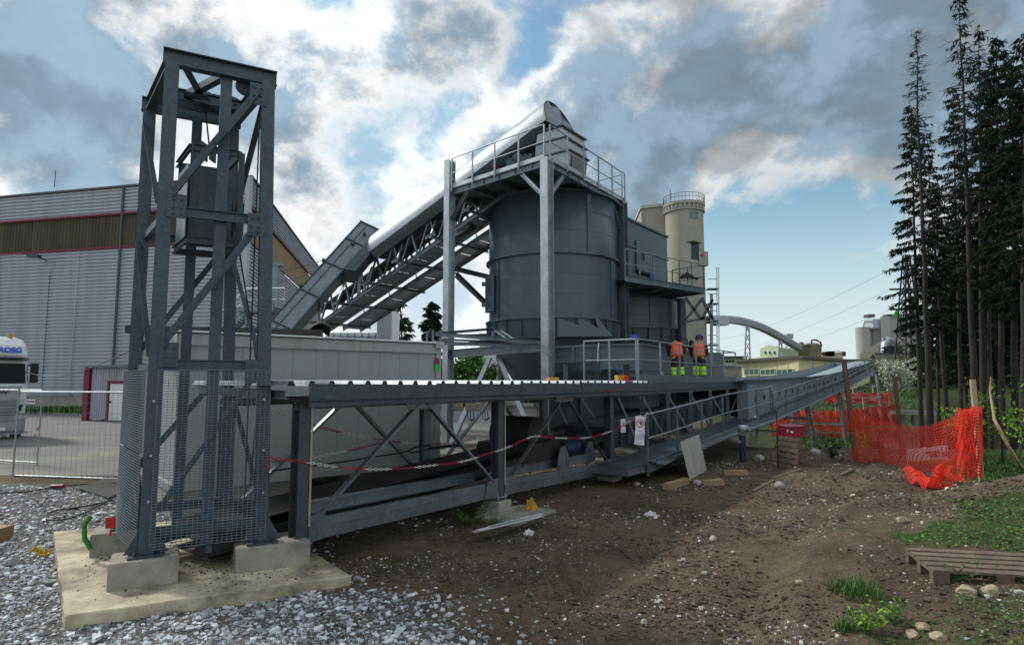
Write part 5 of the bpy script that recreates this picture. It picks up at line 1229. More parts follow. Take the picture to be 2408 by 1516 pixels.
sh = thing('screw_conveyor', P(1400, 895, 19).to_tuple(), 'blue-grey screw conveyor trough with outlet box beside the rails', 'screw conveyor')
S0, S1 = P(1290, 895, 19.6), P(1412, 895, 18.4); S2 = P(1512, 895, 18.0); S0.z = S1.z = S2.z = 0
zu = P(1340, 818, 19.2).z; zl = P(1340, 852, 19.2).z; zl2 = P(1340, 866, 19.2).z
bk = Vector((.35, 1.1, 0))
q = MB(); q.hexa([S0+UP*zl, S1+UP*zl, S1+bk+UP*zl, S0+bk+UP*zl], [S0+UP*zu, S1+UP*zu, S1+bk+UP*zu, S0+bk+UP*zu]); q.hexa([S0+bk*.2+UP*(zl2-.1), S1+bk*.2+UP*(zl2-.1), S1+bk*.8+UP*(zl2-.1), S0+bk*.8+UP*(zl2-.1)], [S0+UP*(zl-.002), S1+UP*(zl-.002), S1+bk+UP*(zl-.002), S0+bk+UP*(zl-.002)]); TQ = q
q = MB(); q.hexa([S0-bk*.05+UP*zu, S1-bk*.05+UP*zu, S1+bk*1.05+UP*zu, S0+bk*1.05+UP*zu], [S0-bk*.05+UP*(zu+.07), S1-bk*.05+UP*(zu+.07), S1+bk*1.05+UP*(zu+.07), S0+bk*1.05+UP*(zu+.07)])
for k in (.0, .5, .98): p = S0.lerp(S1, k)-bk*.03; q.bar(p+UP*zl, p+UP*zu, .08, .05, bk)
q.build('flange', M['anthracite_box'], sh)
q = TQ; d = (S1-S0).normalized(); nn = Vector((d.y, -d.x, 0))
for i in range(16):
    for z in (.42, .56): p = S0.lerp(S1, (i+.5)/16)+UP*lerp(zl, zu, z); q.rod(p, p+nn*.03, .022, 6, m=1)
q.build('trough', [M['anthracite_box'], M['galv']], sh)
zu2 = P(1460, 812, 18.2).z; zl3 = P(1460, 868, 18.2).z; zl4 = P(1460, 902, 18.2).z
q = MB(); a, b = S1+(S2-S1)*.0, S2; bk2 = Vector((1.1, 2.0, 0)); q.hexa([a+UP*zl3, b+UP*zl3, b+bk2+UP*zl3, a+bk2+UP*zl3], [a+UP*zu2, b+UP*zu2, b+bk2+UP*zu2, a+bk2+UP*zu2]); q.build('outlet_box', M['anthracite_box'], sh)
q = MB(); a2, b2 = lerp(S1, S2, .42), lerp(S1, S2, .97); q.hexa([a2+bk2*.05+UP*1.4, b2+bk2*.05+UP*1.4, b2+bk2*.8+UP*1.4, a2+bk2*.8+UP*1.4], [a2+bk2*.05+UP*(zl3-.002), b2+bk2*.05+UP*(zl3-.002), b2+bk2*.8+UP*(zl3-.002), a2+bk2*.8+UP*(zl3-.002)]); q.build('outlet_spout', M['anthracite_box'], sh)
for z, e, A_, B_ in ((zu2+.02, .06, a, b), (zl3-.01, .05, a2, b2), (zl3-.2, .06, a2, b2)):
    q = MB(); dd_ = (B_-A_).normalized()*e; q.hexa([A_-dd_-bk2*.03+UP*(z-.03), B_+dd_-bk2*.03+UP*(z-.03), B_+dd_+bk2+UP*(z-.03), A_-dd_+bk2+UP*(z-.03)], [A_-dd_-bk2*.03+UP*(z+.03), B_+dd_-bk2*.03+UP*(z+.03), B_+dd_+bk2+UP*(z+.03), A_-dd_+bk2+UP*(z+.03)]); q.build('flange', M['anthracite_box'], sh)
q = MB(); p = P(1492, 797, 19.5); q.rod(p-UP*.05, p+UP*.14, .13, 12); q.build('cap', M['blue_paint'], sh)
q = MB()
for px in (1330, 1385, 1420): p = P(px, 895, 19.3); q.bar(Vector((p.x, p.y, -.05)), Vector((p.x, p.y, zl-.05)), .14, .14)
q.build('leg', M['anthracite_box'], sh)
# third housing behind the workers
h0, h1 = P(1590, 895, 25.6), P(1680, 895, 27.4); h0.z = h1.z = 0; bk3 = Vector((1.2, 2.2, 0)); za, zb = P(1640, 830, 26.5).z, 1.9
hb = thing('hopper_box', ((h0+h1)/2).to_tuple(), 'grey steel box the two workers lean over', 'steel box')
q = MB(); q.hexa([h0-dE*1.4+UP*zb, h1+UP*zb, h1+bk3+UP*zb, h0-dE*1.4+bk3+UP*zb], [h0-dE*1.4+UP*za, h1+UP*za, h1+bk3+UP*za, h0-dE*1.4+bk3+UP*za]); q.build('body', M['anthracite_box'], hb)
q = MB(); q.hexa([h0-dE*1.5-bk3*.03+UP*za, h1+dE*.1-bk3*.03+UP*za, h1+dE*.1+bk3+UP*za, h0-dE*1.5+bk3+UP*za], [h0-dE*1.5-bk3*.03+UP*(za+.08), h1+dE*.1-bk3*.03+UP*(za+.08), h1+dE*.1+bk3+UP*(za+.08), h0-dE*1.5+bk3+UP*(za+.08)]); q.build('lid', M['anthracite_box'], hb)
q = MB(); p = P(1626, 812, 25.2); q.tube([P(1596, 797, 25.4), P(1616, 797, 25.4), P(1617, 815, 25.4), P(1620, 822, 25.2)], .03, 6); q.rod(p-UP*.16, p+UP*.16, .11, 12); q.rod(p+UP*.16, p+UP*.22, .06, 10); q.rod(p-UP*.16, p-UP*.5, .05, 8, r1=.03); q.build('filter', M['black'], hb)
# small finds on the canopy roof
def on_roof(px, Y): p = P(px, 895, Y); t = (Vector((p.x, p.y, 0))-A).dot(c_); o = (Vector((p.x, p.y, 0))-A).dot(n_); return roof_pt(t, o, .05)
p = K(8.55, .05, 2.17); tl = thing('work_lamp', p.to_tuple(), 'yellow work lamp with red front lying on the canopy roof', 'lamp')
q = MB(); q.box(p+UP*.08, (.22, .16, .16), Matrix.Rotation(.3, 3, 'Z')); q.build('case', M['yellow'], tl)
q = MB(); q.box(p+UP*.07+Vector((.12, -.06, 0)), (.05, .17, .15), Matrix.Rotation(.3, 3, 'Z')); q.build('front', M['red_paint'], tl)
q = MB(); p = K(6.2, -.3, 2.2); q.box(p+UP*.04, (.25, .1, .07), Matrix.Rotation(.5, 3, 'Z')); tag(q.build('spirit_level', M['yellow']), 'orange-yellow tool lying on the canopy roof by the column', 'tool')
q = MB(); p = K(9.35, -.2, 2.18); q.box(p+UP*.28, (.14, .12, .3)); q.bar(p-UP*.02, p+UP*.14, .06, .06); q.bar(p+Vector((-.16, 0, 0)), p+Vector((-.16, 0, .45)), .012, .012); tag(q.build('control_box', M['black']), 'small black control box on a stem at the canopy end', 'control box')
q = MB(); q.tube([K(7.0, .31, 1.98), K(7.9, .31, 1.985), K(8.2, .3, 2.05), K(8.6, .3, 2.22)], .006, 5); tag(q.build('trip_cord', M['chain_red']), 'thin red cord clipped along the canopy fascia', 'cord')
# ================= cement works in the distance =================
def hx(p):  p = Vector(p); p.z = 0; return p
def bld(name, label, cat, fp, z0, z1, m, parts=True):
    fp = [hx(p) for p in fp]; c = sum(fp, Vector())/len(fp); r = thing(name, (c.x, c.y, z0), label, cat)
    q = MB(); n = len(fp); q.add([p+UP*z0 for p in fp]+[p+UP*z1 for p in fp], [(i, (i+1) % n, n+(i+1) % n, n+i) for i in range(n)]); q.build('wall', m, r); return r, fp
def zat(px, py, Y): return P(px, py, Y).z
# round concrete silo tower
Y = 90; ct_ = hx(P(1619, 895, Y)); rr = 44/FPX*Y
t_ = thing('silo_tower', ct_.to_tuple(), 'tall round beige concrete silo with railed top gallery', 'silo')
zt = zat(1619, 492, Y)
q = MB(); q.lathe(ct_, [(rr, -.2), (rr, zt)], 56); q.build('shaft', M['concrete_far'], t_)
q = MB(); q.lathe(ct_, [(rr, zt-.8), (rr+.25, zt-.7), (rr+.25, zt-.5), (rr-.1, zt-.4), (rr-.1, zt), (rr+.3, zt+.2), (rr+.3, zt+.6), (0, zt+.75)], 56, sm=False); q.build('cornice', M['concrete_far'], t_)
for i in range(28):
    g = math.tau*i/28; d = Vector((math.cos(g), math.sin(g), 0))
    if d.y < .5: q = MB(); q.bar(ct_+d*(rr+.06)+UP*(zt-.38), ct_+d*(rr+.06)+UP*(zt+.2), .24, .3, d); q.build('bracket', M['concrete_grey'], t_)
q = MB()
for i in range(36): g = math.tau*i/36; d = Vector((math.cos(g), math.sin(g), 0))*(rr+.25); q.bar(ct_+d+UP*(zt+.6), ct_+d+UP*(zt+1.75), .05, .05)
for h in (.6, 1.15): q.tube([ct_+Vector((math.cos(math.tau*i/36), math.sin(math.tau*i/36), 0))*(rr+.25)+UP*(zt+.6+h) for i in range(36)], .03, 4, closed=True)
q.build('railing', M['galv_dark'], t_)
q = MB()
for px, h in ((1577, 4.2), (1644, 3.8), (1640, 2.8)): p = P(px, 480, Y-1); q.rod(p-UP*1.5, p+UP*(h-2.0), .06, 5)
q.build('antenna', M['galv_dark'], t_)
for px in (1635, 1646):
    for py in (506, 519): 
        a = P(px, py, Y); g = ang(px, ct_, rr); d = Vector((math.cos(g), math.sin(g), 0)); tv = Vector((-d.y, d.x, 0)); c = ct_+d*(rr+.02)+UP*a.z; q = MB()
        q.plate([c-tv*.26-UP*.36, c+tv*.26-UP*.36, c+tv*.26+UP*.36, c-tv*.26+UP*.36], .05); w = q.build('window', M['glass_green'], t_); q = MB()
        for k in (-1, 1): q.bar(c+tv*.3*k-UP*.4, c+tv*.3*k+UP*.4, .07, .1, d)
        q.bar(c+d*.03-tv*.27, c+d*.03+tv*.27, .05, .05); q.build('frame', M['concrete_far'], w)
# penthouse next to the tower
b_, fp = bld('tower_annex', 'beige flat roofed concrete block attached to the round silo', 'building', [P(1498, 895, 104), P(1516, 895, 94), P(1590, 895, 92), P(1590, 895, 104)], -.2, zat(1516, 492, 94), M['concrete_far'])
q = MB(); zt2_ = zat(1516, 492, 94); q.add([p+(p-sum(fp, Vector())/4).normalized()*.4+UP*zt2_ for p in fp]+[p+(p-sum(fp, Vector())/4).normalized()*.4+UP*(zt2_+.45) for p in fp], [(0, 1, 5, 4), (1, 2, 6, 5), (2, 3, 7, 6), (3, 0, 4, 7), (4, 5, 6, 7), (3, 2, 1, 0)]); q.build('roof', M['concrete_grey'], b_)
# scaffold stair tower with ladder, right of the silo
sc_ = thing('scaffold_mast', hx(P(1680, 895, 60)).to_tuple(), 'thin pale ladder mast with small landings beside the silo', 'mast')
q = MB()
for px in (1685, 1690): q.bar(P(px, 895, 60)-UP*2.2, P(px, 628, 60), .07, .07)
for i in range(48): q.bar(P(1685, 880-i*5.3, 60), P(1690, 880-i*5.3, 60), .05, .05)
q.build('ladder', M['steel_pale'], sc_)
for py in (680, 715, 755, 812, 832):
    q = MB(); q.bar(P(1662, py, 60), P(1686, py, 60), .9, .12); q.build('landing', M['galv_dark'], sc_); q = MB(); q.rod(P(1664, py-24, 60), P(1685, py-24, 60), .035, 5); q.build('landing_rail', M['galv_dark'], sc_)
q = MB(); q.bar(hx(P(1672, 895, 60)), P(1672, 690, 60), .14, .14); q.build('mast_pole', M['galv'], sc_)
# arched tube conveyor
pts = [(1668, 752, 88), (1690, 751, 92), (1720, 752, 96), (1752, 757, 100), (1790, 769, 105), (1830, 789, 110), (1868, 811, 115), (1905, 833, 120), (1935, 848, 124)]
ar = thing('arched_conveyor', hx(P(1800, 895, 106)).to_tuple(), 'pale arched tube conveyor descending on lattice legs', 'conveyor')
cp_ = [P(*p) for p in pts]; q = MB()
def spl(ps, n):
    out = []
    for i in range(len(ps)-1):
        p0, p1, p2, p3 = ps[max(i-1, 0)], ps[i], ps[i+1], ps[min(i+2, len(ps)-1)]
        for k in range(n):
            t = k/n; out.append(.5*((2*p1)+(p2-p0)*t+(2*p0-5*p1+4*p2-p3)*t*t+(3*p1-p0-3*p2+p3)*t**3))
    return out+[ps[-1]]
sp_ = spl(cp_, 8); prof = []
k = 6; vs = []
for i, p in enumerate(sp_):
    a = (sp_[min(i+1, len(sp_)-1)]-sp_[max(i-1, 0)]).normalized(); sd_ = a.cross(UP).normalized(); u = sd_.cross(a)
    vs += [p+sd_*x+u*y for x, y in ((-.55, -.55), (.55, -.55), (.55, .3), (.3, .6), (-.3, .6), (-.55, .3))]
q.add(vs, [(i*k+j, i*k+(j+1) % k, (i+1)*k+(j+1) % k, (i+1)*k+j) for i in range(len(sp_)-1) for j in range(k)]); q.build('tube_casing', M['steel_pale'], ar)
q = MB(); q.box(P(1694, 757, 91), (2.0, 1.6, 1.0)); q.build('head_box', M['steel_pale'], ar)
for (xt, yt, xa, xb, yb, Y) in ((1758, 763, 1746, 1764, 850, 100), (1835, 800, 1826, 1838, 850, 110)):
    q = MB(); n = 6; za = P(xa, yb, Y); zb = P(xb, yb, Y); 
    A1, A2 = za-UP*4, zb-UP*4; B1, B2 = P(xt-3, yt, Y), P(xt+3, yt, Y)
    for s, e in ((A1, B1), (A2, B2)): q.bar(s, e, .2, .2)
    for i in range(7):
        u0, u1 = i/7, (i+1)/7; q.bar(A1.lerp(B1, u0), A2.lerp(B2, u1), .09, .09); q.bar(A2.lerp(B2, u0), A1.lerp(B1, u1), .09, .09)
    q.build('lattice_leg', M['steel_pale'], ar)
# yellow workshop with green ribbon windows
Y = 78; yb0, yb1, yb2 = hx(P(1734, 895, 82)), hx(P(1880, 895, 74)), hx(P(2045, 895, 92))
zE_ = [zat(1734, 852, 82), zat(1880, 843, 74), zat(2045, 855, 92)]
yw = thing('workshop', ((yb0+yb2)/2).to_tuple(), 'long low yellow workshop with green ribbon windows and shallow roof', 'workshop')
zg = -.2
q = MB(); dd_ = Vector((12, 24, 0))
q.add([yb0+UP*zg, yb1+UP*zg, yb2+UP*zg, yb0+UP*zE_[0], yb1+UP*(zE_[1]), yb2+UP*zE_[2]], [(0, 1, 4, 3), (1, 2, 5, 4)]); q.build('wall', M['yellow_wall'], yw)
q = MB(); o_ = Vector((.2, -.7, 0)); rf = [yb0+o_+UP*zE_[0]+Vector((-.8, 0, 0)), yb1+o_+UP*zE_[1], yb2+o_+UP*zE_[2], yb2+dd_+UP*(zE_[2]+.4), yb1+dd_+UP*(zE_[1]+.6), yb0+dd_+UP*(zE_[0]+.4)]
q.add(rf+[p+UP*.35 for p in rf], [(0, 1, 4, 5), (1, 2, 3, 4), (6, 7, 10, 11), (7, 8, 9, 10), (0, 1, 7, 6), (1, 2, 8, 7), (2, 3, 9, 8), (5, 0, 6, 11)]); q.build('roof', M['roof_dark'], yw)
def onwall(a, b, px, py): return V(px, py, a, (b-a))
for a, b, xs in ((yb0, yb1, [(1752, 1786), (1790, 1824), (1828, 1866)]), (yb1, yb2, [(1921, 1954), (1959, 1990), (1995, 2030)])):
    n2 = Vector(((b-a).y, -(b-a).x, 0)).normalized()
    for x0, x1 in xs:
        q = MB(); q.plate([onwall(a, b, x0, 882)+n2*.05, onwall(a, b, x1, 881)+n2*.05, onwall(a, b, x1, 867)+n2*.05, onwall(a, b, x0, 869)+n2*.05], .08); w = q.build('window', M['glass_green'], yw)
        q = MB()
        for i in range(4): x = lerp(x0, x1, i/3); q.bar(onwall(a, b, x, 882)+n2*.12, onwall(a, b, x, 868)+n2*.12, .09, .06, n2)
        q.bar(onwall(a, b, x0, 882)+n2*.13, onwall(a, b, x1, 881)+n2*.13, .05, .12)
        q.bar(onwall(a, b, x0, 868.6)+n2*.13, onwall(a, b, x1, 866.8)+n2*.13, .05, .12)
        q.build('frame', M['green_wall'], w)
    q = MB()
    for i in range(7): p = a.lerp(b, i/6)+n2*.03; q.bar(p+UP*zg, p+UP*min(zE_[0], zE_[1])-UP*.1, .12, .05, n2)
    q.build('wall_joint', M['beige_wall'], yw)
# rusty tank on the workshop roof
Y = 84; tk = hx(P(1914, 895, Y)); z0, z1 = zat(1914, 845, Y), zat(1914, 813, Y); rt = 20/FPX*Y
r_ = thing('rusty_tank', (tk.x, tk.y, z0), 'weathered rusty round tank with bent pipe on the workshop roof', 'tank')
q = MB(); q.lathe(tk, [(rt*.9, z0-.4), (rt*.92, z0+.5), (rt, z1), (rt*1.04, z1+.05), (rt*.55, z1+.35), (0, z1+.45)], 36); q.build('shell', M['rust_tank'], r_)
q = MB(); a = tk+UP*(z1+.35); q.tube([a+Vector((-.1, 0, 0)), a+Vector((0, 0, .45)), a+Vector((.5, -.1, .45)), a+Vector((1.0, -.3, .1)), a+Vector((1.1, -.3, -.4))], .12, 8); q.build('pipe', M['rust'], r_)
# green gabled mill building
Y = 150
b_, fp = bld('mill_building', 'light green gabled mill house above beige walls', 'building', [P(1790, 895, Y), P(1836, 895, Y-6), P(1880, 895, Y+6), P(1836, 895, Y+20)], -.2, zat(1800, 838, Y), M['beige_wall'])
zz = zat(1800, 838, Y); zz2_ = zat(1800, 821, Y); q = MB(); q.add([p+UP*zz for p in fp]+[p+UP*zz2_ for p in fp], [(i, (i+1) % 4, 4+(i+1) % 4, 4+i) for i in range(4)])
q.add([fp[0]+UP*zz2_, fp[1]+UP*zz2_, (fp[0]+fp[1])/2+UP*(zz2_+.8)], [(0, 1, 2)]); q.build('upper_wall', M['green_wall'], b_)
rg0 = (fp[0]+fp[1])/2+UP*(zz2_+.85); rg1 = (fp[2]+fp[3])/2+UP*(zz2_+.85); q = MB(); q.plate([fp[1]+UP*zz2_, fp[2]+UP*zz2_, rg1, rg0], .2); q.plate([fp[0]+UP*zz2_, rg0, rg1, fp[3]+UP*zz2_], .2); q.build('roof', M['green_wall'], b_)
for px in (1800, 1811, 1822): q = MB(); a = V(px, 829, fp[0], fp[1]-fp[0]); q.box(a+Vector((0, -.1, 0)), (.6, .2, .7)); q.build('window', M['glass_green'], b_)
# plant skyline clutter: each item its own thing
Y = 160
def stackcyl(px, y0, y1, w, Y, name, label, m, cone=0.0, cat=None):
    c = hx(P(px, 895, Y)); rr_ = w/2/FPX*Y; za, zb = zat(px, y1, Y), zat(px, y0, Y); r = thing(name, (c.x, c.y, za), label, cat or name.replace('_', ' ')); q = MB(); q.lathe(c, [(rr_, za), (rr_, zb)], 24); q.build('shell', m, r)
    q = MB(); q.lathe(c, [(rr_*1.08, zb-.1), (rr_*1.08, zb+.1), (rr_*(.4 if cone else .9), zb+.2+cone), (0, zb+.25+cone)], 24, sm=False); q.build('cap', m, r); return r
stackcyl(1888, 815, 850, 18, Y, 'vent_stack', 'brownish vent stack with flared hood between tube and tank', M['rust'], 1.0)
stackcyl(1972, 830, 860, 20, Y, 'storage_tank', 'small pale tank on the plant roofs right of the rusty tank', M['beige_wall'], .5)
stackcyl(1862, 818, 850, 9, Y, 'filter_tower', 'narrow pale filter tower behind the tube conveyor', M['steel_pale'], .5)
stackcyl(1850, 822, 850, 8, Y, 'filter_tower', 'slim grey pipe tower beside the green mill', M['galv'], .5)
b_, _ = bld('plant_block', 'low brown plant block with pipework right of the tank', 'building', [P(1935, 895, Y), P(1985, 895, Y-2), P(1985, 895, Y+8), P(1935, 895, Y+8)], -.2, zat(1950, 838, Y), M['beige_wall'])
q = MB(); 
for i in range(5): q.box(P(1938+i*9, 832, Y), (1.6+.3*i, 1.0, 1.0+.2*(i % 3)))
for i in range(6): q.bar(P(1936+i*8, 840, Y), P(1936+i*8, 828, Y), .12, .12)
q.bar(P(1934, 829, Y), P(1986, 828, Y), .15, .15); q.build('roof_plant', M['rust'], b_)
b_, _ = bld('lift_head', 'small grey box on a lattice head above the tube conveyor', 'plant head', [P(1842, 895, 170), P(1866, 895, 170), P(1866, 895, 176), P(1842, 895, 176)], zat(1850, 850, 170), zat(1850, 838, 170), M['beige_wall'])
q = MB(); q.box(P(1855, 790, 170), (1.8, 1.6, 1.2)); 
for x in (1850, 1862): q.bar(P(x, 845, 170), P(x, 786, 170), .2, .2)
for i in range(6): q.bar(P(1850, 845-i*9, 170), P(1862, 836-i*9, 170), .1, .1)
q.build('frame_head', M['steel_pale'], b_)
b_, _ = bld('plant_hall', 'pale green flat hall low behind the platform rails', 'building', [P(1690, 895, 120), P(1755, 895, 120), P(1755, 895, 130), P(1690, 895, 130)], -.2, zat(1720, 840, 120), M['green_wall'])
q = MB(); q.bar(P(1688, 840, 119.8), P(1757, 840, 119.8), .3, .5); q.build('roof_edge', M['roof_dark'], b_)
for i in range(7): q = MB(); q.box(P(1703+i*7, 849, 119.9), (.35, .2, .35)); q.build('window', M['glass_dark'], b_)
b_, _ = bld('block_wall', 'weathered grey concrete block wall in front of the yellow workshop', 'wall', [P(1680, 895, 62), P(1745, 895, 62), P(1745, 895, 63), P(1680, 895, 63)], -.2, zat(1720, 861, 62), M['concrete'])
q = MB(); q.bar(P(1679, 860.5, 62.5), P(1746, 860.5, 62.5), 1.3, .2); q.build('coping', M['concrete_grey'], b_)
# big grey silo block with the green and black sign
Y = 200
zS_ = zat(2060, 768, Y); sb = thing('silo_block', hx(P(2070, 895, Y)).to_tuple(), 'huge grey concrete silo block carrying a rooftop name sign', 'silo block')
for px in (2036, 2068, 2100, 2132): q = MB(); q.lathe(hx(P(px, 895, Y+3)), [(17/FPX*Y, -2), (17/FPX*Y, zS_)], 28); q.lathe(hx(P(px, 895, Y+3)), [(17/FPX*Y, zS_), (0, zS_+.1)], 28); q.build('silo_cell', M['concrete_grey'], sb)
q = MB(); a, b = P(2052, 895, Y-2), P(2200, 895, Y-2); za = zat(2080, 745, Y)
q.hexa([hx(P(2078, 895, Y-1)), hx(P(2200, 895, Y-1)), hx(P(2200, 895, Y+14)), hx(P(2078, 895, Y+14))], [hx(P(2078, 895, Y-1))+UP*za, hx(P(2200, 895, Y-1))+UP*za, hx(P(2200, 895, Y+14))+UP*za, hx(P(2078, 895, Y+14))+UP*za]); q.build('head_house', M['concrete_grey'], sb)
q = MB(); q.box(P(2062, 762, Y+2), (5.5, 5, 3)); q.build('roof_house', M['steel_pale'], sb)
q = MB(); 
for px, w in ((2096, 4), (2044, 2)): q = MB(); q.box(P(px, 743, Y+2), (w, 3, 1.0)); q.build('roof_unit', M['galv_dark'], sb)
q = MB(); q.tube([P(2030, 770, Y), P(2032, 758, Y), P(2042, 756, Y), P(2060, 758, Y)], .15, 5)
q.build('roof_pipe', M['galv_dark'], sb)
for px, py in ((2118, 760), (2126, 775), (2133, 762)): q = MB(); q.box(P(px, py, Y-1.2), (.5, .2, 2.2)); q.build('window', M['glass_dark'], sb)
q = MB(); a = P(2099, 744, Y-1.5); q.plate([a, a+Vector((1.3, 0, 0)), a+Vector((2.5, 0, 2.3)), a+Vector((1.3, 0, 2.3))], .2); q.plate([a, a+Vector((2.6, 0, 0)), a+Vector((2.6, 0, .5)), a+Vector((0, 0, .5))], .3); q.build('sign_emblem', M['sticker_green'], sb)
text('lettering', 'LAFARGE', P(2107, 738.5, Y-1.6), 1.9, M['ink'], sb, (1, 0, 0), align='LEFT', ext=.05)
# gabled pale hall, kiln house and pipework below the silo block
Y = 160
fp = [hx(P(2026, 895, Y)), hx(P(2180, 895, Y)), hx(P(2180, 895, Y+30)), hx(P(2026, 895, Y+30))]
b_, fp = bld('gabled_hall', 'pale beige gabled hall below the grey silo block', 'hall', fp, -1, zat(2030, 833, Y), M['beige_wall'])
q = MB(); ze = zat(2030, 833, Y); zp_ = zat(2086, 797, Y); pk = hx(P(2090, 895, Y)); q.add([fp[0]+UP*ze, fp[1]+UP*ze, pk+UP*zp_], [(0, 1, 2)]); q.build('gable', M['beige_wall'], b_)
q = MB(); pk2 = hx(P(2090, 895, Y+30)); q.plate([fp[0]+UP*ze, pk+UP*zp_, pk2+UP*zp_, fp[3]+UP*ze], .4); q.plate([pk+UP*zp_, fp[1]+UP*ze, fp[2]+UP*ze, pk2+UP*zp_], .4); q.build('roof', M['roof_pale'], b_)
Y = 130
b_, fp = bld('kiln_house', 'stained grey-green concrete kiln house beside the lattice pylon', 'building', [P(2060, 895, Y), P(2135, 895, Y-2), P(2135, 895, Y+14), P(2060, 895, Y+14)], -1, zat(2090, 834, Y), M['concrete_far'])
q = MB(); q.hexa([p+UP*zat(2090, 834, Y) for p in fp], [p+UP*(zat(2090, 834, Y)+.4) for p in fp]); q.build('roof', M['roof_dark'], b_)
kp = thing('dust_filter', P(2092, 834, Y+4).to_tuple(), 'pipe elbow and filter housing on top of the kiln house', 'filter')
q = MB(); q.box(P(2094, 824, Y+3), (3.4, 3, 1.8)); q.build('housing', M['galv_dark'], kp)
q = MB(); q.tube([P(2083, 830, Y+3), P(2084, 808, Y+3), P(2090, 801, Y+3), P(2098, 803, Y+3), P(2103, 815, Y+3)], 1.0, 12); q.rod(P(2078, 834, Y+3), P(2078, 794, Y+3), .35, 10); q.build('pipe_elbow', M['steel_pale'], kp)
q = MB()
for x in (2080, 2112): q.bar(P(x, 834, Y+2), P(x, 814, Y+2), .25, .25)
q.bar(P(2074, 818, Y+2), P(2114, 818, Y+2), .3, .3); q.bar(P(2074, 826, Y+2), P(2114, 826, Y+2), .3, .3); q.build('steel_frame', M['galv_dark'], kp)
stackcyl(2054, 838, 905, 10, 118, 'dust_pipe', 'dark vertical dust pipe on the left of the kiln house', M['galv_dark'], .3, 'pipe')
b_, _ = bld('white_kiosk', 'small white kiosk at the foot of the kiln house', 'kiosk', [P(2038, 895, 110), P(2052, 895, 110), P(2052, 895, 113), P(2038, 895, 113)], .5, zat(2045, 884, 110), M['white_paint'])
q = MB(); q.box(P(2045, 883.5, 111.4), (1.4, 3.4, .15)); q.build('roof', M['roof_dark'], b_)
# lattice pylon and wires
Y = 105; pyb = P(2140, 940, Y); pyt = P(2131, 600, Y); py_ = thing('power_pylon', pyb.to_tuple(), 'dark steel lattice pylon left of the spruces', 'pylon')
q = MB(); wb, wt = 1.9, .35; nlev = 16
def pc_(u, sx, sy): c = Vector((lerp(pyb.x, pyt.x, u), Y, lerp(pyb.z, pyt.z, u))); w = lerp(wb, wt, min(1, u*1.15)); return c+Vector((sx*w, sy*w, 0))
for sx in (-1, 1):
    for sy in (-1, 1): q.bar(pc_(0, sx, sy), pc_(1, sx, sy), .2, .2)
q.build('leg_frame', M['pylon'], py_)
q = MB()
for i in range(nlev):
    u0, u1 = i/nlev, (i+1)/nlev
    for (a, b) in (((-1, -1), (1, -1)), ((1, -1), (1, 1)), ((1, 1), (-1, 1)), ((-1, 1), (-1, -1))):
        q.bar(pc_(u0, *a), pc_(u1, *b), .1, .1); q.bar(pc_(u0, *b), pc_(u1, *a), .1, .1); q.bar(pc_(u1, *a), pc_(u1, *b), .1, .1)
q.build('lattice', M['pylon'], py_)
for u in (.62, .76, .9): q = MB(); c = pc_(u, 0, 0); q.bar(c-Vector((3.0, 0, 0)), c+Vector((3.0, 0, 0)), .2, .3); q.build('cross_arm', M['pylon'], py_)
for i, (u, y) in enumerate(((.62, 815), (.76, 800), (.9, 770))):
    c = pc_(u, 0, 0)-Vector((2.8, 0, 0)); e = P(1600, y+30, 260); q = MB(); q.tube([c.lerp(e, k/14)-UP*(4.5*math.sin(math.pi*k/14)) for k in range(15)], .022, 4)
    tag(q.build('power_line', M['galv']), ('lowest', 'middle', 'highest')[i]+' power line running left from the lattice pylon', 'power line', 'power lines')
# small sheds seen under the inclined conveyor
b_, _ = bld('steel_shed', 'grey ribbed shed with pale edge seen under the inclined conveyor', 'shed', [P(884, 895, 46), P(926, 895, 45), P(932, 895, 52), P(890, 895, 52)], 0, zat(900, 738, 46), M['cladding'])
q = MB(); a = P(928, 895, 44.9); q.bar(hx(a), hx(a)+UP*zat(900, 738, 46), .5, .3); q.build('corner_trim', M['white_paint'], b_)
for i in range(20): q = None
b_, _ = bld('glazed_lobby', 'pale panelled building with square windows low under the inclined conveyor', 'building', [P(765, 895, 38), P(886, 895, 38), P(886, 895, 44), P(765, 895, 44)], 0, zat(800, 782, 38), M['white_paint'])
for i in range(3): q = MB(); q.box(P(782+i*36, 802, 37.95), (.85, .1, .5)); q.build('window', M['steel_pale'], b_)
q = MB(); q.bar(P(765, 792, 37.9), P(886, 792, 37.9), .06, .08)
for i in range(8): q.bar(P(768+i*16.5, 782, 37.9), P(768+i*16.5, 815, 37.9), .05, .06)
q.build('mullion', M['galv'], b_)
b_, _ = bld('precast_wall', 'pale precast concrete wall glimpsed beneath the canopy roof', 'wall', [P(1156, 895, 24.6), P(1262, 895, 22.0), P(1266, 895, 23.0), P(1160, 895, 25.6)], -.05, zat(1200, 948, 23.5), M['concrete_grey'])
q = MB(); a, b = P(1154, 895, 24.5), P(1264, 895, 21.9); q.bar(hx(a)+UP*zat(1200, 948, 23.5), hx(b)+UP*zat(1200, 948, 23.5), .35, .1); q.build('coping', M['concrete'], b_)
b_, _ = bld('pale_block', 'pale tall panel building half hidden by the front silo', 'building', [P(1128, 895, 60), P(1180, 895, 60), P(1180, 895, 66), P(1128, 895, 66)], 0, zat(1150, 790, 60), M['white_paint'])
q = MB(); q.bar(P(1127, 789, 59.9), P(1181, 789, 59.9), .3, .4); q.build('roof_edge', M['roof_dark'], b_)
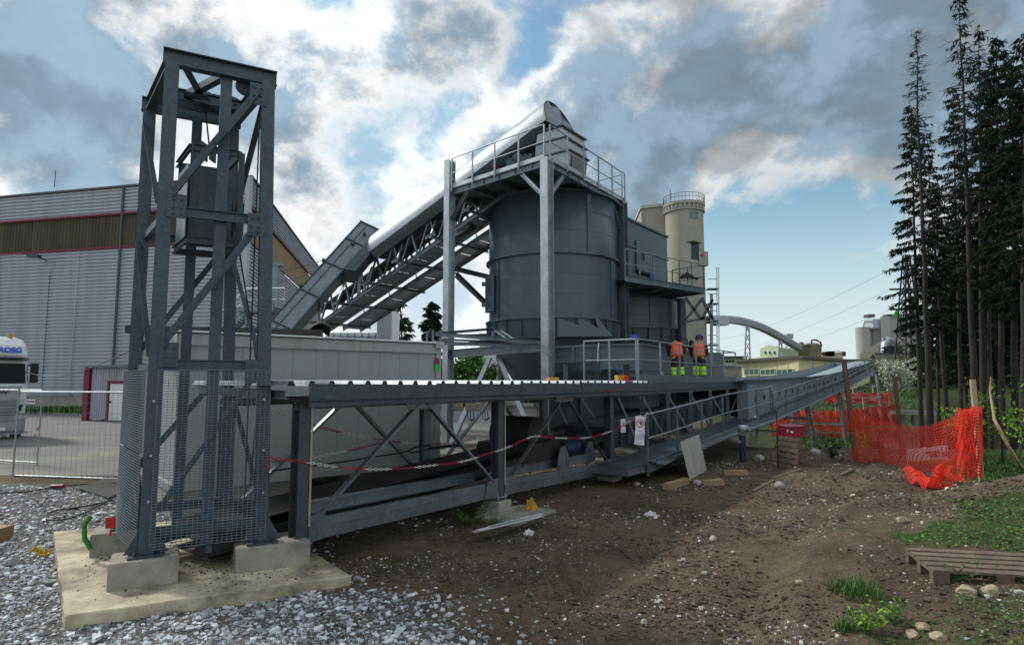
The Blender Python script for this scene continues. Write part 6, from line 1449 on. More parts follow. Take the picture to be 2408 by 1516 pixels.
# footbridge over the pond outlet
fb = thing('footbridge', P(2165, 966, 40).to_tuple(), 'small grey footbridge with rail at the edge of the pond', 'footbridge')
q = MB(); q.bar(P(2112, 968, 42), P(2192, 972, 38), 1.0, .25); q.build('deck', M['concrete_grey'], fb)
q = MB(); 
for i in range(6): p = P(2116+i*15, 968, 41.5-.7*i); q.bar(p, p+UP*.65, .05, .05)
q.rod(P(2116, 968, 41.5)+UP*.65, P(2191, 968, 38)+UP*.65, .03, 6); q.build('railing', M['galv'], fb)
q = MB(); 
for i in range(3): p = P(2120+i*30, 975, 41); q.bar(p-UP*2, p, .3, .3)
q.build('pier', M['concrete'], fb)
# ================= trees =================
def conifer(name, base, H, label, cat='tree', group=None, crown0=.3, rad=2.2, dens=1.0, seed=0, lean=(0, 0), leafm='needle', tr=.16, sz=.34, bare=False, taper=.85):
    r = random.Random(seed); root = thing(name, base.to_tuple(), label, cat, group)
    ax_ = lambda z: Vector((base.x+lean[0]*z/H, base.y+lean[1]*z/H, base.z+z))
    tq = MB(); n = 14; wob = [(r.uniform(-.05, .05), r.uniform(-.05, .05)) for _ in range(n+1)]
    tq.tube([ax_(H*i/n*.99-.15)+Vector((wob[i][0], wob[i][1], 0))*(i/n) for i in range(n+1)], tr, 9, rs=[max(.012, tr*(1.12 if i == 0 else 1)*(1-.93*i/n)) for i in range(n+1)])
    fq = MB()
    def spray(p, d, s):
        # a drooping twig of a few needle blades
        for k in range(2):
            w = Vector((r.uniform(-1, 1), r.uniform(-1, 1), r.uniform(-.3, .3))).normalized(); L_ = s*r.uniform(.6, 1.35)
            dirn = (d*r.uniform(.2, .9)+Vector((0, 0, -r.uniform(.25, 1.0)))+w*.45).normalized(); sd_ = dirn.cross(w).normalized()*(s*r.uniform(.09, .18)); m_ = p+dirn*L_*.5
            fq.add([p, m_+sd_, p+dirn*L_, m_-sd_*.9], [(0, 1, 2, 3)])
    z = H*(crown0*.35 if not bare else .2)
    while z < H*.985:
        u = z/H; live = u > crown0
        cu = (u-crown0)/(1-crown0) if live else 0
        R_ = rad*((1-cu)**taper*.95+.08) if live else rad*.35
        nb = (r.choice((3, 4, 5)) if live else (1 if r.random() < .5 else 0))
        for _ in range(nb):
            g = r.uniform(0, math.tau); L_ = R_*r.uniform(.55, 1.15); d = Vector((math.cos(g), math.sin(g), 0)); p0 = ax_(z+r.uniform(-.1, .1)); up = .25*(cu-.35)
            pts = [p0]
            for k in range(1, 5): t = k/4; pts.append(p0+d*(L_*t)+Vector((0, 0, L_*(up*t-.28*t*t+(.12*t**3)))))
            tq.tube(pts, .02, 3, rs=[max(.006, .026*(1-.8*k/4)*(1 if live else .6)) for k in range(5)])
            if live and r.random() < dens:
                cnt = max(6, int(L_*44*dens))
                for i in range(cnt):
                    t = lerp(.12, 1.02, (i+r.random())/cnt); k = min(3, int(t*4)); p = pts[k].lerp(pts[k+1], min(1.1, t*4-k))
                    spray(p+Vector((r.uniform(-.08, .08), r.uniform(-.08, .08), r.uniform(-.05, .05))), (d+Vector((-d.y, d.x, 0))*r.uniform(-1.1, 1.1)).normalized(), sz)
            elif bare or (live and r.random() < .5):
                for i in range(7):
                    t = r.uniform(.3, 1); k = min(3, int(t*4)); p = pts[k].lerp(pts[k+1], t*4-k); e = p+(d*.4+Vector((r.uniform(-.6, .6), r.uniform(-.6, .6), r.uniform(-.5, .35))))*r.uniform(.2, .5); tq.tube([p, e], .006, 3, rs=[.008, .004])
        z += lerp(.5, .22, u) if live else .75
    tq.build('trunk', M['bark'], root)
    if fq.v: fq.build('crown', M[leafm], root)
    return root
def gp(px, py, z=None):
    # ground point seen at a bearing: march along the ray until it meets the soil
    d = _ray(px, py); s = 2.0
    for _ in range(900):
        if EYE+d.z*s <= gz(d.x*s, d.y*s): break
        s += .06
    return Vector((d.x*s, d.y*s, gz(d.x*s, d.y*s)))
def base_at(px, Y): p = P(px, 895, Y); return Vector((p.x, p.y, max(-1.0, gz(p.x, p.y))))
def hgt(px, py, Y, b): return P(px, py, Y).z-b.z
TG = 'spruces on the right bank'
spec = [ # px at foot, top px, top py, distance, crown start, radius, density, bare, label
 (2180, 2152, 60, 24.5, .45, 1.7, .35, True, 'thin half-dead spruce, leftmost of the row, bare twiggy tip'),
 (2158, 2140, 235, 27, .36, 2.1, 1.0, False, 'shorter dense spruce at the left edge of the wood'),
 (2222, 2178, 300, 28, .38, 2.3, .9, False, 'slim straight spruce behind the leftmost pair'),
 (2252, 2240, 190, 30, .4, 2.2, .85, False, 'dark spruce rising behind the sagging orange net'),
 (2284, 2255, -45, 22.5, .45, 1.9, .6, True, 'tallest spruce with ragged thinning top reaching the upper edge'),
 (2300, 2300, 40, 23.5, .5, 1.9, .5, True, 'twin trunk pale spruce just right of the net post'),
 (2318, 2318, 150, 27.5, .42, 2.6, 1.0, False, 'full dark spruce between the pale trunk and the right edge'),
 (2345, 2342, 68, 25, .33, 2.9, 1.1, False, 'broad dense spruce with pointed top near the right edge'),
 (2372, 2380, 120, 22, .36, 2.7, 1.0, False, 'thick trunked spruce standing second from the right edge'),
 (2396, 2410, 60, 19.5, .38, 2.6, 1.0, False, 'nearest thick spruce trunk at the right edge of the view'),
 (2440, 2450, 40, 21, .3, 3.0, 1.1, False, 'dense spruce whose boughs enter from beyond the right edge'),
 (2200, 2195, 420, 36, .25, 2.4, 1.0, False, 'low bushy spruce filling the gap behind the first trunks'),
 (2265, 2262, 380, 36, .2, 2.8, 1.1, False, 'low bushy spruce behind the tallest trunk'),
 (2335, 2330, 330, 35, .2, 3.0, 1.1, False, 'low bushy spruce deep behind the broad dense one'),
 (2420, 2415, 300, 34, .2, 3.2, 1.1, False, 'deep dark spruce behind the trunks at the right edge'),
]
for i, (px, tpx, tpy, Y, c0, rad, de, bare, lab) in enumerate(spec):
    b = base_at(px, Y); top = P(tpx, tpy, Y); H = top.z-b.z
    conifer('spruce_tree', b, H, lab, 'tree', TG, c0, rad*(.56 if bare else (.85 if Y > 33 else .66)), de*(.8 if bare else 1.0), 100+i, (top.x-b.x, 0), 'needle', .115 if Y > 26 else .135, .2, bare)
conifer('spruce_tree', base_at(952, 62), hgt(945, 705, 62, base_at(952, 62)), 'distant spruce with ragged outline beside the grey shed', 'tree', None, .08, 3.0, .5, 41, (-.6, 0), 'needle_mid', .2, .6)
conifer('spruce_tree', base_at(1015, 74), hgt(1016, 705, 74, base_at(1015, 74)), 'distant round-shouldered spruce left of the left platform column', 'tree', None, .05, 3.3, .9, 42, (0, 0), 'needle_mid', .22, .65)
# broadleaf trees
def broad(name, b, H, W, label, leafm, seed, n=1500, s=.16, low=.2, trunk=.1, cat='tree'):
    r = random.Random(seed); root = thing(name, b.to_tuple(), label, cat); tq = MB(); fq = MB(); tips = []
    tq.tube([b-UP*.15, b+UP*H*.35, b+UP*H*.7+Vector((r.uniform(-.1, .1)*W, 0, 0))], trunk, 8, rs=[trunk, trunk*.75, trunk*.3])
    for i in range(26):
        z = H*r.uniform(low, .85); g = r.uniform(0, math.tau); d = Vector((math.cos(g), math.sin(g), r.uniform(.2, 1.1))); L_ = W*.5*r.uniform(.5, 1.05)*(1.15-abs(z/H-.55)); p = b+UP*z*.8
        pts = [p, p+d*L_*.5+UP*.05, p+d*L_]; tq.tube(pts, .02, 4, rs=[trunk*.35, trunk*.2, .008]); tips += [(pts[1].lerp(pts[2], r.random()), L_) for _ in range(5)]
    for i in range(n):
        c, L_ = r.choice(tips); v = Vector((r.gauss(0, 1), r.gauss(0, 1), r.gauss(0, .8)))*(W*.075); p = c+v
        a = Vector((r.uniform(-1, 1), r.uniform(-1, 1), r.uniform(-1, 1))).normalized(); c2 = a.cross(Vector((r.uniform(-1, 1), r.uniform(-1, 1), r.uniform(-1, 1)))).normalized(); ss = s*r.uniform(.6, 1.4)
        fq.add([p-a*ss, p+c2*ss*.5, p+a*ss, p-c2*ss*.5], [(0, 1, 2, 3)])
    tq.build('trunk', M['bark'], root); fq.build('crown', M[leafm], root); return root
broad('flowering_tree', base_at(2108, 66), hgt(2108, 850, 66, base_at(2108, 66)), 3.9, 'round white-flowering tree in front of the kiln house', 'blossom', 51, 2600, .15, .12, .12)
broad('leafy_tree', base_at(1092, 52), hgt(1092, 838, 52, base_at(1092, 52))+.6, 3.6, 'dark leafy tree glimpsed below the cable tray', 'leaf', 52, 1800, .2)
broad('leafy_tree', base_at(1140, 58), hgt(1140, 846, 58, base_at(1140, 58))+.6, 3.0, 'second leafy tree right of the dark one beneath the cross beam', 'leaf', 53, 1200, .2)
for i, (px, py, Y, W, lab) in enumerate(((2345, 865, 15.5, 1.5, 'young sapling with bright spring leaves in front of the spruces'), (2255, 935, 19, 1.2, 'low bright green sapling behind the orange net post'), (2400, 960, 13.5, 1.3, 'spring green sapling at the right edge above the soil bank'))):
    b = base_at(px, Y); broad('sapling', b, P(px, py, Y).z-b.z, W, lab, 'leaf_spring', 60+i, 300, .05, .25, .03)
q = MB(); q.tube([gp(2406, 1105)+UP*.0, P(2372, 1050, 12.5), P(2338, 985, 13.0), P(2328, 920, 13.2), P(2330, 885, 13.2)], .03, 6, rs=[.045, .035, .028, .018, .008]); tag(q.build('leaning_trunk', M['wood_pale']), 'pale leaning stem of a broken young tree at the right edge', 'tree stem')
# far wood behind the pond reads as one mass
r = random.Random(9); q = MB()
for i in range(75):
    px = r.uniform(2190, 2620); Y = r.uniform(112, 150) if i % 2 else r.uniform(86, 112); px = px if i % 2 else max(px, r.uniform(2245, 2330)); b = base_at(px, Y); H = r.uniform(13, 21)
    for k in range(260):
        u = r.random()**.8; g = r.uniform(0, math.tau); R_ = 3.6*(1-u)**.8*r.uniform(.2, 1.05)+.2; p = b+Vector((math.cos(g)*R_, math.sin(g)*R_, u*H)); s = r.uniform(.5, 1.3)
        a = Vector((math.cos(g), math.sin(g), -r.uniform(.3, 1.0))).normalized(); c2 = Vector((-math.sin(g), math.cos(g), r.uniform(-.3, .3)))
        q.add([p, p+a*s*.6+c2*s*.35, p+a*s*1.4, p+a*s*.6-c2*s*.35], [(0, 1, 2, 3)])
tag(q.build('far_woods', M['needle'], org=(110, 130, 0)), 'dark far wood beyond the pond', 'wood', kind='stuff')
# far low hedge line left/middle so the horizon is closed
q = MB()
for i in range(2600):
    px = r.uniform(2150, 2300); Y = r.uniform(86, 120); b = base_at(px, Y); p = b+UP*r.uniform(0, 1.6); s = r.uniform(.3, .7); a = Vector((r.uniform(-1, 1), r.uniform(-1, 1), r.uniform(-.3, 1))).normalized(); c2 = a.cross(Vector((r.uniform(-1, 1), 1, r.uniform(-1, 1)))).normalized()
    q.add([p, p+a*s+c2*s*.4, p+a*s*1.8, p+a*s-c2*s*.4], [(0, 1, 2, 3)])
tag(q.build('far_shrubs', M['needle_mid'], org=(60, 110, 0)), 'low shrubs along the far bank', 'shrubs', kind='stuff')
# ================= grass and weeds =================
r = random.Random(21); q = MB(); cnt = 0
def blade(q, p, h, w, g, bend):
    d = Vector((math.cos(g), math.sin(g), 0)); s = Vector((-d.y, d.x, 0))*w
    q.add([p-s, p+s, p+d*bend*.4+UP*h*.6+s*.7, p+d*bend*.4+UP*h*.6-s*.7, p+d*bend+UP*h], [(0, 1, 2, 3), (3, 2, 4)])
for i in range(70000):
    Y = 4.2+22*r.random()**1.6; x = r.uniform(.8, Y*.95+1.0); a = grass_amt(x, Y)
    if r.random() > a*(.55 if Y < 10 else 1.1) or a < .25: continue
    z = gz(x, Y); far = Y > 11; h = r.uniform(.02, .07)*(2.4 if far else 1); blade(q, Vector((x, Y, z-.01)), h, .004 if not far else .008, r.uniform(0, math.tau), h*r.uniform(.2, .9)); cnt += 1
for cx, cy_, n, hh, rr_ in ((gp(1990, 1390), 0, 260, .13, .16), (gp(2030, 1400), 0, 260, .15, .2), (gp(1985, 1490), 0, 120, .12, .1)):
    for i in range(n): g = r.uniform(0, math.tau); d = r.random()**.6*rr_; x, y = cx.x+math.cos(g)*d, cx.y+math.sin(g)*d; blade(q, Vector((x, y, gz(x, y)-.01)), hh*r.uniform(.5, 1.2), .004, r.uniform(0, math.tau), .05)
for i in range(9000):
    px, Y = r.uniform(55, 330), r.uniform(42.5, 45); p = P(px, 895, Y); h = r.uniform(.15, .5); blade(q, Vector((p.x, p.y-.6, 0)), h, .05, r.uniform(0, math.tau), h*.4)
for i in range(14000):
    Y = r.uniform(27, 80); x = Y*r.uniform(.42, .66); h = r.uniform(.1, .3); blade(q, Vector((x, Y, gz(x, Y)-.02)), h, .03, r.uniform(0, math.tau), h*.5)
tag(q.build('grass', M['grass_blade'], org=(5, 8, 0)), 'short green grass on the soil bank and verges', 'grass', kind='stuff')
q = MB()   # creeping ground cover with small round leaves
for i in range(60000):
    Y = r.uniform(4.3, 16); x = r.uniform(1.6, Y*.92+.6); a = grass_amt(x, Y)
    if Y > 9.5 and x < .5*Y: continue
    if r.random() > a*a*.9 or a < .3: continue
    p = Vector((x, Y, gz(x, Y)+r.uniform(.0, .06))); n2 = Vector((r.uniform(-.6, .6), r.uniform(-.6, .6), 1)).normalized(); a1 = n2.cross(Vector((r.uniform(-1, 1), r.uniform(-1, 1), 0))).normalized(); b1 = n2.cross(a1); s = r.uniform(.009, .024)*(1.6 if Y > 9 else 1)
    q.add([p-a1*s, p+b1*s*.7, p+a1*s, p-b1*s*.7], [(0, 1, 2, 3)])
tag(q.build('ground_cover', M['leaf'], org=(5, 7, 0)), 'low leafy ground cover round the pallet', 'ground cover', kind='stuff')
def weed(p, label, H=.28, n=9, m='leaf', seed=0, name='weed_plant', W=.2):
    r = random.Random(seed); root = thing(name, p.to_tuple(), label, 'weed', 'leafy weeds on the soil'); st, lf = MB(), MB()
    for i in range(n):
        g = r.uniform(0, math.tau); d = Vector((math.cos(g), math.sin(g), 0)); h = H*r.uniform(.5, 1.1); tip = p+d*W*r.uniform(.2, 1)+UP*h; st.tube([p, p.lerp(tip, .5)+UP*h*.12, tip], .003, 4)
        for k in range(7):
            t = .3+.7*k/6; c = p.lerp(tip, t)+UP*h*.1*(1-t); a = Vector((r.uniform(-1, 1), r.uniform(-1, 1), r.uniform(-.4, .5))).normalized(); s = H*r.uniform(.14, .26); sd_ = a.cross(UP).normalized()*s*.38
            lf.add([c, c+a*s*.5+sd_+UP*.01, c+a*s, c+a*s*.5-sd_+UP*.01], [(0, 1, 2, 3)])
    st.build('stem', M['leaf'], root); lf.build('leaves', M[m], root)
weed(gp(2035, 1500), 'bushy nettle like weed at the lower edge of the soil', .26, 16, 'leaf_spring', 1, W=.3); weed(gp(2100, 1470), 'small leafy weed just right of the bushy lower one', .22, 9, 'leaf', 2)
weed(gp(2240, 1370), 'leafy weed growing against the front of the lying pallet', .16, 8, 'leaf', 3); weed(gp(2330, 1360), 'weed sprouting beside the pallet block', .14, 7, 'leaf', 4)
weed(gp(1110, 1232), 'dark drooping leafy plant beside the middle canopy plinth', .3, 14, 'leaf', 5, W=.4); weed(gp(1160, 1240), 'broad leaved plant lying over the footing slab', .2, 9, 'leaf', 6, W=.3)
weed(gp(1958, 1085), 'dry dark tuft of stalks at the foot of the left net post', .6, 18, 'needle_mid', 7, W=.35); weed(gp(2265, 1140), 'weeds under the folded end of the orange net', .25, 14, 'leaf', 8, W=.5)
# ================= loose stone =================
def inpoly(x, y, pts):
    c = False; n = len(pts)
    for i in range(n):
        a, b = pts[i], pts[(i+1) % n]
        if (a[1] > y) != (b[1] > y) and x < (b[0]-a[0])*(y-a[1])/(b[1]-a[1])+a[0]: c = not c
    return c
slabp = [(p.x, p.y) for p in (sA, sB, sC, sD)]
OCT = np.array([(1, 0, 0), (-1, 0, 0), (0, 1, 0), (0, -1, 0), (0, 0, 1), (0, 0, -1)], float)
CUB = np.array([(a, b, c) for a in (-.7, .7) for b in (-.7, .7) for c in (-.7, .7)], float)
OF = [(0, 2, 4), (2, 1, 4), (1, 3, 4), (3, 0, 4), (2, 0, 5), (1, 2, 5), (3, 1, 5), (0, 3, 5)]
CF = [(0, 1, 3, 2), (4, 6, 7, 5), (0, 4, 5, 1), (2, 3, 7, 6), (0, 2, 6, 4), (1, 5, 7, 3)]
def scatter(name, m, pts, seed, label, cat):
    rs = np.random.RandomState(seed); q = MB()
    for (x, y, s) in pts:
        cube = rs.rand() < .5; v = (CUB if cube else OCT)+rs.uniform(-.3, .3, (8 if cube else 6, 3)); v = v*np.array([s*rs.uniform(.7, 1.35), s*rs.uniform(.6, 1.1), s*rs.uniform(.35, .75)])
        g = rs.uniform(0, 6.28); cg, sg_ = math.cos(g), math.sin(g); tl = rs.uniform(-.4, .4); ct2, st2 = math.cos(tl), math.sin(tl)
        v = v @ np.array([[1, 0, 0], [0, ct2, st2], [0, -st2, ct2]]) @ np.array([[cg, sg_, 0], [-sg_, cg, 0], [0, 0, 1]])
        v = v+np.array([x, y, gz(x, y)+s*.18]); q.add(v.tolist(), CF if cube else OF)
    return tag(q.build(name, m, org=(0, 0, 0)), label, cat, kind='stuff')
r = random.Random(31); gp_ = []
while len(gp_) < 30000:
    Y = 3.9+9.6*r.random()**1.5; x = r.uniform(-Y*.9-.3, .9); a = gravel_amt(x, Y)
    if r.random() > a or inpoly(x, Y, slabp): continue
    s = .0085+.028*r.random()**3.0
    if r.random() < .035: s *= 1.7
    gp_.append((x, Y, s*(1+.03*(Y-5))))
scatter('gravel', M['gravel'], gp_, 5, 'broken grey-white crushed stone around the slab', 'gravel')
pb_ = []
while len(pb_) < 6500:
    Y = 4.0+16*r.random()**1.5; x = r.uniform(-.5-.25*Y, Y*.85)
    if x < -2.2 and Y < 9 or grass_amt(x, Y) > .8 or inpoly(x, Y, slabp) or Y > 19 : continue
    cl = mnoise.noise(Vector((x*.8, Y*.8, 40)))+.5*mnoise.noise(Vector((x*2.4, Y*2.4, 44)))
    if r.random() > .12+1.7*cl: continue
    s = .0045+.015*r.random()**3
    if r.random() < .03: s *= 2.2
    pb_.append((x, Y, s*(1+.05*(Y-5))))
scatter('pebbles', M['pebble'], pb_, 6, 'scattered pale pebbles in the brown soil', 'pebbles')
cl_ = []
while len(cl_) < 15000:
    Y = 4.0+15*r.random()**1.4; x = r.uniform(-.3*Y, Y*.88)
    if x < -2.5 and Y < 10 or inpoly(x, Y, slabp): continue
    if r.random() > .35+1.4*mnoise.noise(Vector((x*.7, Y*.7, 60))): continue
    cl_.append((x, Y, (.008+.022*r.random()**2.5)*(1+.05*(Y-5))))
scatter('clods', M['clod'], cl_, 7, 'dark crumbled clods of soil', 'soil')
sb_ = []
while len(sb_) < 1500:
    u, v = r.random(), r.random(); p = sB+(sC-sB)*u+(sA-sB)*v
    w = math.exp(-((u-.62)/.24)**2-((v-.3)/.3)**2)+.9*math.exp(-((u-.3)/.12)**2-((v-.5)/.2)**2)+.05
    if r.random() < w and .03 < u < .97 and .03 < v < .97: sb_.append((p.x, p.y, .004+.011*r.random()**3))
_gz = gz; gz = lambda x, y: 0.002
scatter('dirt_crumbs', M['clod'], sb_, 8, 'brown dirt crumbs scattered between the plinths on the slab', 'dirt')
gz = _gz
def rock(px, py, w, label, m='stone', seed=0):
    p = gp(px, py); s = w/2/FPX*p.length; r = random.Random(seed); bm = bmesh.new(); bmesh.ops.create_icosphere(bm, subdivisions=3, radius=1.0)
    off = Vector((r.uniform(0, 50), r.uniform(0, 50), 3)); sx, sy, sz = r.uniform(.9, 1.1), r.uniform(.7, 1), r.uniform(.55, .8)
    cuts = [(Vector((r.gauss(0, 1), r.gauss(0, 1), r.gauss(0, 1))).normalized(), r.uniform(.6, .85)) for _ in range(9)]
    for v in bm.verts:
        c = v.co
        for nrm, dd in cuts:
            k = c.dot(nrm)
            if k > dd: c = c-nrm*(k-dd)*.9
        c = c*(1+.12*mnoise.noise(c*2.2+off)+.05*mnoise.noise(c*6+off)); v.co = Vector((c.x*sx, c.y*sy, c.z*sz))*s
    me = bpy.data.meshes.new('rock'); bm.to_mesh(me); bm.free(); me.materials.append(M[m]); o = bpy.data.objects.new('rock', me); COL.objects.link(o); o.location = p+UP*(s*.3); o.rotation_euler.z = r.uniform(0, 6)
    return tag(o, label, 'rock', 'loose rocks on the ground')
for i, a in enumerate([(1786, 1084, 27, 'white boulder right of the blue standpipe'), (1833, 1146, 26, 'pale jagged rock touching the long thin plank'), (1917, 1068, 24, 'rounded grey boulder behind the upright pallet'), (1607, 1320, 15, 'bright flat stone alone in the middle of the soil'), (1657, 1352, 18, 'white flat stone right of the middle of the soil'),
    (1879, 1372, 17, 'ochre lump of stone in the open soil', 'stone_ochre'), (2171, 1484, 30, 'pointed pale rock at the back of the heap bottom right', 'stone_ochre'), (2148, 1504, 30, 'left front rock of the pale heap bottom right', 'stone_ochre'), (2207, 1508, 34, 'largest front rock of the pale heap bottom right', 'stone_ochre'), (2273, 1397, 40, 'flat ochre rock in front of the lying pallet', 'stone_ochre'), (2330, 1398, 34, 'right-hand flat ochre rock below the lying pallet', 'stone_ochre'),
    (1677, 1270, 20, 'white stone with chips beside it near the planks'), (1940, 1180, 13, 'small round tan cobble in the far soil', 'stone_ochre'), (1497, 1142, 20, 'rock in the shade under the walkway end'), (1642, 1140, 24, 'crumbly white rock between two short timbers'), (1515, 1470, 20, 'bright white chip of stone at the bottom edge'), (838, 1365, 22, 'angular grey rock at the right tip of the slab'), (398, 1440, 22, 'flat grey rock against the front edge of the slab'), (26, 1330, 28, 'pale block of stone in the gravel at the left edge'), (1060, 1500, 24, 'pale rock among gravel at the bottom middle'), (2120, 1228, 26, 'pale stony lump on the soil bank', 'stone_ochre')]):
    rock(*a[:4], m=a[4] if len(a) > 4 else 'stone', seed=i)
# ================= timber, pallets, sheet =================
def plank(p0, p1, w, h, label, m='wood_new', name='timber_offcut', lift=0):
    a, b = gp(*p0), gp(*p1); q = MB(); d = (b-a).normalized(); q.bar(a+UP*(h/2+lift), b+UP*(h/2+lift), w, h)
    return tag(q.build(name, M[m]), label, 'timber', 'timber offcuts on the soil')
plank((1566, 1152), (1614, 1138), .14, .13, 'thick squared timber nearest the walkway end'); plank((1653, 1141), (1702, 1143), .12, .11, 'squared timber right of the crumbly white rock'); plank((1652, 1136), (1694, 1129), .09, .04, 'thin pale board behind the squared timber', 'wood_pale'); plank((1703, 1117), (1758, 1116), .13, .1, 'lone squared timber below the blue standpipe')
plank((1772, 1157), (1818, 1132), .08, .04, 'weathered thin plank pointing at the jagged rock', 'wood_grey'); plank((1816, 1127), (1882, 1107), .07, .04, 'long thin plank in front of the upright pallet', 'wood_grey'); plank((1978, 1118), (2006, 1105), .08, .03, 'short grey stick of wood before the orange net', 'wood_grey'); plank((600, 1424), (642, 1412), .035, .02, 'small yellow splinter of wood by the slab edge', 'wood_pale')
q = MB(); a = gp(-35, 1275); q.box(a+UP*.09+Vector((.0, 0, 0)), (.42, .5, .2)); tag(q.build('timber_block', M['wood_new']), 'reddish timber block cut off by the left edge', 'timber')
def pallet(o, ax1, ax2, L1, L2, label, up=UP, nsl=5, org=None):
    # deck boards run along ax1; bearers run along ax2
    r = thing('pallet', o.to_tuple(), label, 'pallet', 'wooden pallets'); ax1 = ax1.normalized(); ax2 = ax2.normalized(); up = up.normalized()
    def bx(u, v, w, du, dv, dw, nm, m='wood_grey'):
        q = MB(); q.hexa([o+ax1*a+ax2*b+up*w for a, b in ((u, v), (u+du, v), (u+du, v+dv), (u, v+dv))], [o+ax1*a+ax2*b+up*(w+dw) for a, b in ((u, v), (u+du, v), (u+du, v+dv), (u, v+dv))]); q.build(nm, M[m], r)
    for k in range(nsl): wd = L2/nsl*(.74 if nsl < 6 else .7); bx(0, k*(L2-wd)/(nsl-1), .122, L1, wd, .022, 'deck_board')
    for u in (0, L1/2-.07, L1-.145): bx(u, .002, .1, .145, L2-.004, .0215, 'cross_board')
    for u in (.003, L1/2-.07, L1-.148):
        for v in (.004, L2/2-.05, L2-.104): bx(u, v, .0222, .14, .1, .0775, 'block')
    for v in (.0, L2/2-.05, L2-.1): bx(0, v, 0, L1, .1, .022, 'bottom_board')
    return r
c0, c1 = gp(2196, 1384), gp(2133, 1325); dv = Vector((c1.x-c0.x, c1.y-c0.y, 0)).normalized(); du = Vector((dv.y, -dv.x, 0)); du = Vector((du.x*.985, du.y-.02, 0)).normalized()
pallet(Vector((c0.x, c0.y, c0.z+.01)), du+UP*.02, dv+UP*.02, 1.2, .8, 'weathered wooden pallet lying flat on the grassy bank')
a, b = gp(1839, 1096), gp(1902, 1100); dx = Vector((b.x-a.x, b.y-a.y, 0)).normalized(); bk_ = Vector((-dx.y, dx.x, 0))
pallet(a-UP*.02, dx, UP+bk_*.1, .74, .8, 'upright weathered pallet propped in front of the red box', up=-bk_*1+UP*.1, nsl=6)
rb = gp(1866, 1092)+Vector((.12, .35, 0)); rz = P(1874, 1027, rb.y).z
q = MB(); q.box(Vector((rb.x, rb.y, rz/2-.03)), (.42, .3, rz)); st_ = tag(q.build('timber_stand', M['wood_grey']), 'rough timber stand hidden behind the upright pallet', 'stand')
rx = thing('red_box', (rb.x, rb.y, rz), 'dark red metal box with sloping lid above the upright pallet', 'box'); q = MB(); q.box(Vector((rb.x, rb.y, rz+.14)), (.52, .34, .27), Matrix.Rotation(.2, 3, 'Z')); q.build('body', M['crimson'], rx)
q = MB(); Rz = Matrix.Rotation(.2, 3, 'Z'); pt = [Rz @ Vector(k)+Vector((rb.x, rb.y, rz)) for k in ((-.28, -.2, .275), (.28, -.2, .275), (.28, .2, .275), (-.28, .2, .275), (-.28, -.2, .29), (.28, -.2, .29), (.26, .2, .34), (-.26, .2, .34))]; q.hexa(pt[:4], pt[4:]); q.build('lid', M['crimson'], rx)
q = MB(); cc = Rz @ Vector((-.1, -.174, .12))+Vector((rb.x, rb.y, rz)); q.add([cc]+[cc+Vector((.05*math.cos(i*math.pi/8), 0, .06*math.sin(i*math.pi/8))) for i in range(9)], [tuple(range(10))]); q.box(Rz @ Vector((-.22, -.174, .18))+Vector((rb.x, rb.y, rz)), (.035, .004, .06)); q.build('emblem', M['paper'], rx)
q = MB(); p = gp(1829, 1098); q.rod(p, P(1826, 966, p.y), .014, 6); tag(q.build('black_stake', M['black']), 'thin black stake standing left of the upright pallet', 'stake')
# leaning corrugated sheet
s0, s1 = gp(1622, 1130), gp(1662, 1106); s3, s2 = P(1600, 1038, s0.y+.35), P(1644, 1021, s1.y+.35); q = MB()
q.grid(lambda u, v: s0.lerp(s1, u).lerp(s3.lerp(s2, u), v)+Vector((-.3, -.9, .2)).normalized()*(.034*max(-.6, min(.6, 1.6*math.sin(u*math.tau*3.5)))), 70, 1, sm=False)
n0 = len(q.v); q.add([Vector(v)+Vector((.0, .012, .0)) for v in q.v], [tuple(reversed(fc)) for fc in q.f]); tag(q.build('corrugated_sheet', M['fibre_sheet']), 'grey corrugated sheet leaning against the walkway', 'sheet')
# blue standpipe
p = gp(1747, 1086); hp_ = thing('standpipe', p.to_tuple(), 'dark blue water standpipe with silver head beside the walkway', 'standpipe'); zt_ = P(1750, 998, p.y).z
q = MB(); q.rod(p-UP*.05, Vector((p.x, p.y, zt_-.28)), .085, 16); q.build('column', M['navy'], hp_)
q = MB(); q.lathe(Vector((p.x+.02, p.y, 0)), [(.09, zt_-.29), (.1, zt_-.22), (.15, zt_-.14), (.15, zt_-.02), (.13, zt_)], 18); q.rod(Vector((p.x+.1, p.y-.1, zt_-.12)), Vector((p.x+.16, p.y-.18, zt_-.12)), .05, 10); q.rod(Vector((p.x-.08, p.y-.05, zt_-.46)), Vector((p.x-.15, p.y-.09, zt_-.46)), .045, 10); q.build('head', M['galv_light'], hp_)
q = MB(); q.rod(Vector((p.x+.02, p.y, zt_)), Vector((p.x+.02, p.y, zt_+.05)), .12, 16, r1=.1); q.build('cap', M['navy'], hp_)
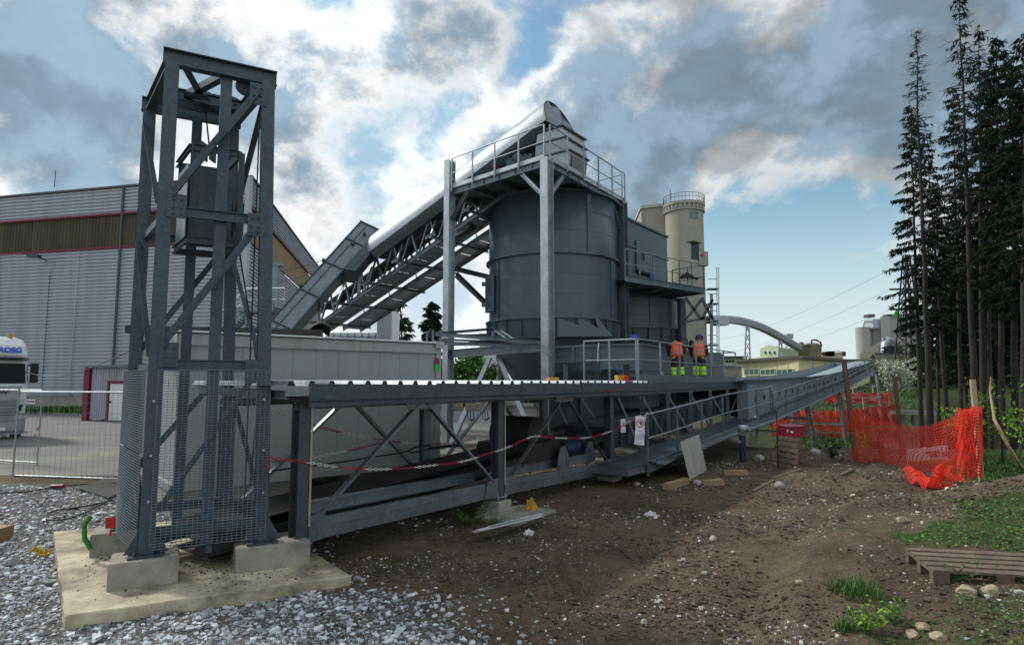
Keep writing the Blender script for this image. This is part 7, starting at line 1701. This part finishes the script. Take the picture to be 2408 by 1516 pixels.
# metal strips, rags, bags
def strip_(a, b, label):
    q = MB(); q.sweep(a, b, [(-.09, 0), (0, .0), (.0, .04), (.1, .04), (.1, .044), (-.004, .044), (-.004, .004), (-.09, .004)]); d = (b-a)
    for k in (.12, .5, .85): q.rod(a+d*k+UP*.038, a+d*k+UP*.05, .012, 6, m=1)
    return tag(q.build('metal_strip', [M['white_paint'], M['galv_dark']]), label, 'metal strip', 'metal strips on the footing slab')
a, b = G(1118, 1252, .02), G(1268, 1217, .02); strip_(a, b, 'bright folded metal strip lying in front on the footing slab'); strip_(a+Vector((.16, .2, .0)), b+Vector((.0, .12, .0)), 'duller metal strip lying just behind the bright one')
def lump(name, p, sx, sz, m, label, seed, cat):
    q = MB(); r = random.Random(seed); o = Vector((r.uniform(0, 9), r.uniform(0, 9), 0))
    def f_(u, v):
        g = u*math.tau; k = v*math.pi/2; d = Vector((math.cos(g)*math.cos(k), math.sin(g)*math.cos(k), math.sin(k))); w = 1+.55*mnoise.noise(d*2.3+o)+.35*mnoise.noise(d*6+o); return p+Vector((d.x*sx*w, d.y*sx*.8*w, d.z*sz*w-.01))
    q.grid(f_, 40, 14, sm=False); return tag(q.build(name, M[m]), label, cat)
lump('foam_lump', gp(100, 1306), .09, .07, 'yellow', 'torn yellow foam lump in the gravel left of the slab', 1, 'foam'); lump('foam_lump', gp(82, 1296)+UP*.0, .06, .06, 'yellow', 'smaller torn yellow foam piece beside the larger one', 2, 'foam')
lump('plastic_bag', gp(1248, 1206)+UP*.05, .1, .17, 'yellow', 'crumpled yellow plastic bag behind the metal strips', 3, 'bag'); lump('plastic_sheet', gp(1243, 1255), .08, .06, 'paper', 'crumpled clear-white plastic scrap right of the metal strips', 4, 'plastic'); lump('paper_sack', K(3.0, -1.3, .1), .35, .28, 'paper', 'white paper sack on the ground inside the canopy', 5, 'sack'); lump('paper_scrap', gp(1712, 1110), .05, .03, 'paper', 'white paper scrap on the soil by the lone timber', 6, 'scrap'); lump('plastic_scrap', gp(1530, 1210), .09, .06, 'paper', 'white and pink plastic scrap on the soil below the slab', 7, 'scrap'); lump('paper_scrap', K(W1*.0+WB-.3, .5, zw(WB-.3)+.02), .08, .06, 'paper', 'white crumpled paper on the walkway by the rail step', 8, 'scrap')
q = MB(); q.add([G(184, 1158, -.085), G(262, 1130, -.09), G(330, 1150, -.085), G(254, 1178, -.085)], [(0, 1, 2, 3)]); q.v = [(x, y, gz(x, y)+.03) for x, y, z in q.v]; t0 = list(q.v); q.add([(x, y, z+.02) for x, y, z in t0], [(0, 1, 2, 3)]); q.f += [(0, 1, 5, 4), (1, 2, 6, 5), (2, 3, 7, 6), (3, 0, 4, 7)]; q.m += [0]*4; q.smooth += [False]*4
tag(q.build('rubber_mat', M['rubber']), 'dark flat rubber mat on the gravel behind the slab', 'mat')
def cable(pts, r_, label, m='black'):
    ps = spl([gp(*p)+UP*.035 for p in pts], 6); q = MB(); q.tube(ps, r_, 6); return tag(q.build('power_cable', M[m]), label, 'cable')
cable([(-30, 1165), (60, 1160), (130, 1148), (200, 1142), (282, 1140)], .014, 'black power cable lying along the gravel with a red plug')
q = MB(); p = gp(136, 1148)+UP*.04; q.rod(p-Vector((.13, -.02, 0)), p+Vector((.05, -.01, .01)), .035, 10); q.rod(p+Vector((.05, -.01, .01)), p+Vector((.13, -.02, .01)), .04, 10); tag(q.build('plug_connector', M['crimson']), 'red plug connector on the black cable', 'plug')
cable([(275, 1172), (240, 1190), (190, 1215), (150, 1228), (112, 1228), (108, 1218), (130, 1205), (200, 1195), (265, 1180)], .013, 'looped black cable lying in the gravel behind the plinth')
q = MB(); c = BL-f*.2-l*.3; c.z = ZB+.14; q.plate([c+f*-.06-UP*.07, c+f*.06-UP*.07, c+f*.06+UP*.06, c-f*.06+UP*.06], .01); q.rod(c-UP*.09, c-UP*.16, .012, 6); tag(q.build('orange_tag', M['red_paint']), 'square orange-red marker standing on the rear plinth', 'marker')
q = MB(); q.tube([c-f*.22+UP*.1, c-f*.28+UP*.0, c-f*.27-UP*.16, c-f*.2-UP*.3], .028, 8); tag(q.build('green_hose', M['green_paint']), 'short green hose end hanging over the rear plinth', 'hose')
q = MB(); a = G(196, 1272, .004)
for i in range(5): q.box(a+f*.03*i*0+l*(.035*i)+f*.06+UP*.006, (.16, .022, .012), Matrix(((f.x, -f.y, 0), (f.y, f.x, 0), (0, 0, 1))))
q.box(a+f*.13+l*.07+UP*.006, (.03, .17, .0118), Matrix(((f.x, -f.y, 0), (f.y, f.x, 0), (0, 0, 1)))); tag(q.build('steel_comb', M['galv_light']), 'small comb shaped steel bracket lying on the slab', 'bracket')
q = MB(); q.bar(G(355, 1369, .008), G(420, 1362, .008), .015, .015); tag(q.build('steel_bar', M['black']), 'thin dark steel bar on the slab by the front plinth', 'bar')
# ================= chains and notices =================
def chain(pts, label, first=0, run=9, pitch=.052, rad=.005, wid=.0155):
    ps = spl([Vector(p) for p in pts], 16); out = [ps[0]]; acc = 0
    for a, b in zip(ps, ps[1:]):
        d = (b-a).length; k = pitch-acc
        while k <= d: out.append(a.lerp(b, k/d)); k += pitch
        acc = d-(k-pitch)
    q = MB()
    for i, (a, b) in enumerate(zip(out, out[1:])):
        d = (b-a).normalized(); s = d.cross(UP).normalized(); u = s.cross(d); w = s if i % 2 else u; c = (a+b)/2; L_ = pitch*.62
        loop = []
        for kx in range(10):
            g = math.tau*kx/10; loop.append(c+d*(L_*math.cos(g)*(1 if abs(math.cos(g)) > .5 else 1.1))+w*(wid*math.sin(g)))
        q.tube(loop, rad, 5, m=(i//run+first) % 2, closed=True)
    return tag(q.build('warning_chain', [M['chain_red'], M['chain_white']]), label, 'chain', 'red and white warning chains')
st_p = FR+nf*.09+f*.05; st_p = V(630, 1076, st_p, f)
near = [(714, 1086), (801, 1098), (881, 1103), (959, 1100), (1024, 1093), (1089, 1084), (1145, 1067), (1195, 1051), (1254, 1026), (1300, 1029), (1362, 1030), (1393, 1026), (1430, 1016), (1461, 1001), (1508, 975)]
chain([st_p]+[VK(a, b, .13) for a, b in near], 'nearest red and white chain sagging across the canopy bays')
q = MB(); q.tube([st_p+UP*.02, st_p-UP*.12+f*.01, st_p-UP*.13-f*.03, st_p-f*.03], .007, 5, closed=True); tag(q.build('chain_hook', M['chain_red']), 'red hook fixing the nearest chain to the tower', 'hook')
chain([VK(a, b, -1.92) for a, b in ((640, 963), (689, 983), (760, 1006), (804, 1016), (860, 1028), (909, 1035), (974, 1042), (1058, 1042), (1120, 1030))], 'upper rear chain hanging in front of the grey container', 1, 12, .058, .0066, .019)
chain([VK(a, b, -1.7) for a, b in ((640, 1084), (726, 1076), (804, 1062), (860, 1050), (906, 1036))], 'short rear chain rising to meet the upper one', 0, 12, .058, .0066, .019)
def notice(c, xd, w, h, label, bend=0.0, prohib=True, tilt=0.0):
    xd = Vector((xd.x, xd.y, tilt)).normalized(); ud = (UP-xd*UP.dot(xd)).normalized(); nn = xd.cross(ud)
    r = thing('notice_sign', c.to_tuple(), label, 'sign', 'paper notices on the chain'); q = MB(); q.grid(lambda u, v: c+xd*((u-.5)*w)+ud*((v-.5)*h)+nn*(bend*math.sin(math.pi*v)*math.cos(u*3)), 8, 8); q.build('sheet', M['paper'], r)
    fr_ = lambda x, y, e=.004: c+xd*x+ud*y+nn*e
    if prohib:
        R_ = w*.4; cy0 = h*.08; q = MB(); k = 40
        vs = [fr_(R_*math.cos(math.tau*i/k), cy0+R_*math.sin(math.tau*i/k)) for i in range(k)]+[fr_(R_*.8*math.cos(math.tau*i/k), cy0+R_*.8*math.sin(math.tau*i/k)) for i in range(k)]
        q.add(vs, [(i, (i+1) % k, k+(i+1) % k, k+i) for i in range(k)]); q.bar(fr_(-R_*.62, cy0+R_*.62, .007), fr_(R_*.62, cy0-R_*.62, .007), R_*.18, .001, nn); q.build('prohibition_ring', M['red_paint'], r)
        q = MB(); hx_ = R_*.18; q.add([fr_(hx_+R_*.22*x, cy0+R_*.3*y, .0055) for x, y in ((-.8, -1.2), (.6, -1.2), (1.0, -.2), (.9, .3), (-.9, .3), (-1.0, -.3))], [(0, 1, 2, 3, 4, 5)])
        for i in range(4): x = hx_+R_*(-.17+.115*i); q.bar(fr_(x, cy0+R_*.08, .0056), fr_(x+R_*(-.03+.03*i), cy0+R_*(.46+.06*(i in (1, 2))), .0056), R_*.09, .001, nn)
        q.bar(fr_(hx_+R_*.2, cy0-R_*.15, .0056), fr_(hx_+R_*.42, cy0+R_*.12, .0056), R_*.1, .001, nn); q.build('hand_symbol', M['ink'], r)
        lines = [(-.36, .5)]
    else: lines = [(.34, .7), (.2, .8), (.08, .75), (-.04, .5), (-.3, .45)]
    q = MB()
    for yy, ww in lines: q.bar(fr_(-w*ww/2, h*yy, bend+.006), fr_(w*ww/2, h*yy, bend+.006), h*.035, .001, nn)
    q.build('print_line', M['ink_grey'], r)
xs_ = Vector((.93, .36, 0))
notice(VK(1464.5, 1000, .1)-Vector((0, .05, 0)), Vector((.85, .5, 0)), .15, .31, 'smaller hand prohibition notice hanging on the chain', .006)
sgc = P(1505, 998, K(W0-.1, .92, 0).y-.06); notice(sgc, xs_, .235, .37, 'large red ringed hand prohibition notice on the rail end', .004, True, -.03)
notice(P(1504, 1030, K(W0-.1, .92, 0).y-.08), xs_, .27, .28, 'crumpled white paper notice below the large prohibition sign', .03, False, -.12)
# ================= nets =================
def net(name, S, nu, nv, wu, wv, m, label, sub=4, parent=None, cat='safety net', group='orange safety nets', th=0):
    # S(u,v) -> point; nu upright bands, nv level bands
    q = MB()
    e = 1e-3
    def band(along_u, k, w):
        n = (nv if not along_u else nu)*1
        pts = []
        steps = max(8, (nu if along_u else nv)*sub//4)
        for i in range(steps+1):
            t = i/steps; u, v = (t, k) if along_u else (k, t); pts.append((S(u, min(1, max(0, v-w))) if along_u else S(max(0, u-w), v), S(u, min(1, v+w)) if along_u else S(min(1, u+w), v)))
        o = len(q.v)
        for a, b in pts: q.v += [tuple(a), tuple(b)]
        for i in range(steps): q.f.append((o+2*i, o+2*i+2, o+2*i+3, o+2*i+1)); q.m.append(0); q.smooth.append(True)
    for i in range(nu+1): band(False, i/nu, wu)
    for j in range(nv+1): band(True, j/nv, wv)
    ob = q.build(name, M[m], parent)
    if parent is None: tag(ob, label, cat, group)
    return ob
def crv(tab, u): return ip1(tab, u)
topc = [(0, 962), (.12, 972), (.25, 986), (.4, 998), (.52, 1003), (.65, 999), (.8, 984), (.92, 966), (1, 957)]
botc = [(0, 1090), (.15, 1098), (.35, 1104), (.6, 1108), (.75, 1112), (.85, 1098), (1, 1075)]
def S_main(u, v):
    px = lerp(1997, 2288, u); Y = lerp(17.0, 13.0, u); y = lerp(crv(botc, u), crv(topc, u), v); p = P(px, y, Y)
    w = .5-abs(v-.5); k = .26*math.sin(u*9+v*3)*w+.13*math.sin(u*31+v*7)*w+.1*math.sin(u*17-v*11)*w; return p+Vector((k*.5, -k-.35*math.sin(math.pi*u)*math.sin(math.pi*v), .03*math.sin(u*23+v*9)*w))
net('safety_net', S_main, 50, 22, .0032, .0078, 'orange_net', 'large orange safety net sagging between two posts')
def S_fold(u, v):
    px = lerp(2250, 2308, u)+ (-14*(1-v)*(1-u)); y = lerp(1128-10*u, 958+4*math.sin(u*6), v); p = P(px, y, 12.75); k = .11*math.sin(u*19+v*2)+.04*math.sin(u*41+v*9); return p+Vector((k*.3, k-.05, 0))
net('safety_net', S_fold, 20, 24, .011, .0085, 'orange_net', 'bunched upright fold of orange net around the right post')
def S_heap(u, v):
    a = gp(2166, 1136); b = gp(2270, 1142); p = a.lerp(b, u)+Vector((.05, .75, 0))*v; z = .05+.2*math.sin(math.pi*v)*(.55+.45*math.sin(u*7+1))+.08*math.sin(u*16+v*7)+.05*math.sin(v*19)+.16*u*v; return Vector((p.x+.05*math.sin(v*13), p.y, gz(p.x, p.y)+max(.02, z)))
net('safety_net', S_heap, 26, 24, .008, .0085, 'orange_net', 'crumpled heap of orange net lying on the soil')
def stake(px, pyb, pyt, Y, w, label, dx=0, m='wood_post', d=None):
    b = P(px, 895, Y); b.z = gz(b.x, b.y)-.1 if pyb is None else P(px, pyb, Y).z; t = P(px+dx, pyt, Y); q = MB(); q.bar(b, t, w, d or w*.8, Vector((0, -1, 0))); return tag(q.build('wooden_post', M[m]), label, 'post', 'wooden net posts')
stake(2004, None, 851, 17.0, .12, 'tall leaning brown post at the left end of the orange net', -19, d=.05)
stake(2292, None, 892, 12.95, .1, 'pale stake holding the right end of the orange net', -5, 'wood_pale', .05)
stake(2112, None, 886, 22.5, .13, 'brown post standing alone behind the orange net', -8, d=.06)
stake(2066, None, 1012, 16.2, .1, 'thin stake hidden within the sagging orange net', 0, d=.05)
def S_far(p0, p1, y0a, y1a, y0b, y1b, Ya, Yb, ph):
    def f_(u, v): p = P(lerp(p0, p1, u), lerp(lerp(y0a, y0b, u), lerp(y1a, y1b, u), v)+1.6*math.sin(u*25+ph)*v, lerp(Ya, Yb, u)); return p+Vector((0, .12*math.sin(u*33+v*2+ph)+.07*math.sin(v*9+u*11), 0))
    return f_
net('safety_net', S_far(1812, 2000, 1036, 966, 1040, 965, 38, 36, 0), 80, 24, .0036, .012, 'orange_net', 'bright orange net fence behind the lattice trestle')
net('safety_net', S_far(2000, 2116, 1002, 962, 998, 950, 44, 42, 2), 60, 22, .005, .013, 'red_net', 'darker red net fence on the slope beyond the tall post')
net('safety_net', S_far(1938, 2098, 955, 924, 952, 922, 58, 55, 4), 70, 20, .0052, .016, 'red_net', 'farthest red net along the top of the embankment')
for i, (px, y0, y1, Y) in enumerate(((1832, 1040, 955, 37.9), (1884, 1035, 945, 37.4), (1965, 1042, 945, 36.5), (2030, 1000, 935, 43.4), (2090, 1000, 930, 42.4), (2005, 955, 905, 57), (2052, 955, 905, 56))):
    stake(px, y0, y1, Y, .1, ['far left stake of the bright orange net fence', 'stake of the bright net left of the lattice trestle', 'stake of the bright net right of the lattice trestle', 'left stake of the darker red net', 'right stake of the darker red net', 'left stake of the farthest red net', 'right stake of the farthest red net'][i], m='wood_pale')
for i, (a, b, Ya, Yb) in enumerate((((1818, 1013), (1998, 1018), 37.8, 35.8), ((1818, 1034), (1998, 1038), 37.8, 35.8), ((1972, 925), (1996, 945), 50, 48))):
    q = MB(); q.bar(P(*a, Ya), P(*b, Yb), .03, .11); tag(q.build('timber_rail', M['wood_pale']), ('upper timber rail across the bright orange net', 'lower timber rail across the bright orange net', 'loose board leaning on the embankment')[i], 'rail')
# sign behind the near net
def SB(u, v): return P(lerp(2133, 2229, u), lerp(lerp(1092, 1086, u), lerp(1056, 1047, u), v), lerp(16.0, 15.2, u))
sg = thing('banner_sign', SB(.5, 0).to_tuple(), 'pale builder sign board leaning behind the orange net', 'sign'); q = MB(); q.hexa([SB(0, 0), SB(1, 0), SB(1, 0)+Vector((0, .03, 0)), SB(0, 0)+Vector((0, .03, 0))], [SB(0, 1), SB(1, 1), SB(1, 1)+Vector((0, .03, 0)), SB(0, 1)+Vector((0, .03, 0))]); q.build('board', M['paper'], sg)
xd = (SB(1, .5)-SB(0, .5)).normalized(); text('lettering', 'BAUMEISTER', SB(.52, .58)-Vector((.0, .02, 0)), .175, M['ink'], sg, xd, bold=.003)
q = MB(); q.plate([SB(.02, .04)-Vector((0, .02, 0)), SB(.98, .04)-Vector((0, .02, 0)), SB(.98, .2)-Vector((0, .02, 0)), SB(.02, .2)-Vector((0, .02, 0))], .004); q.build('stripe', M['yellow'], sg)
q = MB(); p = P(2331, 1000, 60); q.tube([p+Vector((.35*math.cos(math.tau*i/16), 0, .35*math.sin(math.tau*i/16))) for i in range(16)], .09, 6, closed=True); q.rod(p-UP*2.8, p-UP*.3+Vector((0, .15, 0)), .05, 6); tag(q.build('lifebuoy', M['paper']), 'white lifebuoy on a stand across the pond', 'lifebuoy')
# ================= two workers =================
def skin(name, J, E, mat_, parent, sub=2):
    names = list(J); me = bpy.data.meshes.new(name); o0 = Vector(parent['_o']); me.from_pydata([tuple(Vector(J[k][0])) for k in names], [(names.index(a), names.index(b)) for a, b in E], []); o = bpy.data.objects.new(name, me); COL.objects.link(o); o.parent = parent
    md = o.modifiers.new('skin', 'SKIN'); md.use_smooth_shade = True
    for i, k in enumerate(names): sv = me.skin_vertices[0].data[i]; rr_ = J[k][1]; sv.radius = rr_ if isinstance(rr_, tuple) else (rr_, rr_); sv.use_root = (i == 0)
    ms = o.modifiers.new('sub', 'SUBSURF'); ms.levels = sub; ms.render_levels = sub; me.materials.append(mat_); o['_o'] = tuple(o0); return o
def worker(base, label, joints, trouser, lower, lower_z, helmet, yaw):
    root = thing('person', base.to_tuple(), label, 'person', 'workers on the platform'); root.rotation_euler.z = yaw; root.scale = (1.14, 1.1, 1.09); J = joints
    body = {k: J[k] for k in J}; E = [('pelvis', 'waist'), ('waist', 'chest'), ('chest', 'neck'), ('neck', 'head')]
    for s in 'LR': E += [('chest', 'sh'+s), ('sh'+s, 'el'+s), ('el'+s, 'wr'+s), ('pelvis', 'hip'+s), ('hip'+s, 'kn'+s), ('kn'+s, 'an'+s), ('an'+s, 'toe'+s)]
    skin('body', body, E, M['skin'], root)
    grow = lambda k, d: (J[k][0], tuple(q+d for q in (J[k][1] if isinstance(J[k][1], tuple) else (J[k][1],)*2)))
    skin('trousers', {'pelvis': grow('pelvis', .03), 'waist': (Vector(J['pelvis'][0]).lerp(Vector(J['waist'][0]), .4), (.15, .11)), 'hipL': grow('hipL', .03), 'hipR': grow('hipR', .03), 'knL': grow('knL', .03), 'knR': grow('knR', .03), 'anL': grow('anL', .035), 'anR': grow('anR', .035)}, [('pelvis', 'waist'), ('pelvis', 'hipL'), ('pelvis', 'hipR'), ('hipL', 'knL'), ('hipR', 'knR'), ('knL', 'anL'), ('knR', 'anR')], trouser, root)
    for s in 'LR':
        a, b = Vector(J['kn'+s][0]), Vector(J['an'+s][0]); st = Vector(J['hip'+s][0]).lerp(a, lower_z); ra = grow('kn'+s, .048)[1]; skin('hi_vis_leg', {'a': (st, ra), 'k': (a, ra), 'm': (a.lerp(b, .5), ra), 'b': (b+Vector((0, 0, .03)), grow('an'+s, .055)[1])}, [('a', 'k'), ('k', 'm'), ('m', 'b')], M['hivis'], root)
        c = a.lerp(b, .35); q = MB(); q.v = []; d = (b-a).normalized(); q.rod(c-d*.03, c+d*.03, ra[0]*1.02+.004, 14); o = q.build('reflective_band', M['vest_stripe'], root); o.location = o.location; 
        o.data.transform(Matrix.Translation(Vector(root['_o'])))
        t = Vector(J['toe'+s][0]); an = Vector(J['an'+s][0]); skin('boot', {'a': (an+Vector((0, -.03, -.01)), .055), 'b': (an.lerp(t, .5), .05), 'c': (t, .04)}, [('a', 'b'), ('b', 'c')], M['black'], root)
        skin('sleeve', {'a': grow('sh'+s, .02), 'b': grow('el'+s, .018), 'c': (Vector(J['el'+s][0]).lerp(Vector(J['wr'+s][0]), .9), .045)}, [('a', 'b'), ('b', 'c')], trouser, root)
        w = Vector(J['wr'+s][0]); dv_ = (w-Vector(J['el'+s][0])).normalized(); sd_ = dv_.cross(Vector((0, 1, 0))).normalized(); q = MB(); q.tube([w, w+dv_*.05, w+dv_*.09], .03, 8, rs=[.028, .038, .034])
        for i in range(4): o_ = sd_*(-.027+.018*i); L_ = (.07, .08, .075, .06)[i]; q.tube([w+dv_*.085+o_, w+dv_*(.085+L_*.5)+o_-Vector((0, 0, .006)), w+dv_*(.085+L_)+o_-Vector((0, 0, .022))], .009, 6, rs=[.0095, .0088, .007])
        q.tube([w+dv_*.03-sd_*.03, w+dv_*.06-sd_*.055, w+dv_*.09-sd_*.06], .01, 6, rs=[.012, .0105, .008]); o = q.build('hand', M['skin'], root); o.data.transform(Matrix.Translation(Vector(root['_o'])))
    vj = {'a': (Vector(J['pelvis'][0])+Vector((0, 0, -.06)), (.225, .17)), 'w': grow('waist', .07), 'c': grow('chest', .06), 'n': (Vector(J['chest'][0]).lerp(Vector(J['neck'][0]), .6), (.12, .085)), 'l': (Vector(J['chest'][0]).lerp(Vector(J['shL'][0]), .75), .098), 'r': (Vector(J['chest'][0]).lerp(Vector(J['shR'][0]), .75), .098)}
    skin('vest', vj, [('a', 'w'), ('w', 'c'), ('c', 'n'), ('c', 'l'), ('c', 'r')], M['vest'], root)
    axv = (Vector(J['chest'][0])-Vector(J['pelvis'][0])); 
    for t in (.14, .42):
        c = Vector(J['pelvis'][0])+axv*t; n1 = axv.normalized(); u1 = Vector((1, 0, 0)); v1 = n1.cross(u1); rx_ = .212-.012*t; ry_ = .165; q = MB(); vs = []
        for h in (-.025, .025):
            for i in range(28): g = math.tau*i/28; vs.append(c+n1*h+u1*(rx_*math.cos(g))+v1*(ry_*math.sin(g)))
        q.add(vs, [(i, (i+1) % 28, 28+(i+1) % 28, 28+i) for i in range(28)], 0, True); o = q.build('reflective_stripe', M['vest_stripe'], root); o.data.transform(Matrix.Translation(Vector(root['_o'])))
    h = Vector(J['head'][0]); hd2 = (h-Vector(J['neck'][0])).normalized(); fw = Vector((0, hd2.z, -hd2.y)) if hd2.y > 0 else Vector((0, 1, 0)); fw.normalize(); side = Vector((1, 0, 0)); q = MB()
    def hp2(u, v): g = u*math.tau; k = (v-.5)*math.pi; return h+side*(.076*math.cos(g)*math.cos(k))+fw*(.096*math.sin(g)*math.cos(k)+.0)+hd2*(.118*math.sin(k)+.02)
    q.grid(hp2, 22, 14); q.tube([h+fw*.09+hd2*.03, h+fw*.115-hd2*.01, h+fw*.09-hd2*.02], .014, 6)
    for s in (-1, 1): q.tube([h+side*(.076*s)+hd2*.03, h+side*(.09*s)+hd2*.01-fw*.01, h+side*(.076*s)-hd2*.02], .013, 6)
    o = q.build('face', M['skin'], root); o.data.transform(Matrix.Translation(Vector(root['_o'])))
    q = MB()
    for s in (-1, 1): q.rod(h+side*(.03*s)+fw*.086+hd2*.035, h+side*(.03*s)+fw*.095+hd2*.035, .011, 8)
    q.bar(h-side*.025+fw*.095-hd2*.05, h+side*.025+fw*.095-hd2*.05, .008, .008); o = q.build('eyes_and_mouth', M['hair'], root); o.data.transform(Matrix.Translation(Vector(root['_o'])))
    q = MB(); q.grid(lambda u, v: h+side*(.082*math.cos(u*math.tau)*math.cos(v*math.pi/2))+fw*(.1*math.sin(u*math.tau)*math.cos(v*math.pi/2)-.016)+hd2*(.125*math.sin(v*math.pi/2)-(.085 if math.sin(u*math.tau) < 0 else -.04)+.02), 22, 8); o = q.build('hair', M['hair'], root); o.data.transform(Matrix.Translation(Vector(root['_o'])))
    if helmet:
        q = MB(); q.grid(lambda u, v: h+side*(.118*math.cos(u*math.tau)*math.cos(v*math.pi/2))+fw*(.142*math.sin(u*math.tau)*math.cos(v*math.pi/2))+hd2*(.135*math.sin(v*math.pi/2)+.045), 26, 9)
        vs = []
        for k, e in ((1, 0), (1.17, -.012)):
            for i in range(26): g = math.tau*i/26; ex = 1.25 if (k > 1 and math.sin(g) > .3) else 1; vs.append(h+side*(.118*k*math.cos(g))+fw*(.142*k*ex*math.sin(g))+hd2*(.047+e))
        q.add(vs, [(i, (i+1) % 26, 26+(i+1) % 26, 26+i) for i in range(26)], 0, True); o = q.build('helmet', M['helmet'], root); o.data.transform(Matrix.Translation(Vector(root['_o'])))
    return root
bz_ = zE+.01
tb = thing('timber_beam', P(1612, 890, 23.4).to_tuple(), 'pale timber beam the two workers stand on', 'timber'); tbp0, tbp1 = P(1567, 889, 22.9), P(1658, 889, 23.1); tbp0.z = tbp1.z = zE+.08; q = MB(); q.bar(tbp0, tbp1, .3, .15); q.build('beam', M['timber_pale'], tb)
def joints(lean, bend1=False):
    hz_ = .80; ch = (0, lean*.62, hz_+.40); nk = (0, lean*.95, hz_+.54) ; hd = (.02, lean*1.25, hz_+.66)
    if bend1: ch = (0, .22, hz_+.42); nk = (.0, .36, hz_+.53); hd = (.0, .5, hz_+.53)
    J = {'pelvis': ((0, 0, hz_), (.15, .11)), 'waist': ((0, lean*.25, hz_+.17), (.14, .1)), 'chest': (ch, (.16, .11)), 'neck': (nk, .055), 'head': (hd, .07)}
    for s, k in (('L', -1), ('R', 1)):
        J['sh'+s] = ((k*.2, ch[1]+.03, ch[2]+.05), .06); J['el'+s] = ((k*.27, ch[1]+.1, ch[2]-.22), .045); J['wr'+s] = ((k*.2, ch[1]+.26, ch[2]-.38), .032)
        fwd = (.14 if (bend1 and k > 0) else 0); J['hip'+s] = ((k*.1, .01, hz_-.1), (.095, .095)); J['kn'+s] = ((k*.115, .05-fwd*.2, .43), .062); J['an'+s] = ((k*.12, -.02-fwd*.9, .08+fwd*.15), .045); J['toe'+s] = ((k*.13, .16-fwd*.7, .035), .035)
    return J
worker(Vector((P(1594, 895, 23.3).x, 23.3, bz_)), 'bent worker in orange vest, maroon trousers and yellow gaiters', joints(.3, True), M['maroon'], M['hivis'], .92, False, R(-8))
worker(Vector((P(1646, 895, 23.6).x, 23.6, bz_)), 'worker in blue helmet, orange vest and black-yellow trousers', joints(.22), M['black_cloth'], M['hivis'], .62, True, R(-14))
